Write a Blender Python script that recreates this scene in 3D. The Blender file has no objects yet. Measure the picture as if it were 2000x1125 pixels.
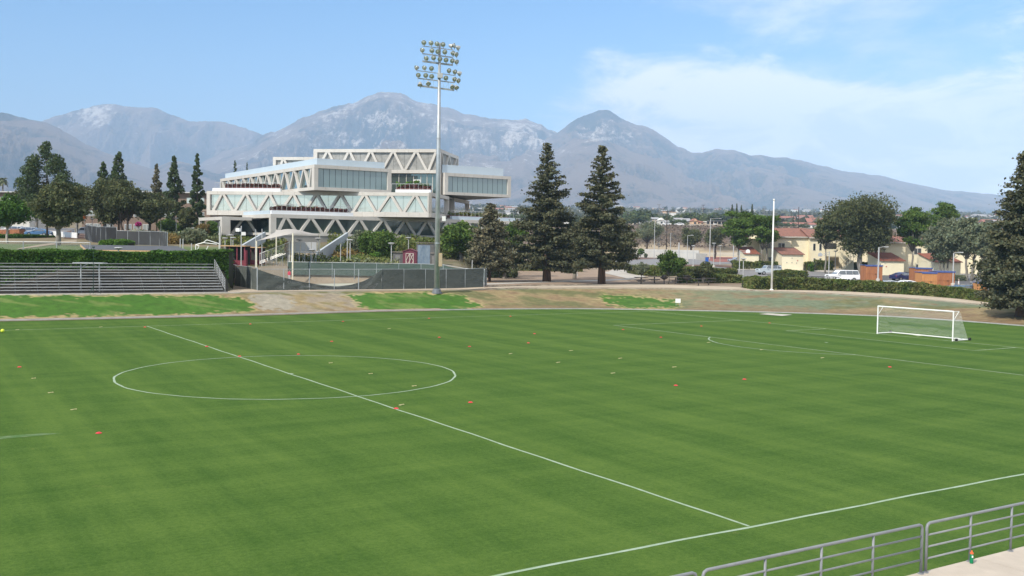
import bpy, math, random
import numpy as np
from mathutils import Vector, Matrix
R = math.radians
random.seed(7); rng = np.random.default_rng(11)
S = bpy.context.scene
COL = S.collection
# ------------------------------------------------------------------ camera
F, PITCH, ROLL, CAMH = 1961.3, -0.0433, 0.01523, 7.38
fw = Vector((0, math.cos(PITCH), math.sin(PITCH)))
up0 = Vector((0, -math.sin(PITCH), math.cos(PITCH)))
rt0 = Vector((1, 0, 0))
rt = rt0 * math.cos(ROLL) + up0 * math.sin(ROLL)
up = up0 * math.cos(ROLL) - rt0 * math.sin(ROLL)
cd = bpy.data.cameras.new('camera'); cam = bpy.data.objects.new('camera', cd); COL.objects.link(cam)
cd.sensor_width = 36; cd.lens = 36 * F / 2000; cd.clip_start = 0.5; cd.clip_end = 60000
m = Matrix.Identity(4)
for i in range(3):
    m[i][0] = rt[i]; m[i][1] = up[i]; m[i][2] = -fw[i]
m[2][3] = CAMH
cam.matrix_world = m
S.camera = cam
S.view_settings.view_transform = 'Standard'; S.view_settings.look = 'None'
S.view_settings.gamma = 1; S.view_settings.use_curve_mapping = False
S.view_settings.exposure = 0.27
S.cycles.volume_bounces = 1; S.cycles.max_bounces = 5; S.cycles.transparent_max_bounces = 12
S.cycles.diffuse_bounces = 3; S.cycles.glossy_bounces = 3; S.cycles.transmission_bounces = 4
# ------------------------------------------------------------------ sun and sky
SUN_AZ, SUN_EL = R(-42), R(42)          # azimuth from straight behind the camera, to the left
sd = Vector((math.sin(SUN_AZ) * math.cos(SUN_EL), -math.cos(SUN_AZ) * math.cos(SUN_EL), math.sin(SUN_EL)))
sl = bpy.data.lights.new('sun', 'SUN'); sl.energy = 4.3; sl.angle = R(1.2); sl.color = (1.0, 0.92, 0.80)
so = bpy.data.objects.new('sun', sl); COL.objects.link(so); so.location = (0, 0, 100)
so.rotation_euler = sd.to_track_quat('Z', 'Y').to_euler()
W = bpy.data.worlds.new('World'); S.world = W; W.use_nodes = True
nt = W.node_tree; N = nt.nodes; L = nt.links; N.clear()
def nd(nt, t, **k):
    n = nt.nodes.new(t)
    for a, b in k.items():
        if a.startswith('i_'): n.inputs[a[2:].replace('_', ' ')].default_value = b
        else: setattr(n, a, b)
    return n
def mth(nt, op, a, b=None, c=None, clamp=False):
    n = nt.nodes.new('ShaderNodeMath'); n.operation = op; n.use_clamp = clamp
    for i, v in enumerate((a, b, c)):
        if v is None: continue
        if isinstance(v, (int, float)): n.inputs[i].default_value = v
        else: nt.links.new(v, n.inputs[i])
    return n.outputs[0]
def mixc(nt, f, a, b, mode='MIX'):
    n = nt.nodes.new('ShaderNodeMix'); n.data_type = 'RGBA'; n.blend_type = mode
    for k, v in ((0, f), (6, a), (7, b)):
        if isinstance(v, (int, float)): n.inputs[k].default_value = v
        elif isinstance(v, (tuple, list)): n.inputs[k].default_value = (*v[:3], 1)
        else: nt.links.new(v, n.inputs[k])
    return n.outputs[2]
def smooth(nt, v, lo, hi, a=0., b=1.):
    n = nt.nodes.new('ShaderNodeMapRange'); n.interpolation_type = 'SMOOTHSTEP'; n.clamp = True
    nt.links.new(v, n.inputs[0])
    for i, x in enumerate((lo, hi, a, b)): n.inputs[i + 1].default_value = x
    return n.outputs[0]
sky = nd(nt, 'ShaderNodeTexSky', sky_type='NISHITA', sun_disc=False, sun_elevation=SUN_EL,
         sun_rotation=math.atan2(sd.x, sd.y), altitude=400, air_density=1.0, dust_density=.6, ozone_density=2.0)
tc = nd(nt, 'ShaderNodeTexCoord'); sx = nd(nt, 'ShaderNodeSeparateXYZ'); L.new(tc.outputs['Generated'], sx.inputs[0])
X_, Y_, Z_ = sx.outputs
zc = mth(nt, 'ADD', mth(nt, 'MAXIMUM', Z_, 0.0), 0.05)
cx = nd(nt, 'ShaderNodeCombineXYZ'); L.new(mth(nt, 'DIVIDE', X_, zc), cx.inputs[0]); L.new(mth(nt, 'DIVIDE', Y_, zc), cx.inputs[1])
def wnoise(vec, scale, det, rough, dist=0., sc=(1, 1, 1), off=(0, 0, 0)):
    mp = nd(nt, 'ShaderNodeMapping'); mp.inputs['Scale'].default_value = sc; mp.inputs['Location'].default_value = off
    L.new(vec, mp.inputs[0])
    n = nd(nt, 'ShaderNodeTexNoise'); L.new(mp.outputs[0], n.inputs['Vector'])
    n.inputs['Scale'].default_value = scale; n.inputs['Detail'].default_value = det
    n.inputs['Roughness'].default_value = rough; n.inputs['Distortion'].default_value = dist
    return n.outputs[0]
# cloud sheet: lies to the right (higher azimuth) and thins out upwards and to the left
az = mth(nt, 'ARCTAN2', X_, Y_)
n1 = wnoise(tc.outputs['Generated'], 3.1, 7, .55, .3, (1, 1, 3.2), (.35, .1, .2))
n2 = wnoise(tc.outputs['Generated'], 9, 9, .62, .6, (1, 1, 2.6), (1.7, .3, .9))
n3 = wnoise(cx.outputs[0], .8, 8, .6, .8, (1, .5, 1), (3.1, 4.2, 0))
sheet = mth(nt, 'ADD', mth(nt, 'SUBTRACT', n1, .5), mth(nt, 'MULTIPLY', mth(nt, 'SUBTRACT', n2, .5), .55))
azp = mth(nt, 'MAXIMUM', az, 0.)
inside = mth(nt, 'SUBTRACT', mth(nt, 'ADD', .128, mth(nt, 'MULTIPLY', azp, .20)), Z_)
score = mth(nt, 'ADD', mth(nt, 'MULTIPLY', inside, 3.2), mth(nt, 'MULTIPLY', sheet, 1.35))
score = mth(nt, 'ADD', score, smooth(nt, az, -.06, .10, -.42, 0.))
cover = smooth(nt, score, -.10, .24, 0, .92)
ridge2 = mth(nt, 'ADD', mth(nt, 'MULTIPLY', sheet, 1.3), mth(nt, 'MULTIPLY', mth(nt, 'SUBTRACT', Z_, .272), 5.))
ridge2 = mth(nt, 'ADD', ridge2, smooth(nt, mth(nt, 'ABSOLUTE', mth(nt, 'SUBTRACT', az, .27)), .04, .15, 0., -.5))
cover = mth(nt, 'MAXIMUM', cover, smooth(nt, ridge2, -.05, .22, 0, .8))
right = smooth(nt, az, -.08, .36, -.24, .22)
wisp = smooth(nt, mth(nt, 'ADD', n3, mth(nt, 'MULTIPLY', right, .3)), .54, .76, 0, .6)
cover = mth(nt, 'MAXIMUM', cover, wisp)
cover = mth(nt, 'MULTIPLY', cover, smooth(nt, Z_, -.02, .03))
base = mixc(nt, 1.0, sky.outputs[0], mixc(nt, smooth(nt, Z_, .0, .30), (.80, .96, 1.06), (.44, .86, 1.14)), 'MULTIPLY')
cl = mixc(nt, cover, base, mixc(nt, smooth(nt, mth(nt, 'ADD', n2, mth(nt, 'MULTIPLY', sheet, .5)), .38, .62), (6.5, 6.75, 7.2), (8.5, 8.3, 8.3)))
bg = nd(nt, 'ShaderNodeBackground'); bg.inputs[1].default_value = 0.14; L.new(cl, bg.inputs[0])
wo = nd(nt, 'ShaderNodeOutputWorld'); L.new(bg.outputs[0], wo.inputs[0])

# ------------------------------------------------------------------ pixel <-> place helpers
CAM = Vector((0, 0, CAMH))
def ray(px, py):
    return fw + rt * ((px - 1000) / F) + up * ((562.5 - py) / F)
def at_z(px, py, z):
    d = ray(px, py); return CAM + d * ((z - CAMH) / d.z)
def at_y(px, py, Y):
    d = ray(px, py); return CAM + d * (Y / d.y)
def proj(p):
    d = Vector(p) - CAM; z = d.dot(fw); return 1000 + F * d.dot(rt) / z, 562.5 - F * d.dot(up) / z
def az_px(px):                                   # X/Y of a picture column near the horizon
    p = at_y(px, 478, 100); return p.x / 100
# ------------------------------------------------------------------ terrain
LOWT = [(0, 627), (200, 623), (500, 616), (740, 608), (860, 606), (1000, 604), (1150, 603.5), (1300, 606), (1450, 609), (1600, 613), (1750, 619), (1900, 629), (2000, 637)]
TOPT = [(0, 577), (200, 575.5), (450, 573), (480, 571), (700, 568), (860, 567), (1000, 564), (1150, 563), (1300, 564), (1460, 568), (1600, 573), (1700, 579), (1800, 585), (1900, 594), (2000, 604)]
TZ = 1.8
TZP = ([0, 1450, 1750, 1900, 2100], [1.8, 1.8, 1.45, 1.2, 1.1])
la = np.array([at_z(a, b, 0).x / at_z(a, b, 0).y for a, b in LOWT]); ly = np.array([at_z(a, b, 0).y for a, b in LOWT])
tq = [at_z(a, b, np.interp(a, *TZP)) for a, b in TOPT]; ta = np.array([q.x / q.y for q in tq]); ty = np.array([q.y for q in tq])
tzA = np.array([at_z(a, 560, TZ).x / at_z(a, 560, TZ).y for a in TZP[0]])
tzf = lambda a: np.interp(a, tzA, TZP[1])
la = np.r_[-.9, la, .62, .9]; ly = np.r_[78, ly, 92, 66]; ta = np.r_[-.9, ta, .62, .9]; ty = np.r_[90, ty, 106, 80]
# smooth the curves
_aa = np.linspace(-.9, .9, 361)
def _sm(a, y):
    v = np.interp(_aa, a, y)
    k = np.hanning(15); k /= k.sum()
    return np.convolve(np.pad(v, 7, mode='edge'), k, 'valid')
_low, _top = _sm(la, ly), _sm(ta, ty)
lowY = lambda a: np.interp(a, _aa, _low)
topY = lambda a: np.interp(a, _aa, _top)
FAR = [(600, 19.5), (800, 24), (1000, 31), (1500, 54), (2000, 76), (3000, 116), (5000, 190), (9000, 330), (14000, 480)]
PL = [(0, 1.8), (102.5, 1.85), (107, 5.3), (112, 5.8), (150, 6.4), (180, 7.2), (200, 7.6), (250, 8.8), (400, 13)] + FAR
PM = [(0, 1.8), (126, 1.8), (132.6, 2.0), (134, 3.7), (150, 4.2), (160, 5.0), (174, 7.4), (181, 8.4), (230, 9), (400, 13)] + FAR
PR = [(0, 1.8), (155, 1.9), (170, 2.1), (195, 2.35), (215, 3.3), (260, 3.5), (315, 3.9), (340, 4.4), (365, 7), (430, 16.2), (480, 17.5)] + FAR
a_LM = (az_px(436), az_px(452)); a_MR = (az_px(890), az_px(955))
def _sst(x, a, b):
    t = np.clip((x - a) / (b - a), 0, 1); return t * t * (3 - 2 * t)
def hz(X, Y):
    X = np.asarray(X, float); Y = np.asarray(Y, float)
    r = np.hypot(X, Y); th = np.arctan2(X, np.maximum(Y, -1e9)); tc_ = np.clip(th, -.72, .72)
    a = np.tan(tc_); Ye = r * np.cos(tc_)
    lo, to = lowY(a), topY(a)
    f = lambda P: np.interp(Ye, [p[0] for p in P], [p[1] for p in P])
    wm = _sst(a, *a_LM); wr = _sst(a, *a_MR)
    Yl = Ye - np.clip(to - 97.7, 0, 14) * np.clip((134 - Ye) / 16, 0, 1); zl = np.interp(Yl, [p[0] for p in PL], [p[1] for p in PL])
    z = zl * (1 - wm) + f(PM) * wm * (1 - wr) + f(PR) * wr
    t = np.clip((Ye - lo) / (to - lo), 0, 1)
    t = .5 * t + .5 * t * t * (3 - 2 * t)
    und = (np.sin(X * .031 + 1) * np.cos(Y * .023) + .5 * np.sin(X * .011 + Y * .017)) * np.clip((Ye - 450) / 3000, 0, 1) * 5
    tz = tzf(a); z = z - (TZ - tz) * np.clip(1 - (Ye - to) / 45, 0, 1)
    return np.where(Ye < to, tz * t, z + und)
def gz(x, y): return float(hz(x, y))
def on(px, Y, dz=0.):                            # ground point below picture column px at depth Y
    X = az_px(px) * Y
    for _ in range(4):
        z = gz(X, Y); X += (px - proj((X, Y, z))[0]) * Y / F
    return Vector((X, Y, gz(X, Y) + dz))
def hit(px, py):                                 # ground point seen at a pixel
    d = ray(px, py); t0 = 20.
    t = t0; step = 1.
    while t < 14000:
        p = CAM + d * t
        if p.z < gz(p.x, p.y):
            lo_, hi_ = t - step, t
            for _ in range(20):
                mi = (lo_ + hi_) / 2; q = CAM + d * mi
                if q.z < gz(q.x, q.y): hi_ = mi
                else: lo_ = mi
            return CAM + d * hi_
        step = max(.5, t * .004); t += step
    return CAM + d * t
def zpx(px, py, Y): return at_y(px, py, Y).z
# ------------------------------------------------------------------ objects
ORG = {}
def tag(o, label=None, cat=None, group=None, kind=None):
    if label: o['label'] = label
    if cat: o['category'] = cat
    if group: o['group'] = group
    if kind: o['kind'] = kind
    return o
def thing(name, loc, label, cat, group=None, rz=0.):
    o = bpy.data.objects.new(name, None); COL.objects.link(o); o.location = loc; o.rotation_euler = (0, 0, rz)
    o.empty_display_size = .3
    ORG[o.name] = Vector(loc) if rz == 0 else None
    return tag(o, label, cat, group)
def addobj(name, me, parent=None, loc=None):
    o = bpy.data.objects.new(name, me); COL.objects.link(o)
    if parent is not None: o.parent = parent
    if loc is not None: o.location = loc
    return o
def copy_tree(o, parent=None):
    c = o.copy(); COL.objects.link(c)
    if parent is not None: c.parent = parent
    for ch in list(o.children): copy_tree(ch, c)
    return c
class MB:
    """collects shapes, then links them as ONE mesh object"""
    def __init__(s): s.v = []; s.f = []; s.m = []; s.mi = 0
    def add(s, vs, fs):
        b = len(s.v); s.v += [tuple(v) for v in vs]; s.f += [tuple(i + b for i in f) for f in fs]; s.m += [s.mi] * len(fs); return s
    def hexa(s, p):
        return s.add(p, [(0, 3, 2, 1), (4, 5, 6, 7), (0, 1, 5, 4), (1, 2, 6, 5), (2, 3, 7, 6), (3, 0, 4, 7)])
    def box(s, c, d, rz=0., M=None):
        x, y, z = d[0] / 2, d[1] / 2, d[2] / 2
        P = [Vector(q) for q in ((-x, -y, -z), (x, -y, -z), (x, y, -z), (-x, y, -z), (-x, -y, z), (x, -y, z), (x, y, z), (-x, y, z))]
        if rz: P = [Matrix.Rotation(rz, 3, 'Z') @ q for q in P]
        if M: P = [M @ q for q in P]
        return s.hexa([q + Vector(c) for q in P])
    def tube(s, a, b, r, r2=None, n=6, cap=True):
        a, b = Vector(a), Vector(b); d = (b - a)
        if d.length < 1e-6: return s
        d.normalize(); r2 = r if r2 is None else r2
        u = d.orthogonal().normalized(); w = d.cross(u)
        vs = [];
        for p, q in ((a, r), (b, r2)):
            for k in range(n):
                t = 2 * math.pi * k / n; vs.append(p + u * (q * math.cos(t)) + w * (q * math.sin(t)))
        fs = [(k, (k + 1) % n, n + (k + 1) % n, n + k) for k in range(n)]
        if cap: fs += [tuple(range(n - 1, -1, -1)), tuple(range(n, 2 * n))]
        return s.add(vs, fs)
    def path(s, pts, r, n=6, closed=False):
        pts = [Vector(p) for p in pts]; m_ = len(pts); vs = []; fs = []
        rr = r if isinstance(r, (list, tuple)) else [r] * m_
        prev = None
        for i, p in enumerate(pts):
            if closed: d = pts[(i + 1) % m_] - pts[i - 1]
            else: d = pts[min(i + 1, m_ - 1)] - pts[max(i - 1, 0)]
            d.normalize()
            u = d.orthogonal().normalized() if prev is None else (prev - d * prev.dot(d)).normalized()
            prev = u; w = d.cross(u)
            for k in range(n):
                t = 2 * math.pi * k / n; vs.append(p + u * (rr[i] * math.cos(t)) + w * (rr[i] * math.sin(t)))
        for i in range(m_ if closed else m_ - 1):
            j = (i + 1) % m_
            fs += [(i * n + k, i * n + (k + 1) % n, j * n + (k + 1) % n, j * n + k) for k in range(n)]
        if not closed: fs += [tuple(range(n - 1, -1, -1)), tuple(range((m_ - 1) * n, m_ * n))]
        return s.add(vs, fs)
    def lathe(s, prof, c=(0, 0, 0), n=10, M=None):
        vs = []; c = Vector(c)
        for r, z in prof:
            for k in range(n):
                t = 2 * math.pi * k / n; q = Vector((r * math.cos(t), r * math.sin(t), z))
                if M: q = M @ q
                vs.append(q + c)
        fs = []
        for i in range(len(prof) - 1):
            fs += [(i * n + k, i * n + (k + 1) % n, (i + 1) * n + (k + 1) % n, (i + 1) * n + k) for k in range(n)]
        fs += [tuple(range(n - 1, -1, -1)), tuple(range((len(prof) - 1) * n, len(prof) * n))]
        return s.add(vs, fs)
    def ext(s, poly, h0, h1, fn):                 # polygon extruded: fn(u, w, h) -> point
        n = len(poly); vs = [fn(u, w, h0) for u, w in poly] + [fn(u, w, h1) for u, w in poly]
        fs = [tuple(range(n - 1, -1, -1)), tuple(range(n, 2 * n))] + [(k, (k + 1) % n, n + (k + 1) % n, n + k) for k in range(n)]
        return s.add(vs, fs)
    def build(s, name, mat, parent=None, world=False, smooth=False, loc=None, **kw):
        me = bpy.data.meshes.new(name)
        off = Vector((0, 0, 0))
        if world and parent is not None: off = ORG[parent.name]
        if loc is not None: off = Vector(loc)
        me.from_pydata([(v[0] - off[0], v[1] - off[1], v[2] - off[2]) for v in s.v], [], s.f)
        ms = mat if isinstance(mat, (list, tuple)) else [mat]
        for q in ms: me.materials.append(q)
        if len(ms) > 1: me.polygons.foreach_set('material_index', s.m)
        if smooth: me.shade_smooth()
        me.update()
        o = bpy.data.objects.new(name, me); COL.objects.link(o)
        if parent is not None: o.parent = parent; ORG[o.name] = off
        elif loc is not None: o.location = loc
        if kw: tag(o, **kw)
        return o
def npmesh(name, V, Fq, mat, col=None, smooth=False):
    me = bpy.data.meshes.new(name); V = np.asarray(V, np.float32); Fq = np.asarray(Fq, np.int32); k = Fq.shape[1]
    me.vertices.add(len(V)); me.vertices.foreach_set('co', V.ravel())
    me.loops.add(Fq.size); me.loops.foreach_set('vertex_index', Fq.ravel())
    me.polygons.add(len(Fq)); me.polygons.foreach_set('loop_start', np.arange(0, Fq.size, k, dtype=np.int32))
    me.polygons.foreach_set('loop_total', np.full(len(Fq), k, np.int32))
    if col is not None:
        at = me.color_attributes.new('tint', 'FLOAT_COLOR', 'POINT')
        c = np.ones((len(V), 4), np.float32); c[:, :3] = col; at.data.foreach_set('color', c.ravel())
    me.update(calc_edges=True); me.validate()
    if smooth: me.shade_smooth()
    me.materials.append(mat)
    return me
# ------------------------------------------------------------------ python noise
def _h(ix, iy, s):
    n = (ix.astype(np.int64) * 374761393 + iy.astype(np.int64) * 668265263 + s * 1442695041) & 0x7fffffff
    n = ((n ^ (n >> 13)) * 1274126177) & 0x7fffffff
    return ((n ^ (n >> 16)) & 0xffff) / 65535.
def vnoise(x, y, s=0):
    ix = np.floor(x); iy = np.floor(y); fx = x - ix; fy = y - iy
    fx = fx * fx * (3 - 2 * fx); fy = fy * fy * (3 - 2 * fy)
    a = _h(ix, iy, s); b = _h(ix + 1, iy, s); c = _h(ix, iy + 1, s); d = _h(ix + 1, iy + 1, s)
    return (a * (1 - fx) + b * fx) * (1 - fy) + (c * (1 - fx) + d * fx) * fy
def fbm(x, y, o=5, s=0, g=.5, ridged=False):
    v = 0; a = 1; t = 0
    for k in range(o):
        n = vnoise(x * 2 ** k + 17.3 * k, y * 2 ** k - 9.1 * k, s + k)
        if ridged: n = 1 - abs(2 * n - 1)
        v = v + n * a; t += a; a *= g
    return v / t
# ------------------------------------------------------------------ materials
def newmat(name):
    m = bpy.data.materials.new(name); m.use_nodes = True; nt = m.node_tree
    b = nt.nodes['Principled BSDF']; return m, nt, b
def tnoise(nt, scale, det=4, rough=.55, sc=(1, 1, 1), coord='Object', dist=0.):
    t = nt.nodes.new('ShaderNodeTexCoord'); mp = nt.nodes.new('ShaderNodeMapping'); mp.inputs['Scale'].default_value = sc
    nt.links.new(t.outputs[coord], mp.inputs[0]); n = nt.nodes.new('ShaderNodeTexNoise')
    nt.links.new(mp.outputs[0], n.inputs['Vector']); n.inputs['Scale'].default_value = scale
    n.inputs['Detail'].default_value = det; n.inputs['Roughness'].default_value = rough; n.inputs['Distortion'].default_value = dist
    return n.outputs[0]
def bump(nt, b, h, st, dist):
    n = nt.nodes.new('ShaderNodeBump'); n.inputs['Strength'].default_value = st; n.inputs['Distance'].default_value = dist
    nt.links.new(h, n.inputs['Height']); nt.links.new(n.outputs[0], b.inputs['Normal'])
_mc = {}
def M(name, c, c2=None, scale=2., rough=.7, metal=0., bmp=0., bd=.02, spec=.4, sc=(1, 1, 1), lo=.35, hi=.65):
    if name in _mc: return _mc[name]
    m, nt, b = newmat(name)
    if c2 is None: c2 = tuple(x * .82 for x in c)
    n = tnoise(nt, scale, 5, .6, sc)
    n2 = tnoise(nt, scale * 6.3, 4, .6, sc)
    f = smooth(nt, mth(nt, 'ADD', mth(nt, 'MULTIPLY', n, .7), mth(nt, 'MULTIPLY', n2, .3)), lo, hi)
    nt.links.new(mixc(nt, f, c, c2), b.inputs['Base Color'])
    b.inputs['Roughness'].default_value = rough; b.inputs['Metallic'].default_value = metal
    b.inputs['Specular IOR Level'].default_value = spec
    if bmp: bump(nt, b, n2, bmp, bd)
    _mc[name] = m; return m
def leafmat(name, c, c2, trans=.25, rough=.6):
    if name in _mc: return _mc[name]
    m, nt, b = newmat(name)
    at = nt.nodes.new('ShaderNodeVertexColor'); at.layer_name = 'tint'
    n = tnoise(nt, 1.1, 3)
    cc = mixc(nt, 1., mixc(nt, smooth(nt, n, .3, .7), c, c2), at.outputs[0], 'MULTIPLY')
    nt.links.new(cc, b.inputs['Base Color']); b.inputs['Roughness'].default_value = rough; b.inputs['Specular IOR Level'].default_value = .08
    tr = nt.nodes.new('ShaderNodeBsdfTranslucent'); nt.links.new(cc, tr.inputs[0])
    mx = nt.nodes.new('ShaderNodeMixShader'); mx.inputs[0].default_value = trans
    nt.links.new(b.outputs[0], mx.inputs[1]); nt.links.new(tr.outputs[0], mx.inputs[2])
    nt.links.new(mx.outputs[0], nt.nodes['Material Output'].inputs[0])
    _mc[name] = m; return m
def attrmat(name, rough=.9, nscale=3., amt=.35, bmp=.3, bd=.05, n2=40.):
    m, nt, b = newmat(name)
    at = nt.nodes.new('ShaderNodeVertexColor'); at.layer_name = 'tint'
    n = tnoise(nt, nscale, 6, .65); q = tnoise(nt, n2, 3, .6)
    k = mth(nt, 'ADD', mth(nt, 'MULTIPLY', n, .6), mth(nt, 'MULTIPLY', q, .4))
    g = smooth(nt, k, .25, .75, 1 - amt, 1 + amt)
    cc = nt.nodes.new('ShaderNodeVectorMath'); cc.operation = 'SCALE'; nt.links.new(at.outputs[0], cc.inputs[0]); nt.links.new(g, cc.inputs[3])
    nt.links.new(cc.outputs[0], b.inputs['Base Color']); b.inputs['Roughness'].default_value = rough; b.inputs['Specular IOR Level'].default_value = .15
    if bmp: bump(nt, b, k, bmp, bd)
    return m
# ------------------------------------------------------------------ ground: playing field, bank, far land
YAW, CU, CV = .5679, -19.57, 53.42
cy_, sy_ = math.cos(YAW), math.sin(YAW)
def fld(u, v): return ((u - CU) * cy_ + (v - CV) * sy_, (u - CU) * sy_ - (v - CV) * cy_)
def rad_cols():
    a = np.concatenate([np.linspace(-math.pi, -1.0, 26)[:-1], np.linspace(-1.0, -.62, 20)[:-1], np.linspace(-.62, .62, 560), np.linspace(.62, 1.0, 20)[1:], np.linspace(1.0, math.pi, 26)[1:]])
    return a
TH = rad_cols(); THc = np.clip(TH, -.72, .72); AC = np.tan(THc); RS = 1 / np.cos(THc)
LO, TO = lowY(AC) * RS, topY(AC) * RS
def gridmesh(name, RR, mat, colf=None, xf=None):
    nc, nr = RR.shape
    X = RR * np.sin(TH)[:, None]; Y = RR * np.cos(TH)[:, None]; Z = hz(X, Y)
    V = np.stack([X, Y, Z], -1).reshape(-1, 3)
    i, j = np.meshgrid(np.arange(nc - 1), np.arange(nr - 1), indexing='ij')
    a = (i * nr + j).ravel(); Fq = np.stack([a, a + nr, a + nr + 1, a + 1], 1)[:, ::-1]
    Fq = Fq[:, ::-1] if False else Fq
    col = colf(X, Y, Z).reshape(-1, 3) if colf else None
    if xf is not None: V = xf(V)
    return npmesh(name, V, Fq, mat, col, smooth=True)
# --- turf material in pitch coordinates
def turfmat():
    m, nt, b = newmat('mown_turf')
    t = nt.nodes.new('ShaderNodeTexCoord'); s = nt.nodes.new('ShaderNodeSeparateXYZ'); nt.links.new(t.outputs['Object'], s.inputs[0])
    def band(o, per, ph, wob):
        v = mth(nt, 'ADD', mth(nt, 'MULTIPLY', o, 2 * math.pi / per), ph)
        v = mth(nt, 'ADD', v, mth(nt, 'MULTIPLY', wob, 1.6))
        return mth(nt, 'SINE', v)
    wob = tnoise(nt, .06, 2)
    b1 = smooth(nt, band(s.outputs[0], 4.6, 0., wob), -.7, .7, -1, 1)
    b2 = smooth(nt, band(s.outputs[1], 3.4, 1., wob), -.8, .8, -1, 1)
    b3 = band(s.outputs[0], 1.15, .4, wob)
    pat = smooth(nt, tnoise(nt, .03, 2), .40, .60)                     # where which mowing direction shows
    big = tnoise(nt, .05, 3, .5); mid = tnoise(nt, .35, 5, .6)
    st1 = tnoise(nt, 1.6, 5, .7, (1, .13, 1)); st2 = tnoise(nt, 1.3, 5, .7, (.12, 1, 1)); fine = tnoise(nt, 7, 4, .8); vf = tnoise(nt, 26, 3, .8)
    c0 = lambda x, a: mth(nt, 'MULTIPLY', mth(nt, 'SUBTRACT', x, .5), a)
    k = mth(nt, 'ADD', mth(nt, 'MULTIPLY', b1, mth(nt, 'ADD', mth(nt, 'MULTIPLY', pat, .08), .05)), mth(nt, 'MULTIPLY', b2, mth(nt, 'SUBTRACT', .07, mth(nt, 'MULTIPLY', pat, .05))))
    for q in (mth(nt, 'MULTIPLY', b3, .035), c0(big, .40), c0(mid, .35), c0(st1, .75), c0(st2, .7), c0(fine, 1.5), c0(vf, 1.5), .5): k = mth(nt, 'ADD', k, q)
    k = mth(nt, 'MAXIMUM', mth(nt, 'MINIMUM', k, 1.), 0.)
    c = mixc(nt, k, (.032, .079, .013), (.095, .156, .031))
    dry = smooth(nt, mth(nt, 'ADD', tnoise(nt, .9, 6, .7), mth(nt, 'MULTIPLY', vf, .12)), .70, .82, 0, .45)
    c = mixc(nt, dry, c, (.16, .17, .055))
    nt.links.new(c, b.inputs['Base Color']); b.inputs['Roughness'].default_value = .95; b.inputs['Specular IOR Level'].default_value = .05
    bump(nt, b, mth(nt, 'ADD', fine, vf), .5, .03)
    return m
TURF = turfmat()
inv = lambda V: np.stack([V[:, 0] * cy_ + V[:, 1] * sy_ + CU, V[:, 0] * sy_ - V[:, 1] * cy_ + CV, -V[:, 2]], 1)
t = np.r_[0, np.linspace(.02, 1, 40)]
RF = (4 + (LO[:, None] - 4) * t[None, :])
me = gridmesh('playing_field', RF, TURF, xf=inv)
me.flip_normals()
pf = addobj('playing_field', me); tag(pf, kind='structure')
mm = Matrix(((cy_, sy_, 0, fld(0, 0)[0]), (sy_, -cy_, 0, fld(0, 0)[1]), (0, 0, -1, 0), (0, 0, 0, 1)))
pf.matrix_world = mm
# --- bank
TANCOL = {'tan': (.27, .205, .11), 'grn': (.045, .118, .014), 'oliv': (.125, .125, .055), 'grey': (.27, .25, .20), 'brn': (.19, .13, .075), 'blu': (.13, .165, .105), 'yel': (.42, .36, .16)}
def P_(pts):                                        # picture outline -> ground outline, as azimuth / slope fraction
    out = []
    for a, b in pts:
        p = hit(a, b); A = p.x / p.y; out.append((A, (p.y - lowY(A)) / (topY(A) - lowY(A))))
    return out
def inpoly(A, T, poly):
    ins = np.zeros(A.shape, bool); n = len(poly)
    for i in range(n):
        x1, y1 = poly[i]; x2, y2 = poly[(i + 1) % n]
        c = ((y1 > T) != (y2 > T)) & (A < (x2 - x1) * (T - y1) / (y2 - y1 + 1e-12) + x1)
        ins ^= c
    return ins
G1 = P_([(-400, 625), (-400, 580), (0, 579), (250, 578), (430, 578), (470, 584), (492, 597), (500, 607), (430, 611), (300, 614), (0, 620)])
G2 = P_([(676, 577), (760, 571.5), (830, 571), (846, 574), (905, 580), (925, 590), (942, 600), (905, 604), (735, 606), (705, 595), (692, 583)])
G3 = P_([(1174, 576), (1200, 579), (1260, 581), (1316, 587), (1330, 597), (1310, 601), (1215, 601), (1190, 592), (1180, 583)])
W1 = P_([(485, 575), (540, 573), (562, 583), (575, 596), (560, 607), (515, 604), (498, 590)])
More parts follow.
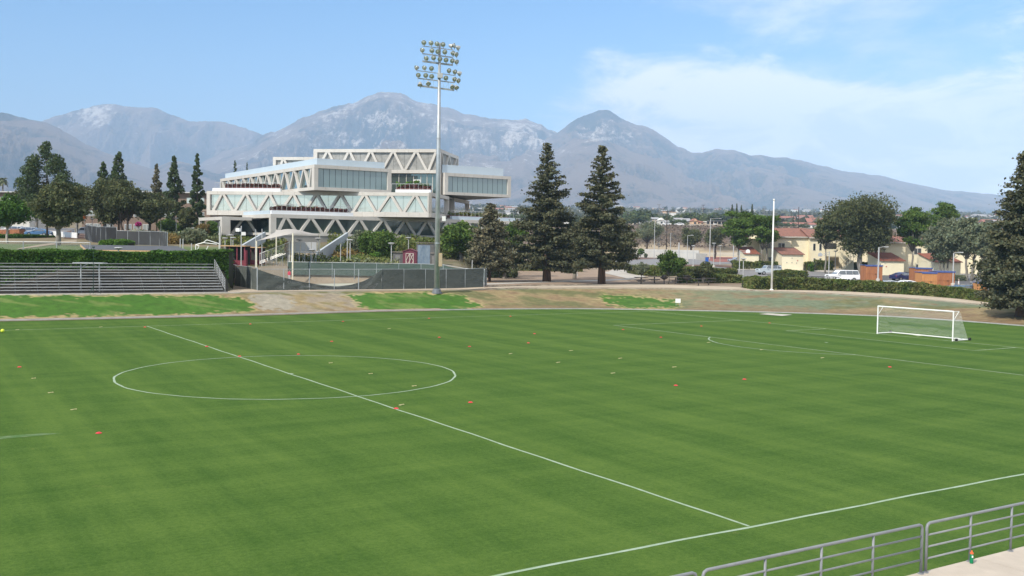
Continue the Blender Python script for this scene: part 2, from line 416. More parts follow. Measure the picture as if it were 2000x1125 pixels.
def bankcol(X, Y, Z):
    A = AC[:, None] + 0 * X; r = np.hypot(X, Y)
    T = (r - LO[:, None]) / (TO - LO)[:, None]
    n1 = fbm(X * .16, Y * .3, 5, 3); n2 = fbm(X * .7, Y * .9, 5, 9); n3 = fbm(X * .07, Y * .1, 3, 21); n4 = fbm(X * 2.1, Y * 2.1, 4, 31)
    c = np.zeros(X.shape + (3,)); g = lambda k: np.array(TANCOL[k])
    def mix(c, k, w): return c * (1 - w[..., None]) + g(k) * w[..., None]
    c = c + g('oliv')
    c = mix(c, 'tan', _sst(n1 + .3 * (n2 - .5), .42, .58) * .8)
    rgt = _sst(A, az_px(1200), az_px(1500))
    c = mix(c, 'blu', _sst(n3 + .5 * (n2 - .5) + .12 * (T - .5), .44, .6) * rgt * .85)
    c = mix(c, 'brn', _sst(n1 * .5 + n2 * .5, .53, .66) * .8)
    c = mix(c, 'brn', _sst(T + .4 * (n2 - .5), .30, .08) * .7)
    md = _sst(A, az_px(520), az_px(560)) * (1 - _sst(A, az_px(690), az_px(720)))
    c = mix(c, 'grey', md * _sst(n2, .35, .6) * .55)
    c = mix(c, 'grey', _sst(T, .93, 1.0) * .75)
    for poly, kk in ((G1, 'grn'), (G2, 'grn'), (G3, 'grn'), (W1, 'grey')):
        jA = A + (n2 - .5) * .012 + (n4 - .5) * .008; jT = T + (n4 - .5) * .3 + (n2 - .5) * .2
        e = inpoly(jA, jT, poly).astype(float)
        if kk == 'grn':
            # dry rim around the watered grass
            rim = np.zeros_like(e)
            for da, dt in ((.004, 0), (-.004, 0), (0, .07), (0, -.07)): rim = np.maximum(rim, inpoly(jA + da, jT + dt, poly))
            c = mix(c, 'yel', rim * (1 - e) * .4)
            pat = _sst(fbm(X * .35, Y * .9, 4, 77), .60, .72)
            c = mix(c, 'grn', e * .97); c = mix(c, 'yel', e * pat * .15)
        else: c = mix(c, kk, e * .9)
    c = mix(c, 'tan', (_sst(T, .055, .0) * .9)); 
    return np.clip(c * (.8 + .4 * n4[..., None]), 0, 1)
BANK = attrmat('bank_grass', .95, 1.3, .28, .6, .08, 14.)
tb = np.linspace(0, 1, 40)
me = gridmesh('grass_bank', LO[:, None] + (TO - LO)[:, None] * tb[None, :], BANK, bankcol)
tag(addobj('grass_bank', me), kind='structure')
# --- land beyond the bank, out to the foot of the mountains
lv = np.r_[np.linspace(0, 1, 12)[:-1] * 0, []]
YL = np.r_[102.5, 104, 105.5, 107, 109, 112, 116, 120, 123, 126, 128, 130, 131.5, 132.6, 133.3, 134, 136, np.arange(139, 230, 2.5), np.arange(230, 480, 7), np.geomspace(480, 13500, 44)]
RB = np.maximum(YL[None, :] * RS[:, None], TO[:, None] + (np.arange(len(YL)) * .05)[None, :])
RB = np.concatenate([TO[:, None], RB], 1)
def landcol(X, Y, Z):
    A = AC[:, None] + 0 * X; Ye = np.hypot(X, Y) / RS[:, None]
    lowt = topY(A)
    n1 = fbm(X * .05, Y * .05, 5, 5); n2 = fbm(X * .4, Y * .4, 4, 6); n5 = fbm(X * .006, Y * .004, 4, 8)
    c = np.zeros(X.shape + (3,)) + np.array((.25, .205, .15)); 
    def mix(c, k, w): return c * (1 - w[..., None]) + np.array(k) * w[..., None]
    c = mix(c, (.19, .14, .10), _sst(n1, .45, .6) * .8)
    left = 1 - _sst(A, az_px(446), az_px(456)); midw = (1 - left) * (1 - _sst(A, az_px(900), az_px(955))); rgt = _sst(A, az_px(930), az_px(960))
    c = mix(c, (.07, .12, .03), left * _sst(Ye, 108, 111) * (1 - _sst(Ye, 138, 160)) * .85)
    c = mix(c, (.16, .13, .07), left * _sst(Ye, 140, 160) * .6)
    c = mix(c, (.07, .085, .03), midw * _sst(Ye, 134, 137) * _sst(n1 * .5 + n2 * .5, .3, .6) * .8)
    c = mix(c, (.05, .045, .035), left * _sst(Ye - lowt, 1.5, 3.) * (1 - _sst(Ye - lowt, 9, 10)))
    # scrub embankment and quarry floor
    emb = _sst(Ye, 350, 362) * (1 - _sst(Ye, 455, 480)) * rgt
    c = mix(c, (.15, .11, .085), emb); c = mix(c, (.09, .075, .05), emb * _sst(n2, .45, .62)); c = mix(c, (.32, .26, .18), emb * _sst(n1, .58, .68) * (1 - _sst(Ye, 370, 385)))
    qf = _sst(Ye, 316, 322) * (1 - _sst(Ye, 350, 362)) * rgt
    c = mix(c, (.45, .36, .23), qf * (.6 + .4 * _sst(n1, .4, .6)))
    far = _sst(Ye, 480, 700)
    c = mix(c, (.10, .10, .055), far); c = mix(c, (.17, .14, .10), far * _sst(n5, .48, .6)); c = mix(c, (.045, .06, .025), far * _sst(fbm(X * .02, Y * .008, 4, 12), .5, .6) * .8)
    return np.clip(c, 0, 1)
LAND = attrmat('land_soil', .95, .35, .22, .4, .05, 3.)
me = gridmesh('terrain', RB, LAND, landcol)
tag(addobj('terrain', me), kind='structure')
# --- draped sheets
def sheet(name, near, far, mat, dz=.03, nx=60, ny=6, px=True):
    if px:
        near = [hit(*q) for q in near]; far = [hit(*q) for q in far]
    else: near = [Vector((float(q[0]), float(q[1]), 0)) for q in near]; far = [Vector((float(q[0]), float(q[1]), 0)) for q in far]
    def samp(pts, n):
        pts = [Vector(p[:2]) for p in pts]; d = [0]
        for i in range(1, len(pts)): d.append(d[-1] + (pts[i] - pts[i - 1]).length)
        t = np.linspace(0, d[-1], n); return np.stack([np.interp(t, d, [p.x for p in pts]), np.interp(t, d, [p.y for p in pts])], 1)
    a, b = samp(near, nx), samp(far, nx); s = np.linspace(0, 1, ny)[:, None, None]
    P = a[None] * (1 - s) + b[None] * s
    Z = hz(P[..., 0], P[..., 1]) + dz
    V = np.concatenate([P, Z[..., None]], -1).reshape(-1, 3)
    i, j = np.meshgrid(np.arange(ny - 1), np.arange(nx - 1), indexing='ij'); q = (i * nx + j).ravel()
    me = npmesh(name, V, np.stack([q, q + 1, q + nx + 1, q + nx], 1), mat, smooth=True)
    o = addobj(name, me); tag(o, kind='structure'); return o
PATHM = M('packed_path', (.46, .385, .29), (.36, .30, .22), .5, .9, bmp=.3)
CONC = M('concrete_paving', (.44, .41, .36), (.35, .33, .29), .6, .85, bmp=.2)
ASPH = M('asphalt', (.115, .115, .12), (.085, .085, .09), .3, .9, bmp=.3)
ASPL = M('worn_asphalt', (.22, .215, .215), (.17, .165, .165), .2, .9, bmp=.3)
PALE = M('pale_concrete', (.52, .49, .44), (.44, .41, .36), .5, .85)
MULCH = M('bark_mulch', (.16, .09, .06), (.10, .055, .04), .8, .95, bmp=.5)
DIRT = M('bare_dirt', (.30, .225, .16), (.22, .16, .115), .25, .95, bmp=.4)
TENNIS = M('red_court_surface', (.27, .095, .07), (.22, .08, .06), .3, .85)
LAWN = M('lawn', (.055, .115, .022), (.085, .12, .03), .4, .95, bmp=.4)
KERBM = M('grey_kerb', (.36, .36, .35), (.27, .27, .26), 1., .85)
# lower kerb strip round the pitch: a low concrete kerb
def ribbon_curve(name, fn, w0, w1, h, mat, a0, a1, n=260):
    mb = MB(); aa = np.linspace(a0, a1, n); prev = None
    for i, a in enumerate(aa):
        y0 = float(fn(a)) + w0; y1 = float(fn(a)) + w1
        z = max(gz(a * y0, y0), gz(a * y1, y1)) + h
        cur = [(a * y0, y0, -.05 + min(gz(a * y0, y0), z)), (a * y1, y1, gz(a * y1, y1) - .05), (a * y1, y1, z), (a * y0, y0, z)]
        b = len(mb.v); mb.v += cur
        if i: mb.f += [(b - 4 + k, b - 4 + (k + 1) % 4, b + (k + 1) % 4, b + k) for k in range(4)]; mb.m += [0] * 4
    mb.f += [(3, 2, 1, 0), tuple(len(mb.v) - 4 + k for k in range(4))]; mb.m += [0, 0]
    return mb.build(name, mat, kind='structure')
ribbon_curve('kerb', lowY, -.25, .25, .07, KERBM, -.62, .62)
sheet('dirt_strip', [(a, b + 1.2) for a, b in [(-300, 636)] + LOWT[:5]], [(a, b - 3.5) for a, b in [(-300, 636)] + LOWT[:5]], M('dry_dirt', (.27, .22, .15), (.17, .13, .085), 1.2, .95), .03, 120, 5)
ribbon_curve('concrete_edge', topY, .0, .5, .05, PALE, -.62, az_px(470), 120)
topc = lambda x0, x1, d=0.: [(a, b + d) for a, b in TOPT if x0 <= a <= x1]
sheet('bleacher_slab', [(az_px(q)*(topY(az_px(q))+.5), topY(az_px(q))+.5) for q in (-200, 0, 100, 200, 300, 450)], [(az_px(q)*(topY(az_px(q))+4.6), topY(az_px(q))+4.6) for q in (-200, 0, 100, 200, 300, 440)], M('grey_slab', (.13, .12, .11), (.06, .055, .05), .5, .9), .03, 60, 8, px=False)
sheet('path', [(445, 573.2), (480, 570.6), (700, 567.6), (860, 566.6), (1000, 563.6), (1150, 562.6), (1300, 563.6), (1460, 567.5), (1600, 572.4), (1700, 578.4), (1800, 584.4), (1900, 593.4), (2040, 606)],
      [(445, 566), (480, 565.3), (700, 563), (860, 561), (1000, 557), (1150, 555), (1300, 556), (1460, 562), (1600, 567.3), (1700, 572), (1800, 577.5), (1900, 586), (2040, 598)], PATHM, .03, 160, 6)
# --- pitch markings, 4 mm above the turf
CHALK = M('pitch_chalk', (.32, .40, .31), (.21, .30, .18), 3., .9, lo=.3, hi=.72)
CHALKF = M('worn_chalk', (.42, .50, .36), (.22, .31, .16), 2., .9, lo=.3, hi=.7)
def mline(name, pts, w=.11, mat=CHALK, z=.006, closed=False):
    mb = MB(); P = [Vector((*fld(*p), z)) for p in pts]; n = len(P)
    if not closed:                                   # resample with hand-painted wobble
        Q = []
        for i in range(n - 1):
            k = max(2, int((P[i + 1] - P[i]).length / 1.2))
            for j in range(k): Q.append(P[i].lerp(P[i + 1], j / k))
        Q.append(P[-1]); P = Q; n = len(P)
    b = []
    for i, p in enumerate(P):
        d = (P[(i + 1) % n] - P[i - 1]) if closed else (P[min(i + 1, n - 1)] - P[max(i - 1, 0)])
        d.normalize(); s = Vector((-d.y, d.x, 0)); j = .02 * math.sin(i * 1.7) + .02 * math.sin(i * .61); ww = w * (1 + .12 * math.sin(i * 2.3))
        mb.v += [tuple(p + s * (ww / 2 + j)), tuple(p - s * (ww / 2 - j))]
    for i in range(n if closed else n - 1):
        j = (i + 1) % n; mb.f.append((2 * i, 2 * i + 1, 2 * j + 1, 2 * j)); mb.m.append(0)
    o = mb.build(name, mat, kind='structure'); return o
PLEN, PW = 110.23, 69.36
mline('halfway_line', [(0, -PW / 2), (0, PW / 2 - .06)], .10)
mline('centre_circle', [(9.15 * math.cos(t), 9.15 * math.sin(t)) for t in np.linspace(0, 2 * math.pi, 97)[:-1]], .11, z=.010, closed=True)
MBc = MB(); c0 = fld(0, 0); MBc.lathe([(.16, 0), (.16, .004)], (c0[0], c0[1], .012), 12); MBc.build('centre_spot', CHALK, kind='structure')
mline('near_touchline', [(-70, PW / 2), (PLEN / 2 + 6, PW / 2)], .11)
mline('far_touchline', [(-60, -PW / 2), (PLEN / 2, -PW / 2)], .10, CHALKF)
mline('goal_line', [(PLEN / 2, -PW / 2 + .06), (PLEN / 2, PW / 2 - .08)], .11, CHALKF, z=.010)
g = PLEN / 2
mline('penalty_area_line', [(g - .06, -20.16), (g - 16.5, -20.16), (g - 16.5, 20.16), (g - .06, 20.16)], .11, CHALKF, z=.014)
mline('goal_area_line', [(g - .06, -9.16), (g - 5.5, -9.16), (g - 5.5, 9.16), (g - .06, 9.16)], .11, CHALKF, z=.018)
ang = math.acos(5.5 / 9.15)
mline('penalty_arc', [(g - 11 - 9.15 * math.cos(t), 9.15 * math.sin(t)) for t in np.linspace(-ang, ang, 30)], .11, CHALK, z=.018)
c0 = fld(g - 11, 0); MBc = MB(); MBc.lathe([(.14, 0), (.14, .004)], (c0[0], c0[1], .01), 12); MBc.build('penalty_spot', CHALK, kind='structure')

# ------------------------------------------------------------------ mountains
def mountmat():
    m, nt, b = newmat('rock_scrub_and_relief_shade')
    at = nt.nodes.new('ShaderNodeVertexColor'); at.layer_name = 'tint'
    n = tnoise(nt, .0045, 9, .74, (1, .6, 1.5)); n2 = tnoise(nt, .018, 6, .8, (1, .6, 1))
    k = mth(nt, 'ADD', mth(nt, 'MULTIPLY', n, .42), mth(nt, 'MULTIPLY', n2, .58))
    sp = nt.nodes.new('ShaderNodeSeparateColor'); nt.links.new(at.outputs[0], sp.inputs[0])
    rock = smooth(nt, mth(nt, 'ADD', k, mth(nt, 'MULTIPLY', mth(nt, 'SUBTRACT', sp.outputs[0], .5), .5)), .58, .70)
    scrub = mixc(nt, smooth(nt, mth(nt, 'ADD', mth(nt, 'MULTIPLY', k, .8), mth(nt, 'MULTIPLY', sp.outputs[1], .45)), .50, .76), (.03, .036, .030), (.24, .17, .13))  # dark gullies, pale spurs: scrub cover plus relief shading painted into the colour
    nt.links.new(mixc(nt, rock, scrub, (.70, .62, .54)), b.inputs['Base Color'])
    b.inputs['Roughness'].default_value = .95; b.inputs['Specular IOR Level'].default_value = .1
    bump(nt, b, k, 1., 75.)
    return m
MOUNT = mountmat()
def ridge(name, prof, Yc, Yf, seed, rough=1., rockb=.3, Yb=1800, nx=None, rock_at=None):
    px = np.arange(prof[0][0], prof[-1][0] + .1, 1.7); py = np.interp(px, [p[0] for p in prof], [p[1] for p in prof])
    py = np.convolve(np.pad(py, 3, mode='edge'), np.hanning(9)[1:-1] / np.hanning(9)[1:-1].sum(), 'valid')
    xc = []; zc_ = []
    for a, b in zip(px, py):
        p = at_y(a, b, Yc); xc.append(p.x); zc_.append(p.z)
    xc = np.array(xc); zc_ = np.array(zc_); n = len(xc)
    # jagged crest
    crag = (fbm(xc * .0035, xc * 0 + seed, 6, seed, .6) - .5) * 105 * rough
    zc_ = zc_ + crag * np.clip((zc_ - 250) / 500, 0.1, 1)
    rows = 190; T = np.linspace(0, 1, rows)              # 0 foot .. 1 crest
    A = xc / Yc
    Y = Yf + (Yc - Yf) * T[None, :] + 0 * A[:, None]
    X = A[:, None] * Y
    zf = hz(X[:, 0], Y[:, 0])[:, None] - 3
    P = T ** 1.25
    # spurs and gullies running down the slope
    wx = X + 420 * (fbm(X * .0012, Y * .0012, 3, seed + 5) - .5); wy = Y + 420 * (fbm(X * .0012, Y * .0012, 3, seed + 8) - .5)
    rg = fbm(wx * .0013, wy * .00075, 7, seed + 11, .52, True)
    rs = fbm(wx * .0045, wy * .003, 6, seed + 15, .62, True)
    amp = np.sin(math.pi * np.clip(T, 0, 1) ** .8)[None, :] ** .7
    H = (zc_[:, None] - zf)
    Z = zf + H * P[None, :] + (rg - .62) * amp * H * 1.15 * rough + (rs - .6) * amp * 330 * rough
    Z = np.maximum(Z, zf - 5)
    # the crest stays the skyline: cap rows in front of it
    ang = (Z - CAMH) / Y; cap = ((zc_ - CAMH) / Yc)[:, None] * (.25 + .75 * T[None, :] ** .55); over = ang > cap
    Z = np.where(over, CAMH + (cap - .05 * (ang - cap)) * Y, Z)
    # back slope
    rb = 6; Tb = np.linspace(1 / rb, 1, rb); Yb_ = Yc + Yb * Tb[None, :] + 0 * A[:, None]
    Xb = A[:, None] * Yb_; Zb = zc_[:, None] * (1 - Tb[None, :] ** .8) + 300 * Tb[None, :] * 0
    X = np.concatenate([X, Xb], 1); Y = np.concatenate([Y, Yb_], 1); Z = np.concatenate([Z, Zb], 1)
    nr = X.shape[1]
    V = np.stack([X, Y, Z], -1).reshape(-1, 3)
    i, j = np.meshgrid(np.arange(n - 1), np.arange(nr - 1), indexing='ij'); q = (i * nr + j).ravel()
    rk = rockb + .35 * (np.concatenate([rs, np.ones((n, rb)) * .5], 1) - .5) + .07 * np.clip((Z - 450) / 900, -.8, .6)
    if rock_at is not None:
        for (ax, ay, w, s) in rock_at:
            pxx = 1000 + F * X / Y; pyy = 478 + .0152 * (pxx - 1000) - F * (Z - CAMH) / Y
            rk = rk + s * np.exp(-((pxx - ax) / w) ** 2 - ((pyy - ay) / (w * .45)) ** 2)
    gl = np.concatenate([np.clip((rg - .35) / .5, 0, 1) * .55 + np.clip((rs - .35) / .45, 0, 1) * .45, np.ones((n, rb)) * .5], 1)  # gully-to-spur factor, drives scrub cover and the painted relief shade
    col = np.stack([np.clip(rk, 0, 1).ravel(), gl.ravel(), gl.ravel()], 1)
    me = npmesh(name, V, np.stack([q, q + nr, q + nr + 1, q + 1], 1), MOUNT, col, smooth=True)
    o = addobj(name, me); tag(o, kind='structure')
ridge('distant_mountain_range', [(-420, 300), (-200, 250), (-60, 262), (40, 250), (75, 240), (110, 226), (150, 214), (185, 206), (222, 202), (255, 207), (300, 213), (340, 224), (372, 235), (400, 233), (440, 237), (480, 248), (520, 262), (560, 282), (640, 320), (760, 350), (900, 380)], 10600, 9300, 3, .9, .42, rock_at=[(190, 222, 60, .28)])
ridge('dark_foothill_ridge', [(-500, 190), (-250, 200), (-100, 212), (0, 216), (40, 226), (90, 243), (130, 262), (165, 282), (200, 297), (240, 312), (300, 330), (330, 316), (352, 314), (400, 330), (470, 352), (560, 385), (640, 405)], 7200, 4700, 14, .8, .26, rock_at=[(60, 330, 90, .15)])
ridge('granite_mountain', [(240, 408), (330, 360), (400, 318), (435, 296), (460, 286), (500, 270), (540, 254), (580, 236), (620, 219), (655, 208), (690, 201), (712, 190), (735, 181), (762, 179), (790, 185), (815, 196), (850, 203), (880, 208), (905, 222), (940, 232), (985, 236), (1030, 239), (1060, 247), (1082, 259), (1120, 276), (1200, 320), (1320, 380), (1400, 405)], 9500, 5600, 27, 1.0, .52, rock_at=[(1010, 262, 70, .15), (730, 250, 130, .10)])
ridge('pyramid_mountain', [(880, 400), (960, 345), (1020, 300), (1060, 274), (1085, 258), (1110, 240), (1140, 224), (1168, 217), (1192, 217), (1206, 228), (1230, 240), (1262, 250), (1300, 270), (1345, 290), (1372, 297), (1400, 291), (1430, 292), (1470, 305), (1520, 309), (1560, 315), (1620, 330), (1680, 340), (1740, 350), (1800, 362), (1860, 374), (1910, 378), (1950, 380), (1975, 376), (2060, 385), (2200, 395), (2400, 405)], 8600, 5200, 41, .85, .26, rock_at=[(1190, 262, 75, .33), (1130, 290, 60, .15), (1060, 300, 60, .2)])
# ------------------------------------------------------------------ haze: the air between here and the mountains
hm = bpy.data.materials.new('haze_air'); hm.use_nodes = True; hn = hm.node_tree; hn.nodes.clear()
pv = hn.nodes.new('ShaderNodeVolumePrincipled'); pv.inputs['Color'].default_value = (.51, .72, 1, 1)
pv.inputs['Density'].default_value = 1.15e-4; pv.inputs['Anisotropy'].default_value = -0.38
ho = hn.nodes.new('ShaderNodeOutputMaterial'); hn.links.new(pv.outputs[0], ho.inputs['Volume'])
mb = MB(); mb.box((0, 6600, 836), (19000, 14200, 1680)); hb = mb.build('haze', hm, kind='stuff')
# ------------------------------------------------------------------ vegetation
def leafquads(P, size, r, flat=0., up_=None):
    """P: N x 3 centres, size: N; returns verts, faces of randomly turned leaf-clump quads"""
    n = len(P)
    u = r.normal(size=(n, 3)); u[:, 2] *= (1 - flat); u /= np.linalg.norm(u, axis=1)[:, None] + 1e-9
    w = r.normal(size=(n, 3)); w[:, 2] *= (1 - flat); w -= (w * u).sum(1)[:, None] * u; w /= np.linalg.norm(w, axis=1)[:, None] + 1e-9
    s = np.asarray(size)[:, None]
    a = s * (.75 + .5 * r.random((n, 1))); b = s * (.45 + .4 * r.random((n, 1)))
    nn = np.cross(u, w) * s * .18
    V = np.stack([P - u * a, P - w * b + nn, P + u * a, P + w * b + nn], 1).reshape(-1, 3)
    return V, np.arange(4 * n).reshape(-1, 4)
def tints(n, r, base=1., var=.3, warm=.12):
    t = base * (1 + var * (r.random(n) * 2 - 1)); w = warm * (r.random(n) * 2 - 1)
    c = np.stack([t * (1 + w), t, t * (1 - w)], 1); return np.repeat(c, 4, 0)
BARK = M('brown_bark', (.11, .08, .06), (.06, .045, .035), 3, .95, bmp=.7, bd=.05, sc=(1, 1, .25))
BARKR = M('reddish_bark', (.13, .075, .05), (.075, .045, .03), 3, .95, bmp=.7, bd=.05, sc=(1, 1, .2))
BARKG = M('grey_bark', (.24, .22, .19), (.14, .125, .105), 2, .95, bmp=.5, bd=.05, sc=(1, 1, .3))
BARKP = M('pale_bark', (.40, .38, .34), (.28, .26, .22), 3, .9, bmp=.4, bd=.03, sc=(1, 1, .3))
LV = {
 'oak': leafmat('oak_leaves', (.085, .105, .045), (.125, .135, .065)),
 'pine': leafmat('pine_needles', (.060, .095, .042), (.095, .125, .055), .12),
 'cedar': leafmat('cedar_needles', (.125, .125, .075), (.17, .155, .10), .12),
 'dkconifer': leafmat('dark_conifer_needles', (.085, .095, .055), (.125, .125, .072), .12),
 'green': leafmat('green_leaves', (.075, .135, .028), (.115, .175, .040)),
 'lime': leafmat('bright_green_leaves', (.075, .16, .025), (.11, .20, .035)),
 'grey': leafmat('grey_green_leaves', (.15, .18, .105), (.20, .22, .14)),
 'hedge': leafmat('hedge_leaves', (.085, .125, .030), (.16, .165, .06), .18),
 'ivy': leafmat('ivy_leaves', (.045, .11, .018), (.08, .15, .026), .18),
 'rust': leafmat('rusty_shrub_leaves', (.20, .14, .04), (.16, .12, .05)),
 'pale': leafmat('pale_grass_blades', (.24, .25, .13), (.18, .21, .11)),
 'maroon': leafmat('dark_red_leaves', (.13, .05, .045), (.09, .045, .035)),
 'pink': leafmat('magenta_flowers', (.45, .05, .22), (.35, .04, .2)),
 'scrubby': leafmat('dry_scrub_leaves', (.17, .13, .11), (.13, .11, .08), .1),
 'dull': leafmat('dull_far_leaves', (.085, .095, .055), (.13, .125, .08), .1),
 'far': leafmat('far_tree_leaves', (.07, .10, .04), (.11, .13, .06), .1),
}
def wood(mb, p0, p1, r0, r1, seg=4, bend=.06, r=None):
    p0, p1 = Vector(p0), Vector(p1); d = p1 - p0; pts = []; rr = []
    for i in range(seg + 1):
        t = i / seg; o = Vector(r.normal(size=3)) * d.length * bend * (math.sin(math.pi * t))
        pts.append(p0 + d * t + o * .5); rr.append(r0 + (r1 - r0) * t)
    mb.path(pts, rr, 6); return pts
def finish(root, mb, bark, V, Fq, C, leaf, base):
    if mb and mb.v: mb.build('trunk', bark, root, smooth=True)
    me = npmesh('crown', V, Fq, LV[leaf], C); addobj('crown', me, root)
def tree_conifer(root, H, Rm, base, leaf, seed, n=15000, droop=.12, fluff=.9, trunk=.35, bark=BARKR, ragged=.3, wide_at=.12, forked=False, sz=.34):
    r = np.random.default_rng(seed); mb = MB()
    mb.path([(0, 0, -.4), (0, 0, base), (.1, 0, H * .5), (0, .1, H * .96)], [trunk * 1.15, trunk * .85, trunk * .5, .04], 8)
    if forked: mb.path([(.55, .2, -.4), (.45, .1, base), (.2, 0, H * .45)], [trunk * .9, trunk * .7, .1], 8)
    n = int(n * 1.9); nb = 170; Ps = []; Ws = []
    for k in range(nb):
        t = (k + r.random()) / nb; z = base + (H - base) * t ** 1.05
        prof = (1 - t) ** .88 * min(1., .72 + t / wide_at * .28) * Rm
        Lb = prof * (1 - ragged + ragged * 1.6 * r.random()) + .25; a = k * 2.39996 + r.normal() * .4
        lift = .10 + .35 * t; m = max(4, int(Lb * 3)); s = np.linspace(.12, 1, m)
        x = s * Lb; zz = z + x * lift * .6 - droop * x * x / Rm * 1.2 + (s > .75) * .1
        bp = np.stack([np.cos(a) * x, np.sin(a) * x, zz], 1)
        mb.path([(0, 0, z), tuple(bp[m // 2]), tuple(bp[-1])], [.09 * (1 - t) + .03, .05, .015], 3)
        Ps.append(bp); Ws.append(np.full(m, (.5 + .9 * x / (Rm + .1)) * (Lb / Rm + .15)))
    P = np.concatenate(Ps); Wt = np.concatenate(Ws); idx = r.choice(len(P), n, p=Wt / Wt.sum()); B = P[idx]
    rad = np.hypot(B[:, 0], B[:, 1]); sp = (.12 + .085 * rad) * fluff
    Q = B + r.normal(size=(n, 3)) * np.stack([sp, sp, sp * .33], 1); Q[:, 2] -= np.abs(r.normal(size=n)) * .10 * rad ** .5
    Q[:, 2] = np.clip(Q[:, 2], base * .72, H)
    clump = (.8 + .4 * (idx * 7919 % 97) / 97.)
    V, Fq = leafquads(Q, sz * .62 * (.5 + .7 * r.random(n)), r, .35)
    C = tints(n, r, 1., .16) * np.repeat(clump, 4)[:, None]
    finish(root, mb, bark, V, Fq, C, leaf, base)
def tree_broad(root, H, Rx, base, leaf, seed, n=9000, bark=BARKG, trunk=.32, lean=0., nc=34, flat=.75, stems=1, open_=.35, sz=.30, Ry=None, topw=1.):
    sz = sz * .74; n = int(n * 1.75)
    r = np.random.default_rng(seed); mb = MB(); Ry = Ry or Rx
    ch = (H - base); zc = base + ch * .52
    C0 = []
    for k in range(nc):
        for _ in range(30):
            d = r.normal(size=3); d /= np.linalg.norm(d); q = d * (r.random() ** .4)
            if q[2] < -.9: continue
            break
        wv = (1. - .35 * max(0, -q[2])) if topw == 1. else (1 + (topw - 1) * q[2])
        C0.append((q[0] * Rx * .84 * wv, q[1] * Ry * .84 * wv, zc + q[2] * ch * .42))
    C0 = np.array(C0) + np.array([lean, 0, 0]); cr = (.18 + .24 * r.random(nc)) * min(Rx * 1.15, ch * .75)
    for s_ in range(stems):
        o = (s_ - (stems - 1) / 2) * trunk * 3.2
        fork = Vector((o * 1.6 + lean * .35, r.normal() * .2, base * .85 + ch * .10))
        pts = wood(mb, (o, 0, -.4), fork, trunk * 1.2, trunk * .78, 4, .06, r)
        for k in range(s_, nc, stems):
            if k % 2 and k > nc * .6: continue
            t = C0[k]; mid = fork.lerp(Vector(t), .5) + Vector((0, 0, -.06 * ch)) + Vector(r.normal(size=3)) * .2
            rr = trunk * (.25 + .3 * r.random())
            mb.path([fork - Vector((0, 0, .3)), mid, Vector(t)], [rr, rr * .6, .025], 5)
    w = cr ** 2; idx = r.choice(nc, n, p=w / w.sum()); d = r.normal(size=(n, 3)); d /= np.linalg.norm(d, axis=1)[:, None]
    rad = (1 - open_ * r.random(n) ** 1.5)
    lump = 1 + .38 * np.sin(d[:, 0] * 5 + idx) * np.sin(d[:, 1] * 6 + idx * 2) + .12 * r.normal(size=n)
    Q = C0[idx] + d * (cr[idx] * rad * lump)[:, None] * np.array([1.12, 1.12, flat])
    V, Fq = leafquads(Q, sz * (.55 + .7 * r.random(n)), r)
    C = tints(n, r, 1., .17) * np.repeat(.82 + .36 * ((idx * 31) % 17) / 17., 4)[:, None]
    finish(root, mb, bark, V, Fq, C, leaf, base)
def tree_column(root, H, Rm, base, leaf, seed, n=4500, bark=BARK, trunk=.2, sz=.30, twin=0.):
    sz = sz * .72; n = int(n * 1.9)
    r = np.random.default_rng(seed); mb = MB()
    mb.path([(0, 0, -.4), (.05, 0, H * .5), (0, 0, H * .95)], [trunk, trunk * .6, .03], 6)
    nc = 110; t = (np.arange(nc) + r.random(nc)) / nc; a = r.random(nc) * 6.28
    prof = np.where(t < .3, .8 + .66 * t, 1.) * np.clip((1.04 - t) / .72, 0, 1) ** .85
    rr = prof * Rm * (.35 + .62 * r.random(nc))
    C0 = np.stack([np.cos(a) * rr + twin * (t < .8) * np.sign(np.cos(a)) * .3, np.sin(a) * rr, base + (H - base) * t], 1); cr = Rm * (.10 + .20 * prof) * (.7 + .6 * r.random(nc))
    for k in range(0, nc, 2): mb.path([(0, 0, C0[k][2] - .3), tuple(C0[k])], [.05, .02], 3)
    w = cr ** 2; idx = r.choice(nc, n, p=w / w.sum()); d = r.normal(size=(n, 3)); d /= np.linalg.norm(d, axis=1)[:, None]
    Q = C0[idx] + d * (cr[idx] * (1 - .45 * r.random(n)))[:, None] * np.array([1, 1, .85])
    V, Fq = leafquads(Q, sz * (.5 + .6 * r.random(n)), r)
    C = tints(n, r, 1., .16) * np.repeat(.78 + .44 * ((idx * 31) % 17) / 17., 4)[:, None]
    finish(root, mb, bark, V, Fq, C, leaf, base)
def plant(kind, px, Y, top, wpx, label, leaf, cat='tree', name=None, base_frac=.35, group=None, seed=None, x2=None, **kw):
    p = on(px, Y); H = zpx(px, top, Y) - p.z; Rm = wpx / 2 * Y / F
    root = thing(name or 'tree', p, label, cat, group)
    sd_ = seed if seed is not None else int(px * 7 + Y)
    {'conifer': tree_conifer, 'broad': tree_broad, 'column': tree_column}[kind](root, H, Rm, H * base_frac, leaf, sd_, **kw)
    return root
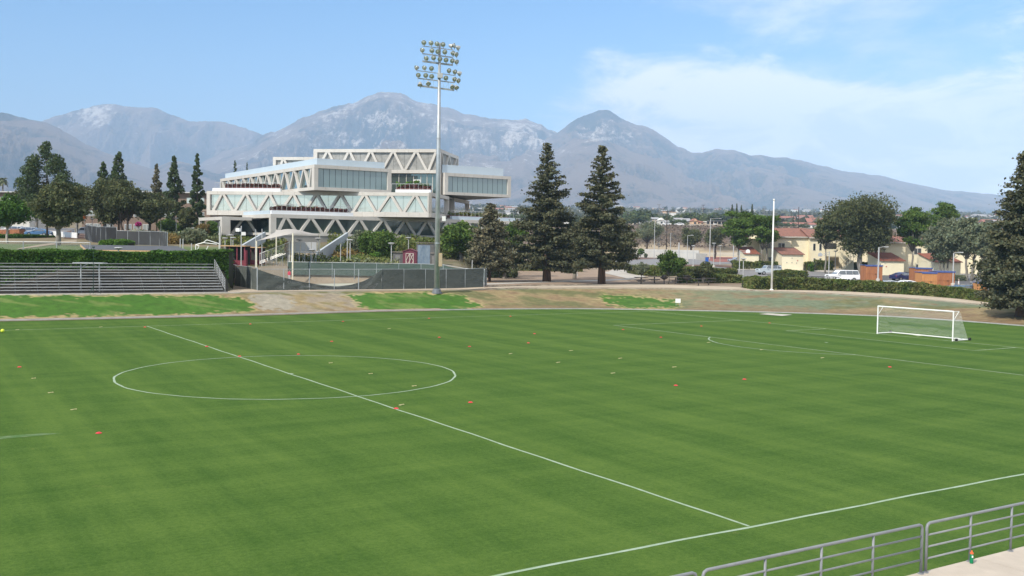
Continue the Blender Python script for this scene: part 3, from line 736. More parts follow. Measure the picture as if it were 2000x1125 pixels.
# centre conifers
plant('conifer', 1065, 149, 280, 140, 'tall shaggy grey-green conifer with reddish double trunk, left of the two big conifers', 'dkconifer', name='conifer_tree', base_frac=.10, n=23000, forked=True, trunk=.42, ragged=.55, fluff=1.0, wide_at=.3)
plant('conifer', 1172, 144, 285, 142, 'tall pointed dark conifer with layered branches, right of the two big conifers', 'dkconifer', name='conifer_tree', base_frac=.12, n=23000, forked=True, trunk=.34, ragged=.5, fluff=.75, wide_at=.2, droop=.06)
plant('conifer', 956, 146, 398, 96, 'small grey-brown conifer with drooping branches beside the end of the screened fence', 'cedar', name='conifer_tree', base_frac=.16, n=12000, trunk=.2, ragged=.4, fluff=1.2, wide_at=.35)
plant('conifer', 1992, 106, 296, 150, 'very large dark conifer at the right edge on the grass bank', 'dkconifer', name='conifer_tree', base_frac=.06, n=34000, trunk=.5, ragged=.35, fluff=1.3, wide_at=.25, droop=.1, sz=.30)
plant('broad', 900, 158, 432, 74, 'dense bright green tree between the light tower and the small grey conifer', 'green', base_frac=.16, n=9000, nc=40)
plant('broad', 1003, 166, 430, 52, 'dense green tree right of the small grey conifer', 'green', base_frac=.12, n=7000)
plant('broad', 1122, 162, 430, 50, 'dark tree filling the gap between the two big conifers', 'dkconifer', base_frac=.12, n=6000)
plant('broad', 985, 158, 470, 40, 'low dark tree in the shade behind the small grey conifer', 'oak', base_frac=.1, n=4000)
# left side
plant('broad', 15, 150, 386, 68, 'round dense green tree on a thin white trunk at the left edge', 'ivy', base_frac=.36, n=8000, bark=BARKP, trunk=.17, flat=1., open_=.2)
plant('column', 92, 186, 279, 96, 'tall bushy pine with two tops rising above the left oaks', 'pine', name='pine_tree', base_frac=.3, n=9000, twin=3.)
plant('broad', 72, 205, 362, 80, 'dark oak behind the round green tree at the left', 'oak', base_frac=.36, n=7000)
plant('broad', 112, 142, 356, 100, 'spreading dark oak with a thick pale grey trunk above the lawn', 'oak', base_frac=.24, n=13000, bark=BARKG, trunk=.38, nc=44)
plant('broad', 150, 196, 360, 66, 'dark oak behind the right side of the pale-trunked oak', 'oak', base_frac=.25, n=5500)
plant('broad', 148, 300, 364, 30, 'far rounded dark tree above the roof of the brown dormitory', 'far', base_frac=.1, n=2500)
plant('column', 203, 192, 317, 42, 'shorter left pine of the pair behind the leaning oak', 'pine', name='pine_tree', base_frac=.25, n=5000)
plant('column', 232, 190, 297, 48, 'taller right pine of the pair behind the leaning oak', 'pine', name='pine_tree', base_frac=.25, n=5500)
plant('broad', 212, 186, 350, 96, 'dark oak with a pale leaning trunk behind the curved black fence', 'oak', base_frac=.25, n=9000, stems=2, bark=BARKG, trunk=.22)
plant('broad', 243, 182, 352, 70, 'dark oak with a forked blackish trunk behind the curved black fence', 'oak', base_frac=.3, n=8000, stems=2, bark=BARK, trunk=.24)
plant('broad', 291, 184, 372, 84, 'low wide oak with a Y-shaped dark trunk among pale grasses', 'oak', base_frac=.32, n=9000, bark=BARK, trunk=.3, flat=.6)
plant('column', 306, 222, 321, 30, 'thin sparse pine left of three behind the wide oak', 'cedar', name='pine_tree', base_frac=.25, n=3200)
plant('column', 340, 214, 306, 38, 'tall pine in the middle of three behind the wide oak', 'pine', name='pine_tree', base_frac=.2, n=5500)
plant('column', 385, 212, 300, 32, 'slim columnar pine standing next to the left end of the white building', 'pine', name='pine_tree', base_frac=.12, n=6500, trunk=.22)
plant('broad', 366, 196, 405, 34, 'olive tree between the columnar pine and the middle pine', 'oak', base_frac=.3, n=2500)
plant('broad', 330, 200, 428, 40, 'low green bush tree behind the pale grasses', 'green', base_frac=.15, n=3000, cat='bush', name='bush')
plant('broad', 356, 198, 432, 22, 'small round green shrub by the lamp post left of the white building', 'green', base_frac=.1, n=1800, cat='bush', name='bush')
plant('broad', 378, 160, 446, 46, 'grey-green rounded shrub left of the white building', 'grey', base_frac=.08, n=4000, cat='bush', name='bush', sz=.22)
plant('broad', 398, 168, 436, 26, 'thin young tree with yellowing leaves in front of the low white frame', 'rust', base_frac=.35, n=900, trunk=.06, bark=BARKP, sz=.2)
plant('broad', 414, 170, 430, 26, 'small bright green tree under the left end of the white building', 'green', base_frac=.2, n=1800, trunk=.07, sz=.22)
plant('column', 459, 258, 314, 17, 'larger of two distant pine tops over the roof of the white building', 'pine', name='pine_tree', base_frac=.3, n=1500)
plant('column', 482, 275, 318, 9, 'smaller of two distant pine tops over the roof of the white building', 'pine', name='pine_tree', base_frac=.3, n=900)
# middle shrubs in front of the building
plant('broad', 745, 150, 448, 72, 'broad olive-green tree on the slope below the white building', 'green', base_frac=.12, n=8000, sz=.25)
plant('broad', 706, 156, 450, 44, 'smaller pale green tree on the slope left of the broad olive-green tree', 'grey', base_frac=.15, n=4500, sz=.22)
plant('broad', 875, 168, 448, 34, 'grey-green shrub just right of the light tower pole', 'oak', base_frac=.1, n=3000, cat='bush', name='bush')
plant('broad', 678, 168, 470, 34, 'low silvery shrub beside the left stair wall', 'grey', base_frac=.05, n=2600, cat='bush', name='bush', sz=.22)
plant('broad', 832, 170, 463, 26, 'spiky green shrub under the dark lower windows', 'hedge', base_frac=.05, n=1600, cat='bush', name='bush', sz=.22)
plant('broad', 560, 150, 470, 9, 'yellowish young tree beside the stair under the canopy', 'rust', base_frac=.2, n=500, trunk=.05, sz=.18)
plant('broad', 733, 140, 492, 26, 'yellow-green grassy shrub at the foot of the broad olive-green tree', 'lime', base_frac=.03, n=1800, cat='bush', name='bush', sz=.2)
# right side
for px, Y, top, w, bf, lb in ((1263, 326, 432, 56, .42, 'sparse grey tree with a forked trunk left of three on the scrub slope'), (1350, 318, 441, 40, .38, 'leaning olive tree with a curved trunk, middle of three on the scrub slope'), (1396, 312, 444, 46, .36, 'low grey-green tree, right of three on the scrub slope')):
    plant('broad', px, Y, top, w, lb, 'oak' if px != 1263 else 'grey', base_frac=bf, n=4500, bark=BARK, trunk=.35, flat=.55)
plant('broad', 1442, 213, 404, 74, 'airy green tree with layered branches left of the flagpole behind the basketball hoop', 'green', base_frac=.30, n=8500, trunk=.25, flat=.5, open_=.5, nc=28)
plant('broad', 1492, 211, 410, 64, 'airy green tree with twisted stems in front of the yellow house, left of the flagpole', 'green', base_frac=.32, n=6500, stems=2, trunk=.2, flat=.5, open_=.5, nc=24)
for px, top, w, lb in ((1429, 399, 8, 'first from the left of three slim distant pines over the airy trees'), (1438, 398, 6, 'thinnest of the slim distant pines over the airy trees'), (1447, 401, 8, 'third from the left of the slim distant pines over the airy trees'), (1468, 399, 8, 'slim distant pine standing alone left of the flagpole')):
    plant('column', px, 420, top, w, lb, 'far', name='pine_tree', base_frac=.1, n=1400, sz=.4)
plant('broad', 1253, 163, 513, 26, 'thin sparse young tree at the left of the picnic tables', 'grey', base_frac=.3, n=900, trunk=.06, sz=.2)
plant('broad', 1306, 150, 489, 46, 'leafy young tree behind the middle picnic tables', 'green', base_frac=.28, n=3600, trunk=.07, sz=.22, open_=.5)
plant('broad', 1324, 156, 502, 30, 'young tree tied to a wooden stake behind the picnic tables', 'green', base_frac=.35, n=1600, trunk=.07, sz=.22)
plant('broad', 1373, 153, 514, 42, 'small bushy young tree at the right of the picnic tables', 'oak', base_frac=.3, n=2400, stems=2, trunk=.05, sz=.22)
plant('broad', 1680, 198, 377, 128, 'huge rounded oak with a long low limb beside the white vehicle', 'oak', base_frac=.27, n=21000, bark=BARKG, trunk=.52, nc=56, lean=0.)
plant('broad', 1612, 200, 416, 52, 'left lobe tree of the huge oak reaching over the yellow house', 'oak', base_frac=.42, n=4500, bark=BARKG, trunk=.16, flat=.55)
plant('broad', 1702, 208, 400, 76, 'darker oak with forked stems right behind the huge rounded oak', 'oak', base_frac=.3, n=7000, bark=BARK, stems=2, trunk=.3)
plant('broad', 1781, 198, 402, 66, 'green tree with a slender crooked trunk left of the orange wooden sheds', 'green', base_frac=.34, n=7500, trunk=.2, flat=.6, open_=.5)
plant('broad', 1838, 222, 394, 56, 'flat-topped olive tree behind the grey-green trees', 'green', base_frac=.45, n=4500, trunk=.2, flat=.5)
plant('broad', 1843, 182, 428, 72, 'grey-green willow-like tree with three slim trunks behind the sheds', 'grey', base_frac=.3, n=9000, stems=3, trunk=.16, open_=.5)
plant('broad', 1893, 176, 420, 66, 'grey-green willow-like tree with a V-shaped trunk right of the shed row', 'grey', base_frac=.33, n=9500, stems=2, trunk=.22, open_=.5)
plant('broad', 1925, 172, 430, 48, 'grey-green willow-like tree with pale twin trunks next to the dark conifer', 'grey', base_frac=.33, n=6500, stems=2, trunk=.2, open_=.45)
plant('broad', 1957, 128, 420, 50, 'dark shrubby tree filling the space left of the large edge conifer', 'dkconifer', base_frac=.05, n=8000, sz=.28)
# leaf volumes: hedges and low planting
def hedge(name, line, Yd, tops, label, leaf, n, depth=1.6, cat='hedge', sz=.17, kind=None, group=None, bump_=.18, noground=False):
    """line: picture columns; Yd: depth per column; tops: picture row of the top"""
    r = np.random.default_rng(len(label) * 13 + n); pxs = np.array(line, float)
    Yd = np.interp(pxs, pxs, Yd) if not np.isscalar(Yd) else np.full(len(pxs), float(Yd)); tops = np.interp(pxs, pxs, tops) if not np.isscalar(tops) else np.full(len(pxs), float(tops))
    k = len(pxs); q = r.random(n); pp = pxs[0] + (pxs[-1] - pxs[0]) * q
    yy = np.interp(pp, pxs, Yd); tp = np.interp(pp, pxs, tops)
    gx = np.array([on(a, b) for a, b in zip(np.linspace(pxs[0], pxs[-1], 60), np.interp(np.linspace(pxs[0], pxs[-1], 60), pxs, Yd))])
    X = np.interp(pp, np.linspace(pxs[0], pxs[-1], 60), gx[:, 0]); 
    ztop = CAMH + ((478 + .01523 * (pp - 1000)) - tp) * yy / F
    side = r.random(n); dY = np.where(side < .45, 0, np.where(side < .9, r.random(n) * depth, depth))
    hf = np.where(side < .45, r.random(n) ** .8, np.where(side < .9, 1., r.random(n)))
    Y = yy + dY; G_ = hz(X, Y)
    lump = bump_ * (fbm(X * .8, hf * 3 + Y * .3, 3, n % 97) - .5) * 4
    dY2 = -lump * (hf < 1)
    H = np.maximum(ztop - G_, .25)
    Z = G_ + H * hf + (hf >= 1) * lump * .9 + r.normal(size=n) * .05
    P = np.stack([X, Y + dY2 + r.normal(size=n) * .07, Z], 1)
    c0 = Vector((float(X.mean()), float(Y.mean()), float(G_.min())))
    V, Fq = leafquads(P - np.array(c0), sz * (.6 + .7 * r.random(n)), r)
    br = fbm(X * .6, Z * .9, 3, 5)
    C = tints(n, r, 1., .3) * np.repeat(.7 + .6 * br, 4)[:, None]
    me = npmesh(name, V, Fq, LV[leaf], C)
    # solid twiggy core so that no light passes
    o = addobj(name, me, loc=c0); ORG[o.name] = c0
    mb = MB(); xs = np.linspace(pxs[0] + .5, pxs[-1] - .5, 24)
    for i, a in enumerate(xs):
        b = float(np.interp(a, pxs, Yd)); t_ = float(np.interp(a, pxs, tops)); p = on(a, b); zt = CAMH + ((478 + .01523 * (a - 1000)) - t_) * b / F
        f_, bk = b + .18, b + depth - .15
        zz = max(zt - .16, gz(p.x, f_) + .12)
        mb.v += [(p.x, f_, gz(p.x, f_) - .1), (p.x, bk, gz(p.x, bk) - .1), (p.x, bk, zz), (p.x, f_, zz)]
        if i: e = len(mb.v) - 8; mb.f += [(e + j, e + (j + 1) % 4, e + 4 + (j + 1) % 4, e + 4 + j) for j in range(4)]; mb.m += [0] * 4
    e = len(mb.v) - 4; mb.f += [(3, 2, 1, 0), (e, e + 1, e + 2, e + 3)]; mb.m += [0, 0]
    if kind: tag(o, kind=kind); 
    else: tag(o, label, cat, group)
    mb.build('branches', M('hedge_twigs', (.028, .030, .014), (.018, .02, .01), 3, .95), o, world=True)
    return o
hedge('ivy_hedge', [-60, 0, 120, 250, 345, 400, 446], [float(topY(az_px(q))) + 7.6 for q in (-60, 0, 120, 250, 345, 400, 446)], [491, 491, 492, 495, 493, 490, 490], 'long thick ivy-covered hedge behind the left bleachers', 'ivy', 38000, 2.2, sz=.145, bump_=.14)
def nearhedge():
    pts = [(1453, 542, 563), (1470, 540.5, 566), (1560, 541.5, 567), (1650, 545, 569), (1720, 549, 573), (1800, 554, 578), (1880, 562, 585), (1920, 570, 590), (1945, 578, 593)]
    return [p[0] for p in pts], [hit(p[0], p[2]).y + .3 for p in pts], [p[1] + 3 for p in pts]
a_, b_, c_ = nearhedge()
hedge('clipped_hedge', a_, b_, c_, 'long low clipped hedge beside the curving path on the right', 'hedge', 26000, 1.6)
hedge('clipped_hedge', [1325, 1350, 1400, 1452], [hit(x, 553).y for x in (1325, 1350, 1400, 1452)], [537, 536, 537, 539], 'low clipped hedge just behind the picnic tables', 'hedge', 6500, 1.8)
hedge('clipped_hedge', [1226, 1245, 1300, 1350, 1440], [hit(x, y).y for x, y in ((1226, 534), (1245, 538), (1300, 540), (1350, 537), (1440, 536))], [521, 520, 521, 524, 528], 'clipped hedge edging the road behind the young trees', 'hedge', 8000, 2.5, sz=.2)
hedge('clipped_hedge', [1511, 1530, 1578], [hit(x, 546).y for x in (1511, 1530, 1578)], [532, 530, 531], 'short clipped hedge between the flagpole and the dark utility trailer', 'hedge', 3000, 1.5)
hedge('shaded_hedge', [1006, 1050, 1100, 1138], [192] * 4, [518, 517, 517, 518], 'dark green hedge in the shade behind the two big conifers', 'hedge', 7000, 2.)
hedge('green_slope_hedge', [-80, 0, 40, 72], [176, 176, 178, 182], [461, 461, 461, 461], 'dense dark green groundcover hedge below the parked cars at the left', 'ivy', 9000, 7., sz=.28)
for x0, x1, y0, tp, lb in ((1432, 1473, 208, 512, 'low dark hedge below the shed roof left of the yellow house'), (1475, 1491, 207, 512, 'small cube-shaped bush between the airy trees at the yellow house'), (1496, 1519, 206, 513, 'rounded bush right of the flagpole foot against the yellow house'), (1575, 1590, 206, 513, 'round dark bush right of the shed with the four marks on its wall'), (1594, 1628, 208, 511, 'wide dark bush beside the outdoor stair of the yellow house'), (1583, 1588, 204, 519, 'tiny bright green bush between two dark bushes'), (1665, 1700, 210, 515, 'dark bush behind the trunk of the huge oak'), (1865, 1885, 176, 541, 'rounded grey-green bush next to the blue-topped sheds'), (1895, 1925, 205, 537, 'dark low hedge at the wall of the right yellow house')):
    hedge('bush', [x0, x1], [y0, y0], [tp, tp], lb, 'lime' if 'bright' in lb else ('grey' if 'grey' in lb else 'hedge'), int(50 * (x1 - x0) + 400), 1.8, cat='bush', sz=.22)
hedge('oval_hedge', [194, 200, 240, 248], [141, 140, 140, 141], [473, 470.5, 470.5, 473], 'bright green oval clipped hedge above the dugout roof', 'lime', 3500, 3., sz=.16)
# loose planting
def tuft(name, px0, px1, Y0, Y1, h, leaf, n, label=None, kind='stuff', seed=1, sz=.16):
    r = np.random.default_rng(seed); px = px0 + (px1 - px0) * r.random(n); Y = Y0 + (Y1 - Y0) * r.random(n)
    A = np.array([az_px(px0), az_px(px1)]); X = (A[0] + (A[1] - A[0]) * (px - px0) / (px1 - px0)) * Y
    k = fbm(X * .5, Y * .5, 3, seed); keep = k > .38; X, Y, k = X[keep], Y[keep], k[keep]; n = len(X)
    Z = hz(X, Y) + r.random(n) * h * (k * 1.7)
    c0 = Vector((float(X.mean()), float(Y.mean()), float(hz(X, Y).mean())))
    V, Fq = leafquads(np.stack([X, Y, Z], 1) - np.array(c0), sz * (.6 + r.random(n)), r)
    me = npmesh(name, V, Fq, LV[leaf], tints(n, r, 1., .35) * np.repeat(.6 + .8 * k, 4)[:, None])
    o = addobj(name, me, loc=c0); tag(o, kind=kind); return o
tuft('pale_grasses', 250, 350, 176, 196, 1.4, 'pale', 7000, seed=3)
tuft('rusty_grasses', 300, 352, 156, 172, 1.3, 'rust', 3500, seed=4)
tuft('slope_planting', 436, 560, 152, 174, 1.1, 'hedge', 7500, seed=5, sz=.22)
tuft('tall_grasses', 570, 760, 135, 144, 1.3, 'hedge', 9000, seed=6)
tuft('dry_grasses', 640, 780, 134.8, 139, 1.3, 'pale', 5000, seed=7)
tuft('bank_shrubs', 640, 900, 158, 174, 1.6, 'hedge', 8000, seed=8, sz=.24)
tuft('rust_shrubs', 650, 720, 150, 158, 1.2, 'rust', 2500, seed=9, sz=.22)
tuft('scrub', 1150, 1560, 366, 440, .7, 'scrubby', 9000, seed=10, sz=.35)
tuft('shrub_bed', 345, 445, 158, 186, 1.2, 'oak', 5500, seed=12, sz=.22)
tuft('shade_groundcover', 860, 1010, 160, 185, 1.4, 'oak', 7000, seed=13, sz=.28)
# ------------------------------------------------------------------ the truss building
CLAD = M('pale_cladding', (.56, .535, .49), (.49, .465, .425), .35, .7, bmp=.08)
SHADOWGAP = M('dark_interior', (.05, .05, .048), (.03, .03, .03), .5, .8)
PARA = M('pale_blue_metal', (.50, .59, .66), (.47, .56, .63), .3, .35, spec=.5)
PARAW = M('white_parapet_metal', (.78, .80, .82), (.72, .75, .78), .3, .45)
DKSTRIP = M('soffit', (.30, .29, .27), (.27, .26, .24), .3, .8)
def glassmat(name, body, refl, rough=.04, tint=(.85, .93, .97)):
    m, nt, b = newmat(name); b.inputs['Base Color'].default_value = (*body, 1); b.inputs['Roughness'].default_value = .5
    g = nt.nodes.new('ShaderNodeBsdfGlossy'); g.inputs['Color'].default_value = (*tint, 1); g.inputs['Roughness'].default_value = rough
    lw = nt.nodes.new('ShaderNodeLayerWeight'); lw.inputs[0].default_value = .35
    f = mth(nt, 'ADD', mth(nt, 'MULTIPLY', lw.outputs[1], .6), refl, clamp=True)
    n = tnoise(nt, .25, 3); 
    bp = nt.nodes.new('ShaderNodeBump'); bp.inputs['Strength'].default_value = .05; bp.inputs['Distance'].default_value = .3
    nt.links.new(n, bp.inputs['Height']); nt.links.new(bp.outputs[0], g.inputs['Normal'])
    mx = nt.nodes.new('ShaderNodeMixShader'); nt.links.new(f, mx.inputs[0]); nt.links.new(b.outputs[0], mx.inputs[1]); nt.links.new(g.outputs[0], mx.inputs[2])
    nt.links.new(mx.outputs[0], nt.nodes['Material Output'].inputs[0]); return m
GREFL = glassmat('sky_reflecting_glass', (.22, .25, .26), .34, tint=(.92, .90, .90))
GFROST = glassmat('frosted_teal_glass', (.13, .21, .22), .14, .35)
GDARK = glassmat('dark_green_glass', (.018, .04, .036), .11)
GTEAL = glassmat('clear_teal_glass', (.045, .09, .085), .22)
GMESH = M('grey_metal_screen', (.33, .33, .31), (.22, .22, .21), 1.2, .7)
RAILM = M('steel_railing', (.55, .55, .54), (.48, .48, .47), 2, .4, .3)
bld = thing('truss_building', (-20, 178, 8), 'large pale modern building of stacked cantilevered boxes with diagonal truss facades', 'building')
BO = Vector((-20, 178, 8))
e1A = Vector((.839, .544, 0)); e2A = Vector((-.544, .839, 0)); e1B = Vector((.987, -.159, 0)); e2B = Vector((.159, .987, 0))
def cpt(px, py, Y):
    p = at_y(px, py, Y); return p
def onplane(P0, e, px, py):
    n = Vector((-e.y, e.x, 0)); d = ray(px, py); t = (P0 - CAM).dot(n) / d.dot(n); p = CAM + d * t
    return (p - P0).dot(e), p.z
class Facade:
    """a storey face: origin P0 (outer corner at z0), direction e, outward normal n"""
    def __init__(s, storey, P0, e, n, z0, z1): s.st = storey; s.P0 = Vector((P0.x, P0.y, 0)); s.e = e; s.n = n; s.z0 = z0; s.z1 = z1
    def s_(s, px, py=400): return onplane(s.P0, s.e, px, py)[0]
    def pt(s, u, z, d): return s.P0 + s.e * u + s.n * d + Vector((0, 0, z))
    def slab(s, mb, u0, u1, z0, z1, d0, d1):
        mb.hexa([s.pt(u0, z0, d1), s.pt(u1, z0, d1), s.pt(u1, z0, d0), s.pt(u0, z0, d0), s.pt(u0, z1, d1), s.pt(u1, z1, d1), s.pt(u1, z1, d0), s.pt(u0, z1, d0)])
    def part(s, name, mat, *boxes):
        mb = MB(); [s.slab(mb, *b) for b in boxes]; return mb.build(name, mat, s.st, world=True)
    def frame(s, u0, u1, tb=.6, bb=.55, pw=.75, pw2=None, dep=.5, joint=2.1, L=True, Rr=True):
        pw2 = pw if pw2 is None else pw2
        n = max(1, round((u1 - u0) / joint)); du = (u1 - u0) / n
        for i in range(n):
            a, b = u0 + du * i + (.012 if i else 0), u0 + du * (i + 1) - (.012 if i < n - 1 else 0)
            s.part('cladding_panel', CLAD, (a, b, s.z1 - tb, s.z1, -dep, 0)); s.part('cladding_panel', CLAD, (a, b, s.z0, s.z0 + bb, -dep, 0))
        if L: s.part('cladding_panel', CLAD, (u0, u0 + pw, s.z0 + bb + .012, s.z1 - tb - .012, -dep, 0))
        if Rr: s.part('cladding_panel', CLAD, (u1 - pw2, u1, s.z0 + bb + .012, s.z1 - tb - .012, -dep, 0))
    def brace(s, ub, ut, w, zb, zt, d0=-.42, d1=-.03, mat=None):
        mb = MB(); mb.hexa([s.pt(ub - w / 2, zb, d1), s.pt(ub + w / 2, zb, d1), s.pt(ub + w / 2, zb, d0), s.pt(ub - w / 2, zb, d0), s.pt(ut - w / 2, zt, d1), s.pt(ut + w / 2, zt, d1), s.pt(ut + w / 2, zt, d0), s.pt(ut - w / 2, zt, d0)])
        return mb.build('brace', mat or CLAD, s.st, world=True)
    def panes(s, us, zb, zt, mat, d=-.45, t=.03, gap=.025, name='pane'):
        for a, b in zip(us[:-1], us[1:]):
            if b - a > .08: s.part(name, mat, (a + gap, b - gap, zb, zt, d - t, d))
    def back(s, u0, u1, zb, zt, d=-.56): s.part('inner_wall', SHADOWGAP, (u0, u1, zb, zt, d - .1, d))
def storey(name, label=None):
    o = bpy.data.objects.new(name, None); COL.objects.link(o); o.parent = bld; ORG[o.name] = BO
    if label: o['label'] = label
    return o
def solid(st, P0, e, n, u0, u1, d0, d1, z0, z1, name, mat):
    f = Facade(st, P0, e, n, z0, z1); return f.part(name, mat, (u0, u1, z0, z1, d0, d1))
def zig(f, tops, bots, w, zb, zt):
    """braces between neighbouring top and bottom nodes (distances along the face)"""
    nodes = sorted([(u, 1) for u in tops] + [(u, 0) for u in bots])
    for (a, ta_), (b, tb_) in zip(nodes[:-1], nodes[1:]):
        if ta_ == tb_: continue
        h = w * .42; ua, ub_ = a + h, b - h
        if ta_: f.brace(ub_, ua, w, zb, zt)
        else: f.brace(ua, ub_, w, zb, zt)
def railing(f, u0, u1, z, d, h=1.05, step=.85, name='terrace_railing'):
    mb = MB(); n = max(1, round((u1 - u0) / step))
    for i in range(n + 1):
        u = u0 + (u1 - u0) * i / n; mb.tube(f.pt(u, z, d), f.pt(u, z + h, d), .028, n=4)
    for q in (1., .93): mb.tube(f.pt(u0, z + h * q, d), f.pt(u1, z + h * q, d), .03 if q == 1 else .015, n=4)
    return mb.build(name, RAILM, f.st, world=True)
def planter(f, u0, u1, z, d, h=.55, dep=.8, leaf='maroon', n=None, gh=.5):
    f.part('planter', M('maroon_planter', (.16, .07, .06), (.11, .05, .045), 1, .7), (u0, u1, z, z + h, d - dep, d))
    r = np.random.default_rng(int(abs(u0 * 10 + z))); n = n or int((u1 - u0) * 60); u = u0 + (u1 - u0) * r.random(n)
    k = fbm(u * .5, u * 0 + 3, 3, 4); P = np.array([f.pt(a, z + h + r.random() * gh * (.2 + 1.6 * kk) , d - dep * r.random()) for a, kk in zip(u, k)])
    V, Fq = leafquads(P - np.array(BO), .16 + .12 * r.random(n), r)
    addobj('planting', npmesh('planting', V, Fq, LV[leaf], tints(n, r, 1., .4)), f.st)
# ---- B: middle storey
stB = storey('middle_storey')
YB = 177.; PB = at_y(843, 376, YB); zB1 = PB.z; zB0 = at_y(843, 424.5, YB).z; PB.z = 0
fB = Facade(stB, PB, -e1B, Vector((e1B.y, -e1B.x, 0)), zB0, zB1)      # u runs to the LEFT from the right corner
class FacadeR(Facade): pass
nB = Vector((-.159, -.987, 0))
uL = (Vector((PB.x, PB.y, 0)) * 0); wB = fB.s_(403.3, 400)
PBl = PB - e1B * wB
fB = Facade(stB, PBl, e1B, nB, zB0, zB1)
sb = lambda x, y=400: fB.s_(x, y)
fB.frame(0, wB, .62, .85, .62, .72)
zb, zt = zB0 + .85, zB1 - .62
topsB = [sb(x) for x in (434, 479, 524.7, 571.4, 617, 663.8, 711.7, 762, 810.7)]; botsB = [sb(x) for x in (414, 456.6, 501, 545.5, 592.8, 639.5, 687.5, 736, 786.4, 834)]
zig(fB, topsB, botsB, .52, zb, zt)
allB = sorted([.62] + [u for u in topsB + botsB if .9 < u < wB - .9] + [wB - .72])
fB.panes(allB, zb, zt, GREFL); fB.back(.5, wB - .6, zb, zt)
sideB = Facade(stB, PB, e2B, e1B, zB0, zB1)                           # right-hand side, running back
wS = 14.0
sideB.frame(0, wS, .62, .85, .35, .5)
sideB.panes([.35 + (wS - .85) * i / 9 for i in range(10)], zb, zt, GREFL); sideB.back(.3, wS - .4, zb, zt)
solid(stB, PB, e2B, e1B, wS + 4.5, wS + 19, -30, -.5, zB0, zB1, 'rear_block', CLAD)
sB2 = Facade(stB, PB + e2B * (wS + 4.5), e2B, e1B, zB0, zB1); sB2.frame(0, 14.5, .62, .6, .35, .35); sB2.panes([.35 + 13.8 * i / 9 for i in range(10)], zB0 + .6, zt, GREFL, -.45)
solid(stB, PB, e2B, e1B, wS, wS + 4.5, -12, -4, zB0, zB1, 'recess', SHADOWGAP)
solid(stB, PBl, e1B, nB, .3, wB - .3, -34, -.75, zB1 - .35, zB1 - .03, 'roof_slab', DKSTRIP)
solid(stB, PBl, e1B, nB, .3, wB - .3, -34, -.52, zB0 + .02, zB0 + .3, 'floor_slab', DKSTRIP)
solid(stB, PBl, -e2B, nB, 0, .01, 0, .01, zB0, zB0 + .01, 'edge_trim', DKSTRIP)
lB = Facade(stB, PBl + e2B * 30, -e2B, -e1B, zB0, zB1); lB.frame(0, 29.48, .62, .85, .6, .6); lB.panes([.6 + 28 * i / 8 for i in range(9)], zb, zt, GREFL); lB.back(.5, 29, zb, zt)
# white parapets on B's roof
u0, u1 = sb(414, 372), sb(547, 372); fB.part('parapet', PARAW, (u0, u1, zB1 + .003, zB1 + .55, -.9, -.15)); railing(fB, u0 + .3, u1 - .2, zB1 + .55, -.6); planter(fB, u0 + 2, u1 - .5, zB1 + .3, -1.2, .55, .8, 'maroon'); planter(fB, u0 + 6, u1 - 2, zB1 + .3, -2.3, .6, .8, 'green')
u0, u1 = sb(772, 373), sb(841, 373); fB.part('parapet', PARAW, (u0, u1, zB1 + .003, zB1 + .5, -.9, -.15)); railing(fB, u0 - .8, u1 + .1, zB1 + .5, -.6); planter(fB, u0 + .1, u1 - .3, zB1 + .25, -1.2, .55, .8, 'maroon'); planter(fB, u0 - .5, u1 - 1, zB1 + .4, -2.3, .6, .8, 'lime', gh=.9)
# ---- A: big cantilevered box, front left
stA = storey('cantilevered_upper_storey', 'cantilevered box with blue-grey panes in front and a truss along its left side')
YA = 174.5; PA = at_y(614, 321, YA); zA1 = PA.z; zA0 = at_y(614, 370.8, YA).z; PA.z = 0
nA = Vector((e1A.y, -e1A.x, 0)); nAl = -e1A
fA = Facade(stA, PA, e1A, nA, zA0, zA1); wA = fA.s_(764.5, 350)
fA.frame(0, wA, .60, .55, .72, .72)
a0, a1 = .72, wA - .72; fA.panes([a0 + (a1 - a0) * i / 12 for i in range(13)], zA0 + .55, zA1 - .6, GFROST, -.3, gap=.035); fA.back(.6, wA - .6, zA0 + .5, zA1 - .5)
lenA = Facade(stA, PA, e2A, nAl, zA0, zA1).s_(430, 372)
PAf = PA + e2A * lenA
lA = Facade(stA, PAf, -e2A, nAl, zA0, zA1)
lA.frame(0, lenA - .51, .60, .55, .5, .75)
step = lA.s_(380 + 1190 / 5.356, 363) - lA.s_(380 + 1085 / 5.356, 364)
b0 = lA.s_(380 + 1190 / 5.356, 363); bots = []; tops = [b0 + step * .42]
u = b0
while u > 1.2: bots.append(u); tops.append(u - step / 2); u -= step
tops = [t for t in tops if t > .6]
zig(lA, [min(t, lenA - 1.5) for t in tops], bots, .5, zA0 + .55, zA1 - .6)
us = sorted([.5] + [x for x in bots] + [lenA - 1.26]); lA.panes(us, zA0 + .55, zA1 - .6, GTEAL); lA.back(.4, lenA - 1.2, zA0 + .5, zA1 - .5)
solid(stA, PA, e1A, nA, .45, wA - .3, -lenA, -.52, zA0 + .02, zA0 + .3, 'floor_slab', DKSTRIP)
solid(stA, PA, e1A, nA, .45, wA - .3, -lenA, -.52, zA1 - .3, zA1 - .03, 'roof_slab', DKSTRIP)
Facade(stA, PA + e1A * wA, e2A, e1A, zA0, zA1).frame(.51, 12, .6, .55, .3, .3); Facade(stA, PA + e1A * wA, e2A, e1A, zA0, zA1).part('side_wall', CLAD, (.8, 11.7, zA0 + .55, zA1 - .6, -.4, -.2))
zr = zpx(613, 308, YA + 1); solid(stA, PA, e1A, nA, .8, fA.s_(755, 320), -lenA + 1, -.8, zA1 + .003, zA1 + 1.15, 'roof_parapet', PARA)
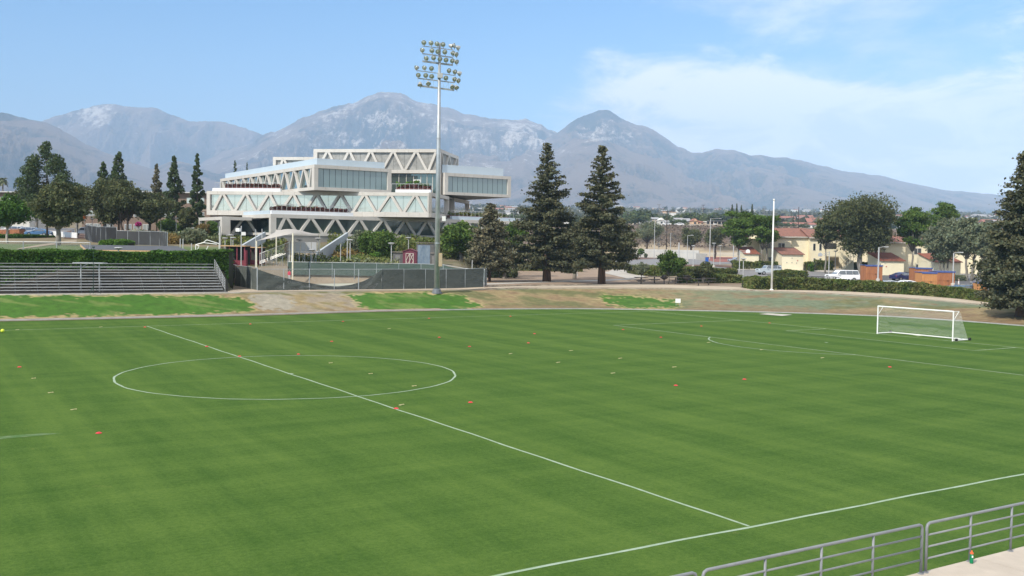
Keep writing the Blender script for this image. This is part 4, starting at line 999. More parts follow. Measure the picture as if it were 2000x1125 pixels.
# ---- C: cantilevered box on the right
stC = storey('cantilevered_right_storey', 'cantilevered box with a row of blue-grey panes at the right end')
YC = 190.; PC = at_y(869, 337, YC); zC1 = PC.z; zC0 = at_y(869, 380, YC).z; PC.z = 0
fC = Facade(stC, PC, e1A, nA, zC0, zC1); wC = fC.s_(998, 365)
fC.frame(0, wC, .62, .55, .72, .72); a0, a1 = .72, wC - .72
fC.panes([a0 + (a1 - a0) * i / 12 for i in range(13)], zC0 + .55, zC1 - .62, GFROST, -.3, gap=.035); fC.back(.6, wC - .6, zC0 + .5, zC1 - .5)
lC = Facade(stC, PC + e2A * 9, -e2A, nAl, zC0, zC1); lC.frame(0, 8.49, .62, .55, .4, .6); zig(lC, [1., 4.4, 7.8], [2.7, 6.1], .45, zC0 + .55, zC1 - .62); lC.panes([.4, 4.4, 7.89], zC0 + .55, zC1 - .62, GDARK)
solid(stC, PC, e1A, nA, .45, wC - .3, -22, -.52, zC0 + .02, zC0 + .3, 'floor_slab', DKSTRIP); solid(stC, PC, e1A, nA, .45, wC - .3, -22, -.52, zC1 - .3, zC1 - .03, 'roof_slab', DKSTRIP)
solid(stC, PC, e1A, nA, wC - .3, wC, -22, -.52, zC0, zC1, 'side_wall', CLAD)
solid(stC, PC, e1A, nA, -.1, fC.s_(988, 335), -14, -.9, zC1 + .003, zC1 + 1.55, 'roof_parapet', PARA)
# ---- D: top storey with grey screens
stD = storey('top_storey', 'top storey with diagonal braces over grey metal screens')
YD = 190.; PD = at_y(861, 291, YD); zD1 = PD.z; zD0 = at_y(861, 338.5, YD).z; PD.z = 0
fD0 = Facade(stD, PD, e1B, nB, zD0, zD1); wD = -fD0.s_(612, 300); PDl = PD - e1B * wD
fD = Facade(stD, PDl, e1B, nB, zD0, zD1); fD.frame(0, wD, .62, .60, .75, .6)
zb, zt = zD0 + .6, zD1 - .62
tD = [fD.s_(x, 300) for x in (639.5, 681.5, 723.9, 767.8, 812.6, 853)]; bD = [fD.s_(x, 330) for x in (618, 661, 702.5, 744.6, 789, 835)]
zig(fD, tD, bD, .5, zb, zt); fD.panes(sorted([.75] + tD[:-1] + bD[1:] + [wD - .6]), zb, zt, GMESH, -.4, gap=.02, name='screen_panel'); fD.back(.6, wD - .5, zb, zt)
sD = Facade(stD, PD, e2B, e1B, zD0, zD1); sD.frame(0.0, 16, .62, .6, .01, .5, L=False); zig(sD, [1.2, 7.6, 14.5], [4.2, 11], .5, zb, zt); sD.panes([.3, 7.6, 15.5], zb, zt, GMESH, -.4, name='screen_panel')
solid(stD, PDl, e1B, nB, .3, wD - .6, -16, -.52, zD1 - .3, zD1 - .03, 'roof_slab', DKSTRIP); solid(stD, PDl, e1B, nB, .3, wD - .6, -16, -.52, zD0 + .02, zD0 + .3, 'floor_slab', DKSTRIP)
# E: rear wing
YE = 204.; PE = at_y(533, 306.5, YE); zE1 = PE.z; PE.z = 0; fE = Facade(stD, PE, e1B, nB, zE1 - 4.6, zE1); wE = fE.s_(613, 310)
fE.frame(0, wE, .62, .6, .6, .3); fE.panes([.6, wE * .45, wE - .3], zE1 - 4, zE1 - .62, GMESH, -.4, name='screen_panel'); zig(fE, [2.2, wE - 1.5], [.7, wE * .5], .5, zE1 - 4, zE1 - .62)
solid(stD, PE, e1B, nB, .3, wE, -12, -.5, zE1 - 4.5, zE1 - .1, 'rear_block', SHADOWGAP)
# glass room under D
stG = storey('glass_room', 'recessed glass room with white double doors behind a planted terrace')
zG0, zG1 = zB1 - .1, zD0
fG = Facade(stG, PDl + e2B * .6, e1B, nB, zG0, zG1); u0, u1 = fG.s_(764, 350), fG.s_(862, 350)
us = [fG.s_(x, 350) for x in (764, 779, 793.5, 807.5, 822, 834, 845, 861)]
fG.panes(us, zG0, zG1 - .1, GDARK, -.1, gap=.06)
for u in us: fG.part('mullion', CLAD, (u - .05, u + .05, zG0, zG1 - .1, -.12, -.02))
WHITE = M('white_paint', (.80, .80, .78), (.74, .74, .72), 1., .5)
d0, d1 = fG.s_(808, 355), fG.s_(821.5, 355); zd = zpx(815, 351.5, 190)
for a, b in ((d0, d0 + .1), ((d0 + d1) / 2 - .09, (d0 + d1) / 2 + .09), (d1 - .1, d1)): fG.part('door_frame', WHITE, (a, b, zG0, zd, -.1, .03))
fG.part('door_frame', WHITE, (d0, d1, zd, zd + .15, -.1, .03))
fG.back(u0, u1, zG0, zG1, -.9)
solid(stG, PD, e1B, nB, -.6, 0, -5, -.1, zG0, zG1, 'column', CLAD)
# ---- F: ground storey
stF = storey('ground_storey', 'lowest storey with dark glass behind diagonal braces')
YF = 168.; PF = at_y(529, 417.6, YF); zF1 = PF.z; PF.z = 0; zF0 = 8.35
fF = Facade(stF, PF, e1A, nA, zF0, zF1); wF = fF.s_(1008, 440)
fF.frame(0, wF, .62, .42, .95, .6)
zb, zt = zF0 + .42, zF1 - .62
tF = [fF.s_(x, 424) for x in (559, 607.8, 655.4, 702.4, 749, 792, 835, 876, 914, 950, 984)]; bF = [fF.s_(x, 455) for x in (540.6, 583.5, 633, 678.7, 724.8, 770, 814.4, 855, 895, 932, 968)]
zig(fF, tF, bF, .55, zb, zt); fF.panes(sorted([.95] + [t for t in tF + bF if 1.2 < t < wF - .9] + [wF - .6]), zb, zt, GDARK); fF.back(.9, wF - .5, zb, zt)
gF = Facade(stF, PF, e1A, nA, 5.5, zF0); gF.part('plinth', M('board_concrete', (.30, .295, .28), (.25, .245, .23), .5, .85), (.2, wF, 5.0, zF0 - .003, -1.0, -.12))
# left end of F: white frame round recessed green glass
lw = Facade(stF, PF, e2A, nAl, zF0, zF1).s_(473, 440); PFl = PF + e2A * lw
lF = Facade(stF, PFl, -e2A, nAl, zF0, zF1); lF.frame(0, lw - .51, .62, .42, .5, .4)
lF.panes([.5 + (lw - 1.4) * i / 8 for i in range(9)], zb, zt, GTEAL, -2.2); lF.part('inner_wall', CLAD, (0, .4, zF0 + .42, zt, -2.2, -.5)); lF.back(.4, lw - .6, zb, zt, -2.4)
solid(stF, PF, e1A, nA, .45, wF, -lw, -.52, zF0 + .02, zF0 + .3, 'floor_slab', DKSTRIP); solid(stF, PF, e1A, nA, .45, wF, -lw, -.52, zF1 - .3, zF1 - .03, 'roof_slab', DKSTRIP)
ue = fF.s_(691, 414); fF.part('parapet', PARAW, (.2, ue, zF1 + .003, zF1 + .62, -1.0, -.2)); lF.part('parapet', PARA, (-.0, lw - 1.2, zF1 + .003, zF1 + .62, -1.0, -.2))
railing(fF, .4, ue, zF1 + .62, -.6); planter(fF, .5, ue - .5, zF1 + .3, -1.3, .5, .8, 'maroon'); planter(fF, 2, ue - 6, zF1 + .4, -2.3, .5, .8, 'hedge')
ub = fF.s_(884, 424); fF.part('parapet', PARA, (ub, wF - .1, zF1 + .003, zF1 + .62, -1.0, -.2)); railing(fF, ub, wF - .2, zF1 + .62, -.6); planter(fF, ub, wF - 1, zF1 + .3, -1.3, .5, .8, 'hedge')
# G: low frame at far left, dark gap between
stW = storey('left_wing', 'low white open frame at the left end of the building')
YW = 172.; PW_ = at_y(433.5, 423, YW); zW1 = PW_.z; PW_.z = 0; zW0 = 8.2
lw2 = Facade(stW, PW_, e2A, nAl, zW0, zW1).s_(388, 430); lW = Facade(stW, PW_ + e2A * lw2, -e2A, nAl, zW0, zW1)
lW.frame(0, lw2 - .51, .55, .3, .45, .5); lW.panes([.45 + (lw2 - 1.4) * i / 6 for i in range(7)], zW0 + .3, zW1 - .55, GDARK, -1.8)
fW = Facade(stW, PW_, e1A, nA, zW0, zW1); fW.part('end_wall', CLAD, (0, 1.45, zW0 - 1, zW1, -.5, 0)); fW.part('upper_band', CLAD, (1.46, 5.2, zW1 - .55, zW1, -.5, -.02))
fW.panes([1.5, 2.9, 4.2, 5.6, 7.], zW0, zW1 - .5, GDARK, -4.5); fW.brace(2.0, 4.2, .5, zW0, zW1 - .3, -2, -1.6); fW.brace(7.0, 4.9, .5, zW0, zW1 - .3, -2, -1.6)
fW.back(1.4, 8, zW0 - .3, zW1, -4.9)
solid(stW, PW_, e1A, nA, 0.1, 7, -lw2 + .6, -.55, zW1 - .28, zW1 - .02, 'roof_slab', DKSTRIP)
# lower entrance level, pale stair walls
SW = M('grey_blue_stair_wall', (.42, .46, .49), (.37, .41, .44), .4, .8)
fL = Facade(stF, PF + e2A * 2.0, e1A, nA, 5.2, zF0 - .01)
e0, e1_ = fL.s_(548, 470), fL.s_(662, 470)
fL.panes([e0 + (e1_ - e0) * i / 11 for i in range(12)], 5.0, 7.8, GDARK, -.6, gap=.06)
def stairwall(p, q, w=.35, h=1.6):
    """p, q: (px, py, Y) of the wall's top edge ends"""
    P, Q = at_y(*p), at_y(*q); d = (Q - P); d.z = 0; s = Vector((-d.y, d.x, 0)).normalized() * w; mb = MB(); D = Vector((0, 0, -h))
    mb.hexa([P + D, Q + D, Q + D + s, P + D + s, P, Q, Q + s, P + s])
    o = mb.build('stair_wall', SW, loc=(P.x, P.y, P.z - h)); return o
tag(stairwall((476, 478, 152), (519, 453, 167)), 'pale grey-blue sloping stair wall left of the white canopy', 'stair wall')
tag(stairwall((622, 492, 146), (680, 454, 168), h=3.4), 'pale grey-blue sloping stair wall right of the white canopy', 'stair wall')
# ------------------------------------------------------------------ sports gear, fences, stands
GALV = M('galvanised_steel', (.42, .45, .47), (.33, .36, .38), 1.5, .45, .5)
ALU = M('bleacher_aluminium', (.44, .45, .455), (.36, .37, .375), 1.5, .4, .4)
GREYP = M('grey_painted_pipe', (.21, .22, .235), (.17, .18, .19), 3, .45, spec=.5)
WPAINT = M('white_powdercoat', (.82, .82, .80), (.76, .76, .74), 2, .4)
BLACK = M('black_rubber', (.02, .02, .02), (.012, .012, .012), 3, .7)
SCREEN = M('green_windscreen_mesh', (.060, .072, .068), (.085, .097, .090), .35, .9, bmp=.5, bd=.15, sc=(1, 1, 2.5))
SCREENG = M('faded_green_windscreen', (.055, .085, .072), (.075, .105, .09), .35, .9, bmp=.6, bd=.2, sc=(1, 1, 2))
MAROON = M('maroon_siding', (.20, .035, .055), (.16, .03, .045), .8, .7)
def link_mat():
    m, nt, b = newmat('chain_link_mesh'); t = nt.nodes.new('ShaderNodeTexCoord'); s = nt.nodes.new('ShaderNodeSeparateXYZ'); nt.links.new(t.outputs['Object'], s.inputs[0])
    xy = mth(nt, 'ADD', s.outputs[0], mth(nt, 'MULTIPLY', s.outputs[1], .6)); k = 2 * math.pi / .09
    a = mth(nt, 'ABSOLUTE', mth(nt, 'SINE', mth(nt, 'MULTIPLY', mth(nt, 'ADD', xy, s.outputs[2]), k / 2))); b_ = mth(nt, 'ABSOLUTE', mth(nt, 'SINE', mth(nt, 'MULTIPLY', mth(nt, 'SUBTRACT', xy, s.outputs[2]), k / 2)))
    f = mth(nt, 'LESS_THAN', mth(nt, 'MINIMUM', a, b_), .10)
    tr = nt.nodes.new('ShaderNodeBsdfTransparent'); mx = nt.nodes.new('ShaderNodeMixShader'); nt.links.new(f, mx.inputs[0]); nt.links.new(tr.outputs[0], mx.inputs[1]); nt.links.new(b.outputs[0], mx.inputs[2])
    b.inputs['Base Color'].default_value = (.4, .42, .43, 1); b.inputs['Metallic'].default_value = .6; b.inputs['Roughness'].default_value = .5
    nt.links.new(mx.outputs[0], nt.nodes['Material Output'].inputs[0]); return m
LINK = link_mat()
def chain_fence(name, pts, h, step, label, screen=None, cat='fence', link=True, sag=None, gap0=.05, top=None, group=None, posts=None):
    """pts: ground points; h: height; a post every `step` metres; screens or wire panels between the posts"""
    P = [Vector(p) for p in pts]; d = [0]
    for i in range(1, len(P)): d.append(d[-1] + (P[i] - P[i - 1]).length)
    n = max(1, round(d[-1] / step))
    def pos(t):
        x = float(np.interp(t, d, [p.x for p in P])); y = float(np.interp(t, d, [p.y for p in P])); return Vector((x, y, gz(x, y)))
    Q = [pos(d[-1] * i / n) for i in range(n + 1)]
    root = thing(name, Q[0], label, cat, group)
    for q in Q:
        mb = MB(); mb.tube(q - Vector((0, 0, .1)), q + Vector((0, 0, h + .05)), .05, n=6); mb.build('post', GALV, root, world=True)
    for i in range(n):
        a, b = Q[i], Q[i + 1]; mb = MB(); mb.tube(a + Vector((0, 0, h)), b + Vector((0, 0, h)), .03, n=5)
        if not screen: mb.tube(a + Vector((0, 0, .08)), b + Vector((0, 0, .08)), .02, n=4)
        mb.build('top_rail', GALV, root, world=True)
        e = (b - a); e.z = 0; e.normalize(); nrm = Vector((-e.y, e.x, 0))
        if screen is not None and (sag is None or not (sag[0] <= i < sag[1])):
            nx, nz = 8, 6; V = []; Fc = []
            for jx in range(nx + 1):
                for jz in range(nz + 1):
                    u = jx / nx; w = jz / nz; p = a.lerp(b, .01 + .98 * u); off = .035 + .07 * math.sin(math.pi * u) * (.5 + .5 * math.sin(3 * w + i)) + .02 * math.sin(19 * u + 5 * w + i)
                    V.append(p - nrm * off + Vector((0, 0, gap0 + (h - .03 - gap0) * w - (.10 * math.sin(math.pi * u) if w == 1 and i % 3 == 1 else 0))))
            for jx in range(nx):
                for jz in range(nz): q = jx * (nz + 1) + jz; Fc.append((q, q + nz + 1, q + nz + 2, q + 1))
            m2 = MB(); m2.add(V, Fc); m2.build('screen_panel', screen, root, world=True, smooth=True)
        elif link:
            m2 = MB(); m2.add([a + Vector((0, 0, .05)), b + Vector((0, 0, .05)), b + Vector((0, 0, h)), a + Vector((0, 0, h))], [(0, 1, 2, 3)]); m2.build('wire_panel', LINK, root, world=True)
    return root, Q
# front screened fence of the enclosure
fp = [hit(451, 556.5), hit(503, 568), hit(700, 566.2), hit(860, 564), hit(944, 561)]
fr, FQ = chain_fence('screened_fence', [fp[1], fp[2], fp[3], fp[4]], 2.42, 2.88, 'long chain link fence with dark green windscreen, partly sagging, beside the path', SCREEN, sag=(0, 5))
# the screen that has slipped down between the third and eighth posts
A0, A1 = FQ[0], FQ[5]; nx = 40; V = []; Fc = []
dxy = (A1 - A0); dxy.z = 0; dn = Vector((dxy.y, -dxy.x, 0)).normalized()
for i in range(nx + 1):
    u = i / nx; p = A0.lerp(A1, u); p.z = gz(p.x, p.y)
    pr = np.interp(u, [0, .08, .2, .34, .5, .62, .74, .84, .92, 1.0], [2.4, 1.98, 1.47, .98, .60, .42, .60, 1.0, 1.55, 2.4])
    for j in range(7):
        w = j / 6; V.append(p + dn * (.07 + .08 * math.sin(9 * w + 14 * u) * (1 - abs(2 * u - 1)) + .04 * math.sin(40 * u - 8 * w)) + Vector((0, 0, .06 + (pr - .06) * w)))
for i in range(nx):
    for j in range(6): q = i * 7 + j; Fc.append((q, q + 7, q + 8, q + 1))
m2 = MB(); m2.add(V, Fc); o = m2.build('sagging_screen', SCREEN, fr, world=True, smooth=True); o['label'] = 'dark green windscreen that has sagged in a wide curve'
bp = [on(450, 130.5), on(470, 128.), on(505, 124.5)]
chain_fence('screened_gate_fence', [hit(450, 555), hit(472, 561), hit(502, 567)], 2.55, 2.4, 'short run of screened fence next to the bleachers with a post gate', SCREEN)
bk = [on(562, 133.0), on(700, 133.), on(860, 133.), on(950, 132.0)]
chain_fence('back_screened_fence', bk, 2.15, 2.95, 'rear chain link fence with faded green windscreen behind the sagging screen', SCREENG, gap0=.45)
chain_fence('side_screened_fence', [on(950, 131.8), on(945, 128.5), fp[4] + Vector((.15, .3, 0))], 2.3, 3., 'short end section of screened fence turning the corner by the small conifer', SCREEN)
# tan retaining wall seen through the open part
RW = M('tan_block_wall', (.30, .265, .215), (.25, .22, .175), .8, .9, bmp=.3)
a, b = on(508, 132.7), on(562, 132.8); mb = MB(); mb.hexa([a, b, b + Vector((0, .3, 0)), a + Vector((0, .3, 0)), a + Vector((0, 0, 1.85)), b + Vector((0, 0, 1.85)), b + Vector((0, .3, 1.85)), a + Vector((0, .3, 1.85))])
tag(mb.build('retaining_wall', RW, loc=a), 'tan block retaining wall behind the person in red', 'wall')
sheet('court_floor', [(506, 566), (700, 564), (860, 562), (938, 560)], [(560, 556), (700, 553.5), (860, 552.5), (935, 552)], M('pale_court_floor', (.40, .40, .34), (.34, .36, .26), .4, .9), .03, 60, 5)
# bleachers on the left
bx0, bx1 = -60, 447
br0, br1 = on(bx0, float(topY(az_px(bx0))) + .9), on(bx1, float(topY(az_px(bx1))) + .9)
def bleachers():
    a = Vector((br0.x, br0.y, 0)); b = Vector((br1.x - .6, br1.y, 0)); e = (b - a).normalized(); n = Vector((-e.y, e.x, 0)); Lt = (b - a).length; z0 = TZ + .03
    root = thing('bleachers', (a.x, a.y, z0), 'long low aluminium bleachers with rows of horizontal benches at the left', 'bleachers')
    def q(u, d, z): return a + e * u + n * d + Vector((0, 0, z0 + z))
    sec = Lt / 9
    for r_ in range(9):
        d = .65 * r_; z = .30 + .27 * r_
        for k in range(9):
            u0, u1 = k * sec + .02, (k + 1) * sec - .02; mb = MB()
            mb.hexa([q(u0, d, z), q(u1, d, z), q(u1, d + .26, z), q(u0, d + .26, z), q(u0, d, z + .05), q(u1, d, z + .05), q(u1, d + .26, z + .05), q(u0, d + .26, z + .05)]); mb.build('seat_plank', ALU, root, world=True)
        if r_ > 0:
            mb = MB(); zz = z - .24; mb.hexa([q(0, d - .32, zz), q(Lt, d - .32, zz), q(Lt, d - .04, zz), q(0, d - .04, zz), q(0, d - .32, zz + .04), q(Lt, d - .32, zz + .04), q(Lt, d - .04, zz + .04), q(0, d - .04, zz + .04)]); mb.build('foot_board', ALU, root, world=True)
    m_ = int(Lt / 1.83)
    for k in range(m_ + 1):
        u = k * Lt / m_; mb = MB()
        mb.tube(q(u, .1, .2), q(u, 5.4, 2.3), .03, n=4); mb.tube(q(u, .1, 0), q(u, .1, .3), .03, n=4); mb.tube(q(u, 2.8, 0), q(u, 2.8, 1.35), .03, n=4); mb.tube(q(u, 5.4, 0), q(u, 5.4, 2.45), .03, n=4); mb.tube(q(u, .1, .02), q(u, 5.4, .02), .025, n=4)
        if k % 3 == 0: mb.tube(q(u, 2.8, .05), q(u + 1.83 if k < m_ else u - 1.8, 2.8, 1.3), .02, n=4)
        mb.build('support_frame', M('dull_steel', (.16, .165, .17), (.12, .125, .13), 2, .6, .3), root, world=True)
    for z in (2.75, 3.05):
        mb = MB(); mb.tube(q(0, 5.75, z - .2), q(Lt, 5.75, z - .2), .025, n=5); mb.build('guard_rail', ALU, root, world=True)
    # sloping end railing at the right
    for k in range(5):
        mb = MB(); mb.tube(q(Lt + .15, -.2, .35 + .26 * k), q(Lt + .15, 5.7, 2.35 + .26 * k), .028, n=5); mb.build('end_rail', ALU, root, world=True)
    for k in range(5):
        mb = MB(); d = -.2 + 1.475 * k; z = .35 + 2.0 / 4 * k; mb.tube(q(Lt + .15, d, z - .35), q(Lt + .15, d, z + 1.05), .03, n=5); mb.build('end_post', ALU, root, world=True)
    return q, Lt
bq, bL = bleachers()
# camera platform standing in the bleachers
p = on(160, 103.); px0, px1 = at_y(146, 513, 103), at_y(206, 513, 103)
t = thing('filming_platform', (p.x, 103., TZ), 'small raised steel platform on two posts standing above the bleachers', 'platform')
zt_ = zpx(176, 513.5, 103)
mb = MB(); mb.box(((px0.x + px1.x) / 2, 103, zt_), (px1.x - px0.x, 1.1, .09)); mb.build('deck', ALU, t, world=True)
for px in (158, 194):
    q = at_y(px, 520, 103); mb = MB(); mb.tube((q.x, 103, TZ), (q.x, 103, zt_), .07, n=6); mb.build('post', ALU, t, world=True)
    mb = MB(); s = 1 if px < 170 else -1; mb.tube((q.x, 103, zt_ - .45), (q.x + s * .8, 103, zt_ - .05), .035, n=5); mb.build('brace', ALU, t, world=True)
# thin dark tripod mast
p = hit(182, 574.5); p.z = gz(p.x, p.y); t = thing('tripod_mast', p, 'thin dark mast on a small tripod in front of the bleachers', 'mast')
hgt = zpx(181, 483, p.y) - p.z; DKG = M('dark_green_paint', (.015, .05, .035), (.01, .03, .02), 2, .5)
mb = MB(); mb.tube((0, 0, 0), (.05, 0, hgt), .035, .02, 6); mb.build('pole', DKG, t)
mb = MB(); mb.box((.05, 0, hgt), (.22, .16, .14)); mb.build('camera_head', DKG, t)
for k in range(3):
    mb = MB(); an = k * 2.094 + .5; mb.tube((0, 0, .75), (.75 * math.cos(an), .75 * math.sin(an), 0), .02, n=4); mb.build('leg', DKG, t)
# light tower
p = hit(853, 572.5); YT = p.y; p.z = gz(p.x, p.y)
LT = thing('light_tower', p, 'very tall grey steel stadium light tower with two tiers of round floodlights', 'light tower')
zT = zpx(860, 84, YT) - p.z
mb = MB(); mb.path([(0, 0, .25), (0, 0, zT * .5), (0, 0, zT)], [.345, .26, .14], 12); mb.build('pole', GALV, LT, smooth=True)
mb = MB(); mb.lathe([(.62, 0), (.62, .18), (.5, .2), (.48, .5), (.40, .55)], (0, 0, -.05), 12); mb.build('base_flange', M('dark_galvanised', (.20, .22, .24), (.16, .17, .19), 2, .6, .3), LT)
for z in (5.8, 12, 18):
    mb = MB(); mb.lathe([(.36 - z * .006, 0), (.36 - z * .006, .12)], (0, 0, z), 12); mb.build('joint_band', GALV, LT)
zb_ = zpx(857, 507, YT) - p.z; mb = MB(); mb.box((.42, -.35, zb_), (.40, .3, 1.55)); o = mb.build('control_box', M('weathered_orange_box', (.42, .30, .16), (.34, .30, .22), 2, .7), LT)
zq = zpx(865, 427, YT) - p.z
mb = MB(); mb.box((.75, -.35, zq), (.32, .5, .55), .3); mb.build('loudspeaker', WPAINT, LT); mb = MB(); mb.tube((.2, 0, zq + .3), (.7, -.3, zq + .25), .03); mb.build('bracket', GALV, LT)
# the crossarms: px of both ends, row
ARM = GALV; LAMPG = M('lamp_reflector', (.55, .58, .52), (.40, .45, .40), 5, .25, .6); LAMPB = M('lamp_housing', (.42, .43, .42), (.33, .34, .33), 4, .5, .3)
def armpt(px, py, dy=0.): q = at_y(px, py, YT + dy) - LT.location; return q
def crop(cx_, cy__): return 780 + cx_ * .12442, 60 + cy__ * .12444
def crossarm(name, a, b, th, dep=.12, dy=-.25):
    A_, B_ = armpt(*crop(*a), dy), armpt(*crop(*b), dy + .9); mb = MB(); D = Vector((0, dep, 0)); H_ = Vector((0, 0, th))
    mb.hexa([A_ - H_, B_ - H_, B_ - H_ + D, A_ - H_ + D, A_ + H_, B_ + H_, B_ + H_ + D, A_ + H_ + D]); return mb.build(name, ARM, LT)
arms = [((360, 238), (845, 300), .04), ((360, 356), (840, 415), .04), ((360, 478), (838, 538), .10), ((285, 625), (868, 700), .04), ((283, 742), (864, 812), .04), ((283, 858), (862, 932), .10)]
for a, b, th in arms: crossarm('crossarm', a, b, th)
for a in (((370, 372), (838, 425)), ((300, 755), (860, 822))): crossarm('tie_rod', a[0], a[1], .015, .03)
mb = MB()
for x, y0, y1 in ((370, 360, 478), (470, 372, 486), (560, 380, 500), (740, 395, 520), (830, 415, 535), (290, 745, 860), (375, 755, 868), (455, 760, 880), (535, 775, 890), (695, 795, 905), (775, 805, 915), (855, 815, 930)):
    mb.tube(armpt(*crop(x, y0), 0), armpt(*crop(x, y1), 0), .014, n=4)
for a, b in (((375, 370), (460, 486)), ((385, 760), (415, 870)), ((480, 770), (520, 890)), ((720, 905), (775, 810))): mb.tube(armpt(*crop(*a), 0), armpt(*crop(*b), 0), .012, n=4)
mb.build('lattice', ARM, LT)
FL0 = None
def floodlight(cx_, cy__, yaw, pitch, big=1.):
    """round reflector lamp at a crop position; yaw 0 faces the field and the camera"""
    c = armpt(*crop(cx_, cy__), -.55)
    dr = Vector((math.sin(yaw) * math.cos(pitch), -math.cos(yaw) * math.cos(pitch), math.sin(pitch))); M3 = dr.to_track_quat('Z', 'Y').to_matrix()
    r_ = .285 * big
    mb = MB(); mb.lathe([(.08, -.34), (.13, -.30), (.20, -.16), (r_, .05), (r_ * 1.04, .08), (r_ * .96, .08), (.16, -.12), (.05, -.2)], c, 14, M3); o = mb.build('floodlight', LAMPB, LT, smooth=True)
    mb = MB(); mb.lathe([(r_ * .95, .03), (r_ * .7, .075), (.02, .10)], c, 14, M3); mb.build('lens', LAMPG, o, smooth=True)
    mb = MB(); mb.lathe([(.09, .1), (.07, .16), (.02, .17)], c, 8, M3); mb.build('bulb_shield', LAMPB, o)
    mb = MB(); mb.tube(c + Vector((0, .1, -.12)), c + Vector((.06, .35, -.36)), .035, n=5); mb.build('bracket', ARM, o)
for cx_, cy__, yw, pt_ in ((384, 186, .1, -.3), (498, 193, 0, -.3), (593, 206, -.15, -.35), (683, 215, .25, -.35), (818, 240, 1.6, -.3), (860, 232, 1.2, .2), (925, 268, 2.3, -.4),
        (362, 306, -.6, -.35), (511, 311, .1, -.3), (604, 326, .1, -.5), (712, 333, .2, -.35), (838, 352, .7, -.25), (893, 372, .9, -.4),
        (425, 432, -.2, -.4), (536, 425, .2, -.3), (634, 444, .4, -.4), (730, 458, .3, -.45), (828, 470, .5, -.4), (896, 488, .8, -.4),
        (268, 582, -.9, -.35), (395, 582, -.5, -.35), (502, 590, .3, -.4), (775, 626, .6, -.3), (868, 645, .7, -.35), (945, 672, 2.3, -.3),
        (300, 695, -.1, -.45), (414, 700, .1, -.4), (507, 715, .1, -.45), (728, 740, .3, -.4), (862, 760, .7, -.35), (924, 782, .8, -.4),
        (325, 845, .1, -1.2), (455, 828, .3, -.9), (833, 880, .4, -.9), (897, 892, .6, -.9)):
    floodlight(cx_, cy__, yw, pt_)
q = armpt(*crop(640, 705), -.2); mb = MB(); mb.box(q, (.62, .35, .55)); mb.build('junction_box', LAMPB, LT)
# flagpole
p = hit(1507, 567); p.z = gz(p.x, p.y); t = thing('flagpole', p, 'bare white flagpole beside the path, left of the yellow houses', 'flagpole'); hh = zpx(1509.5, 392, p.y) - p.z
mb = MB(); mb.tube((0, 0, 0), (0, 0, hh), .15, .075, 10); mb.build('pole', WPAINT, t, smooth=True); mb = MB(); mb.lathe([(.02, 0), (.12, .06), (.14, .14), (.1, .22), (.02, .26)], (0, 0, hh), 10); mb.build('finial', WPAINT, t, smooth=True); mb = MB(); mb.lathe([(.28, 0), (.26, .12), (.16, .16)], (0, 0, 0), 10); mb.build('base_collar', WPAINT, t)
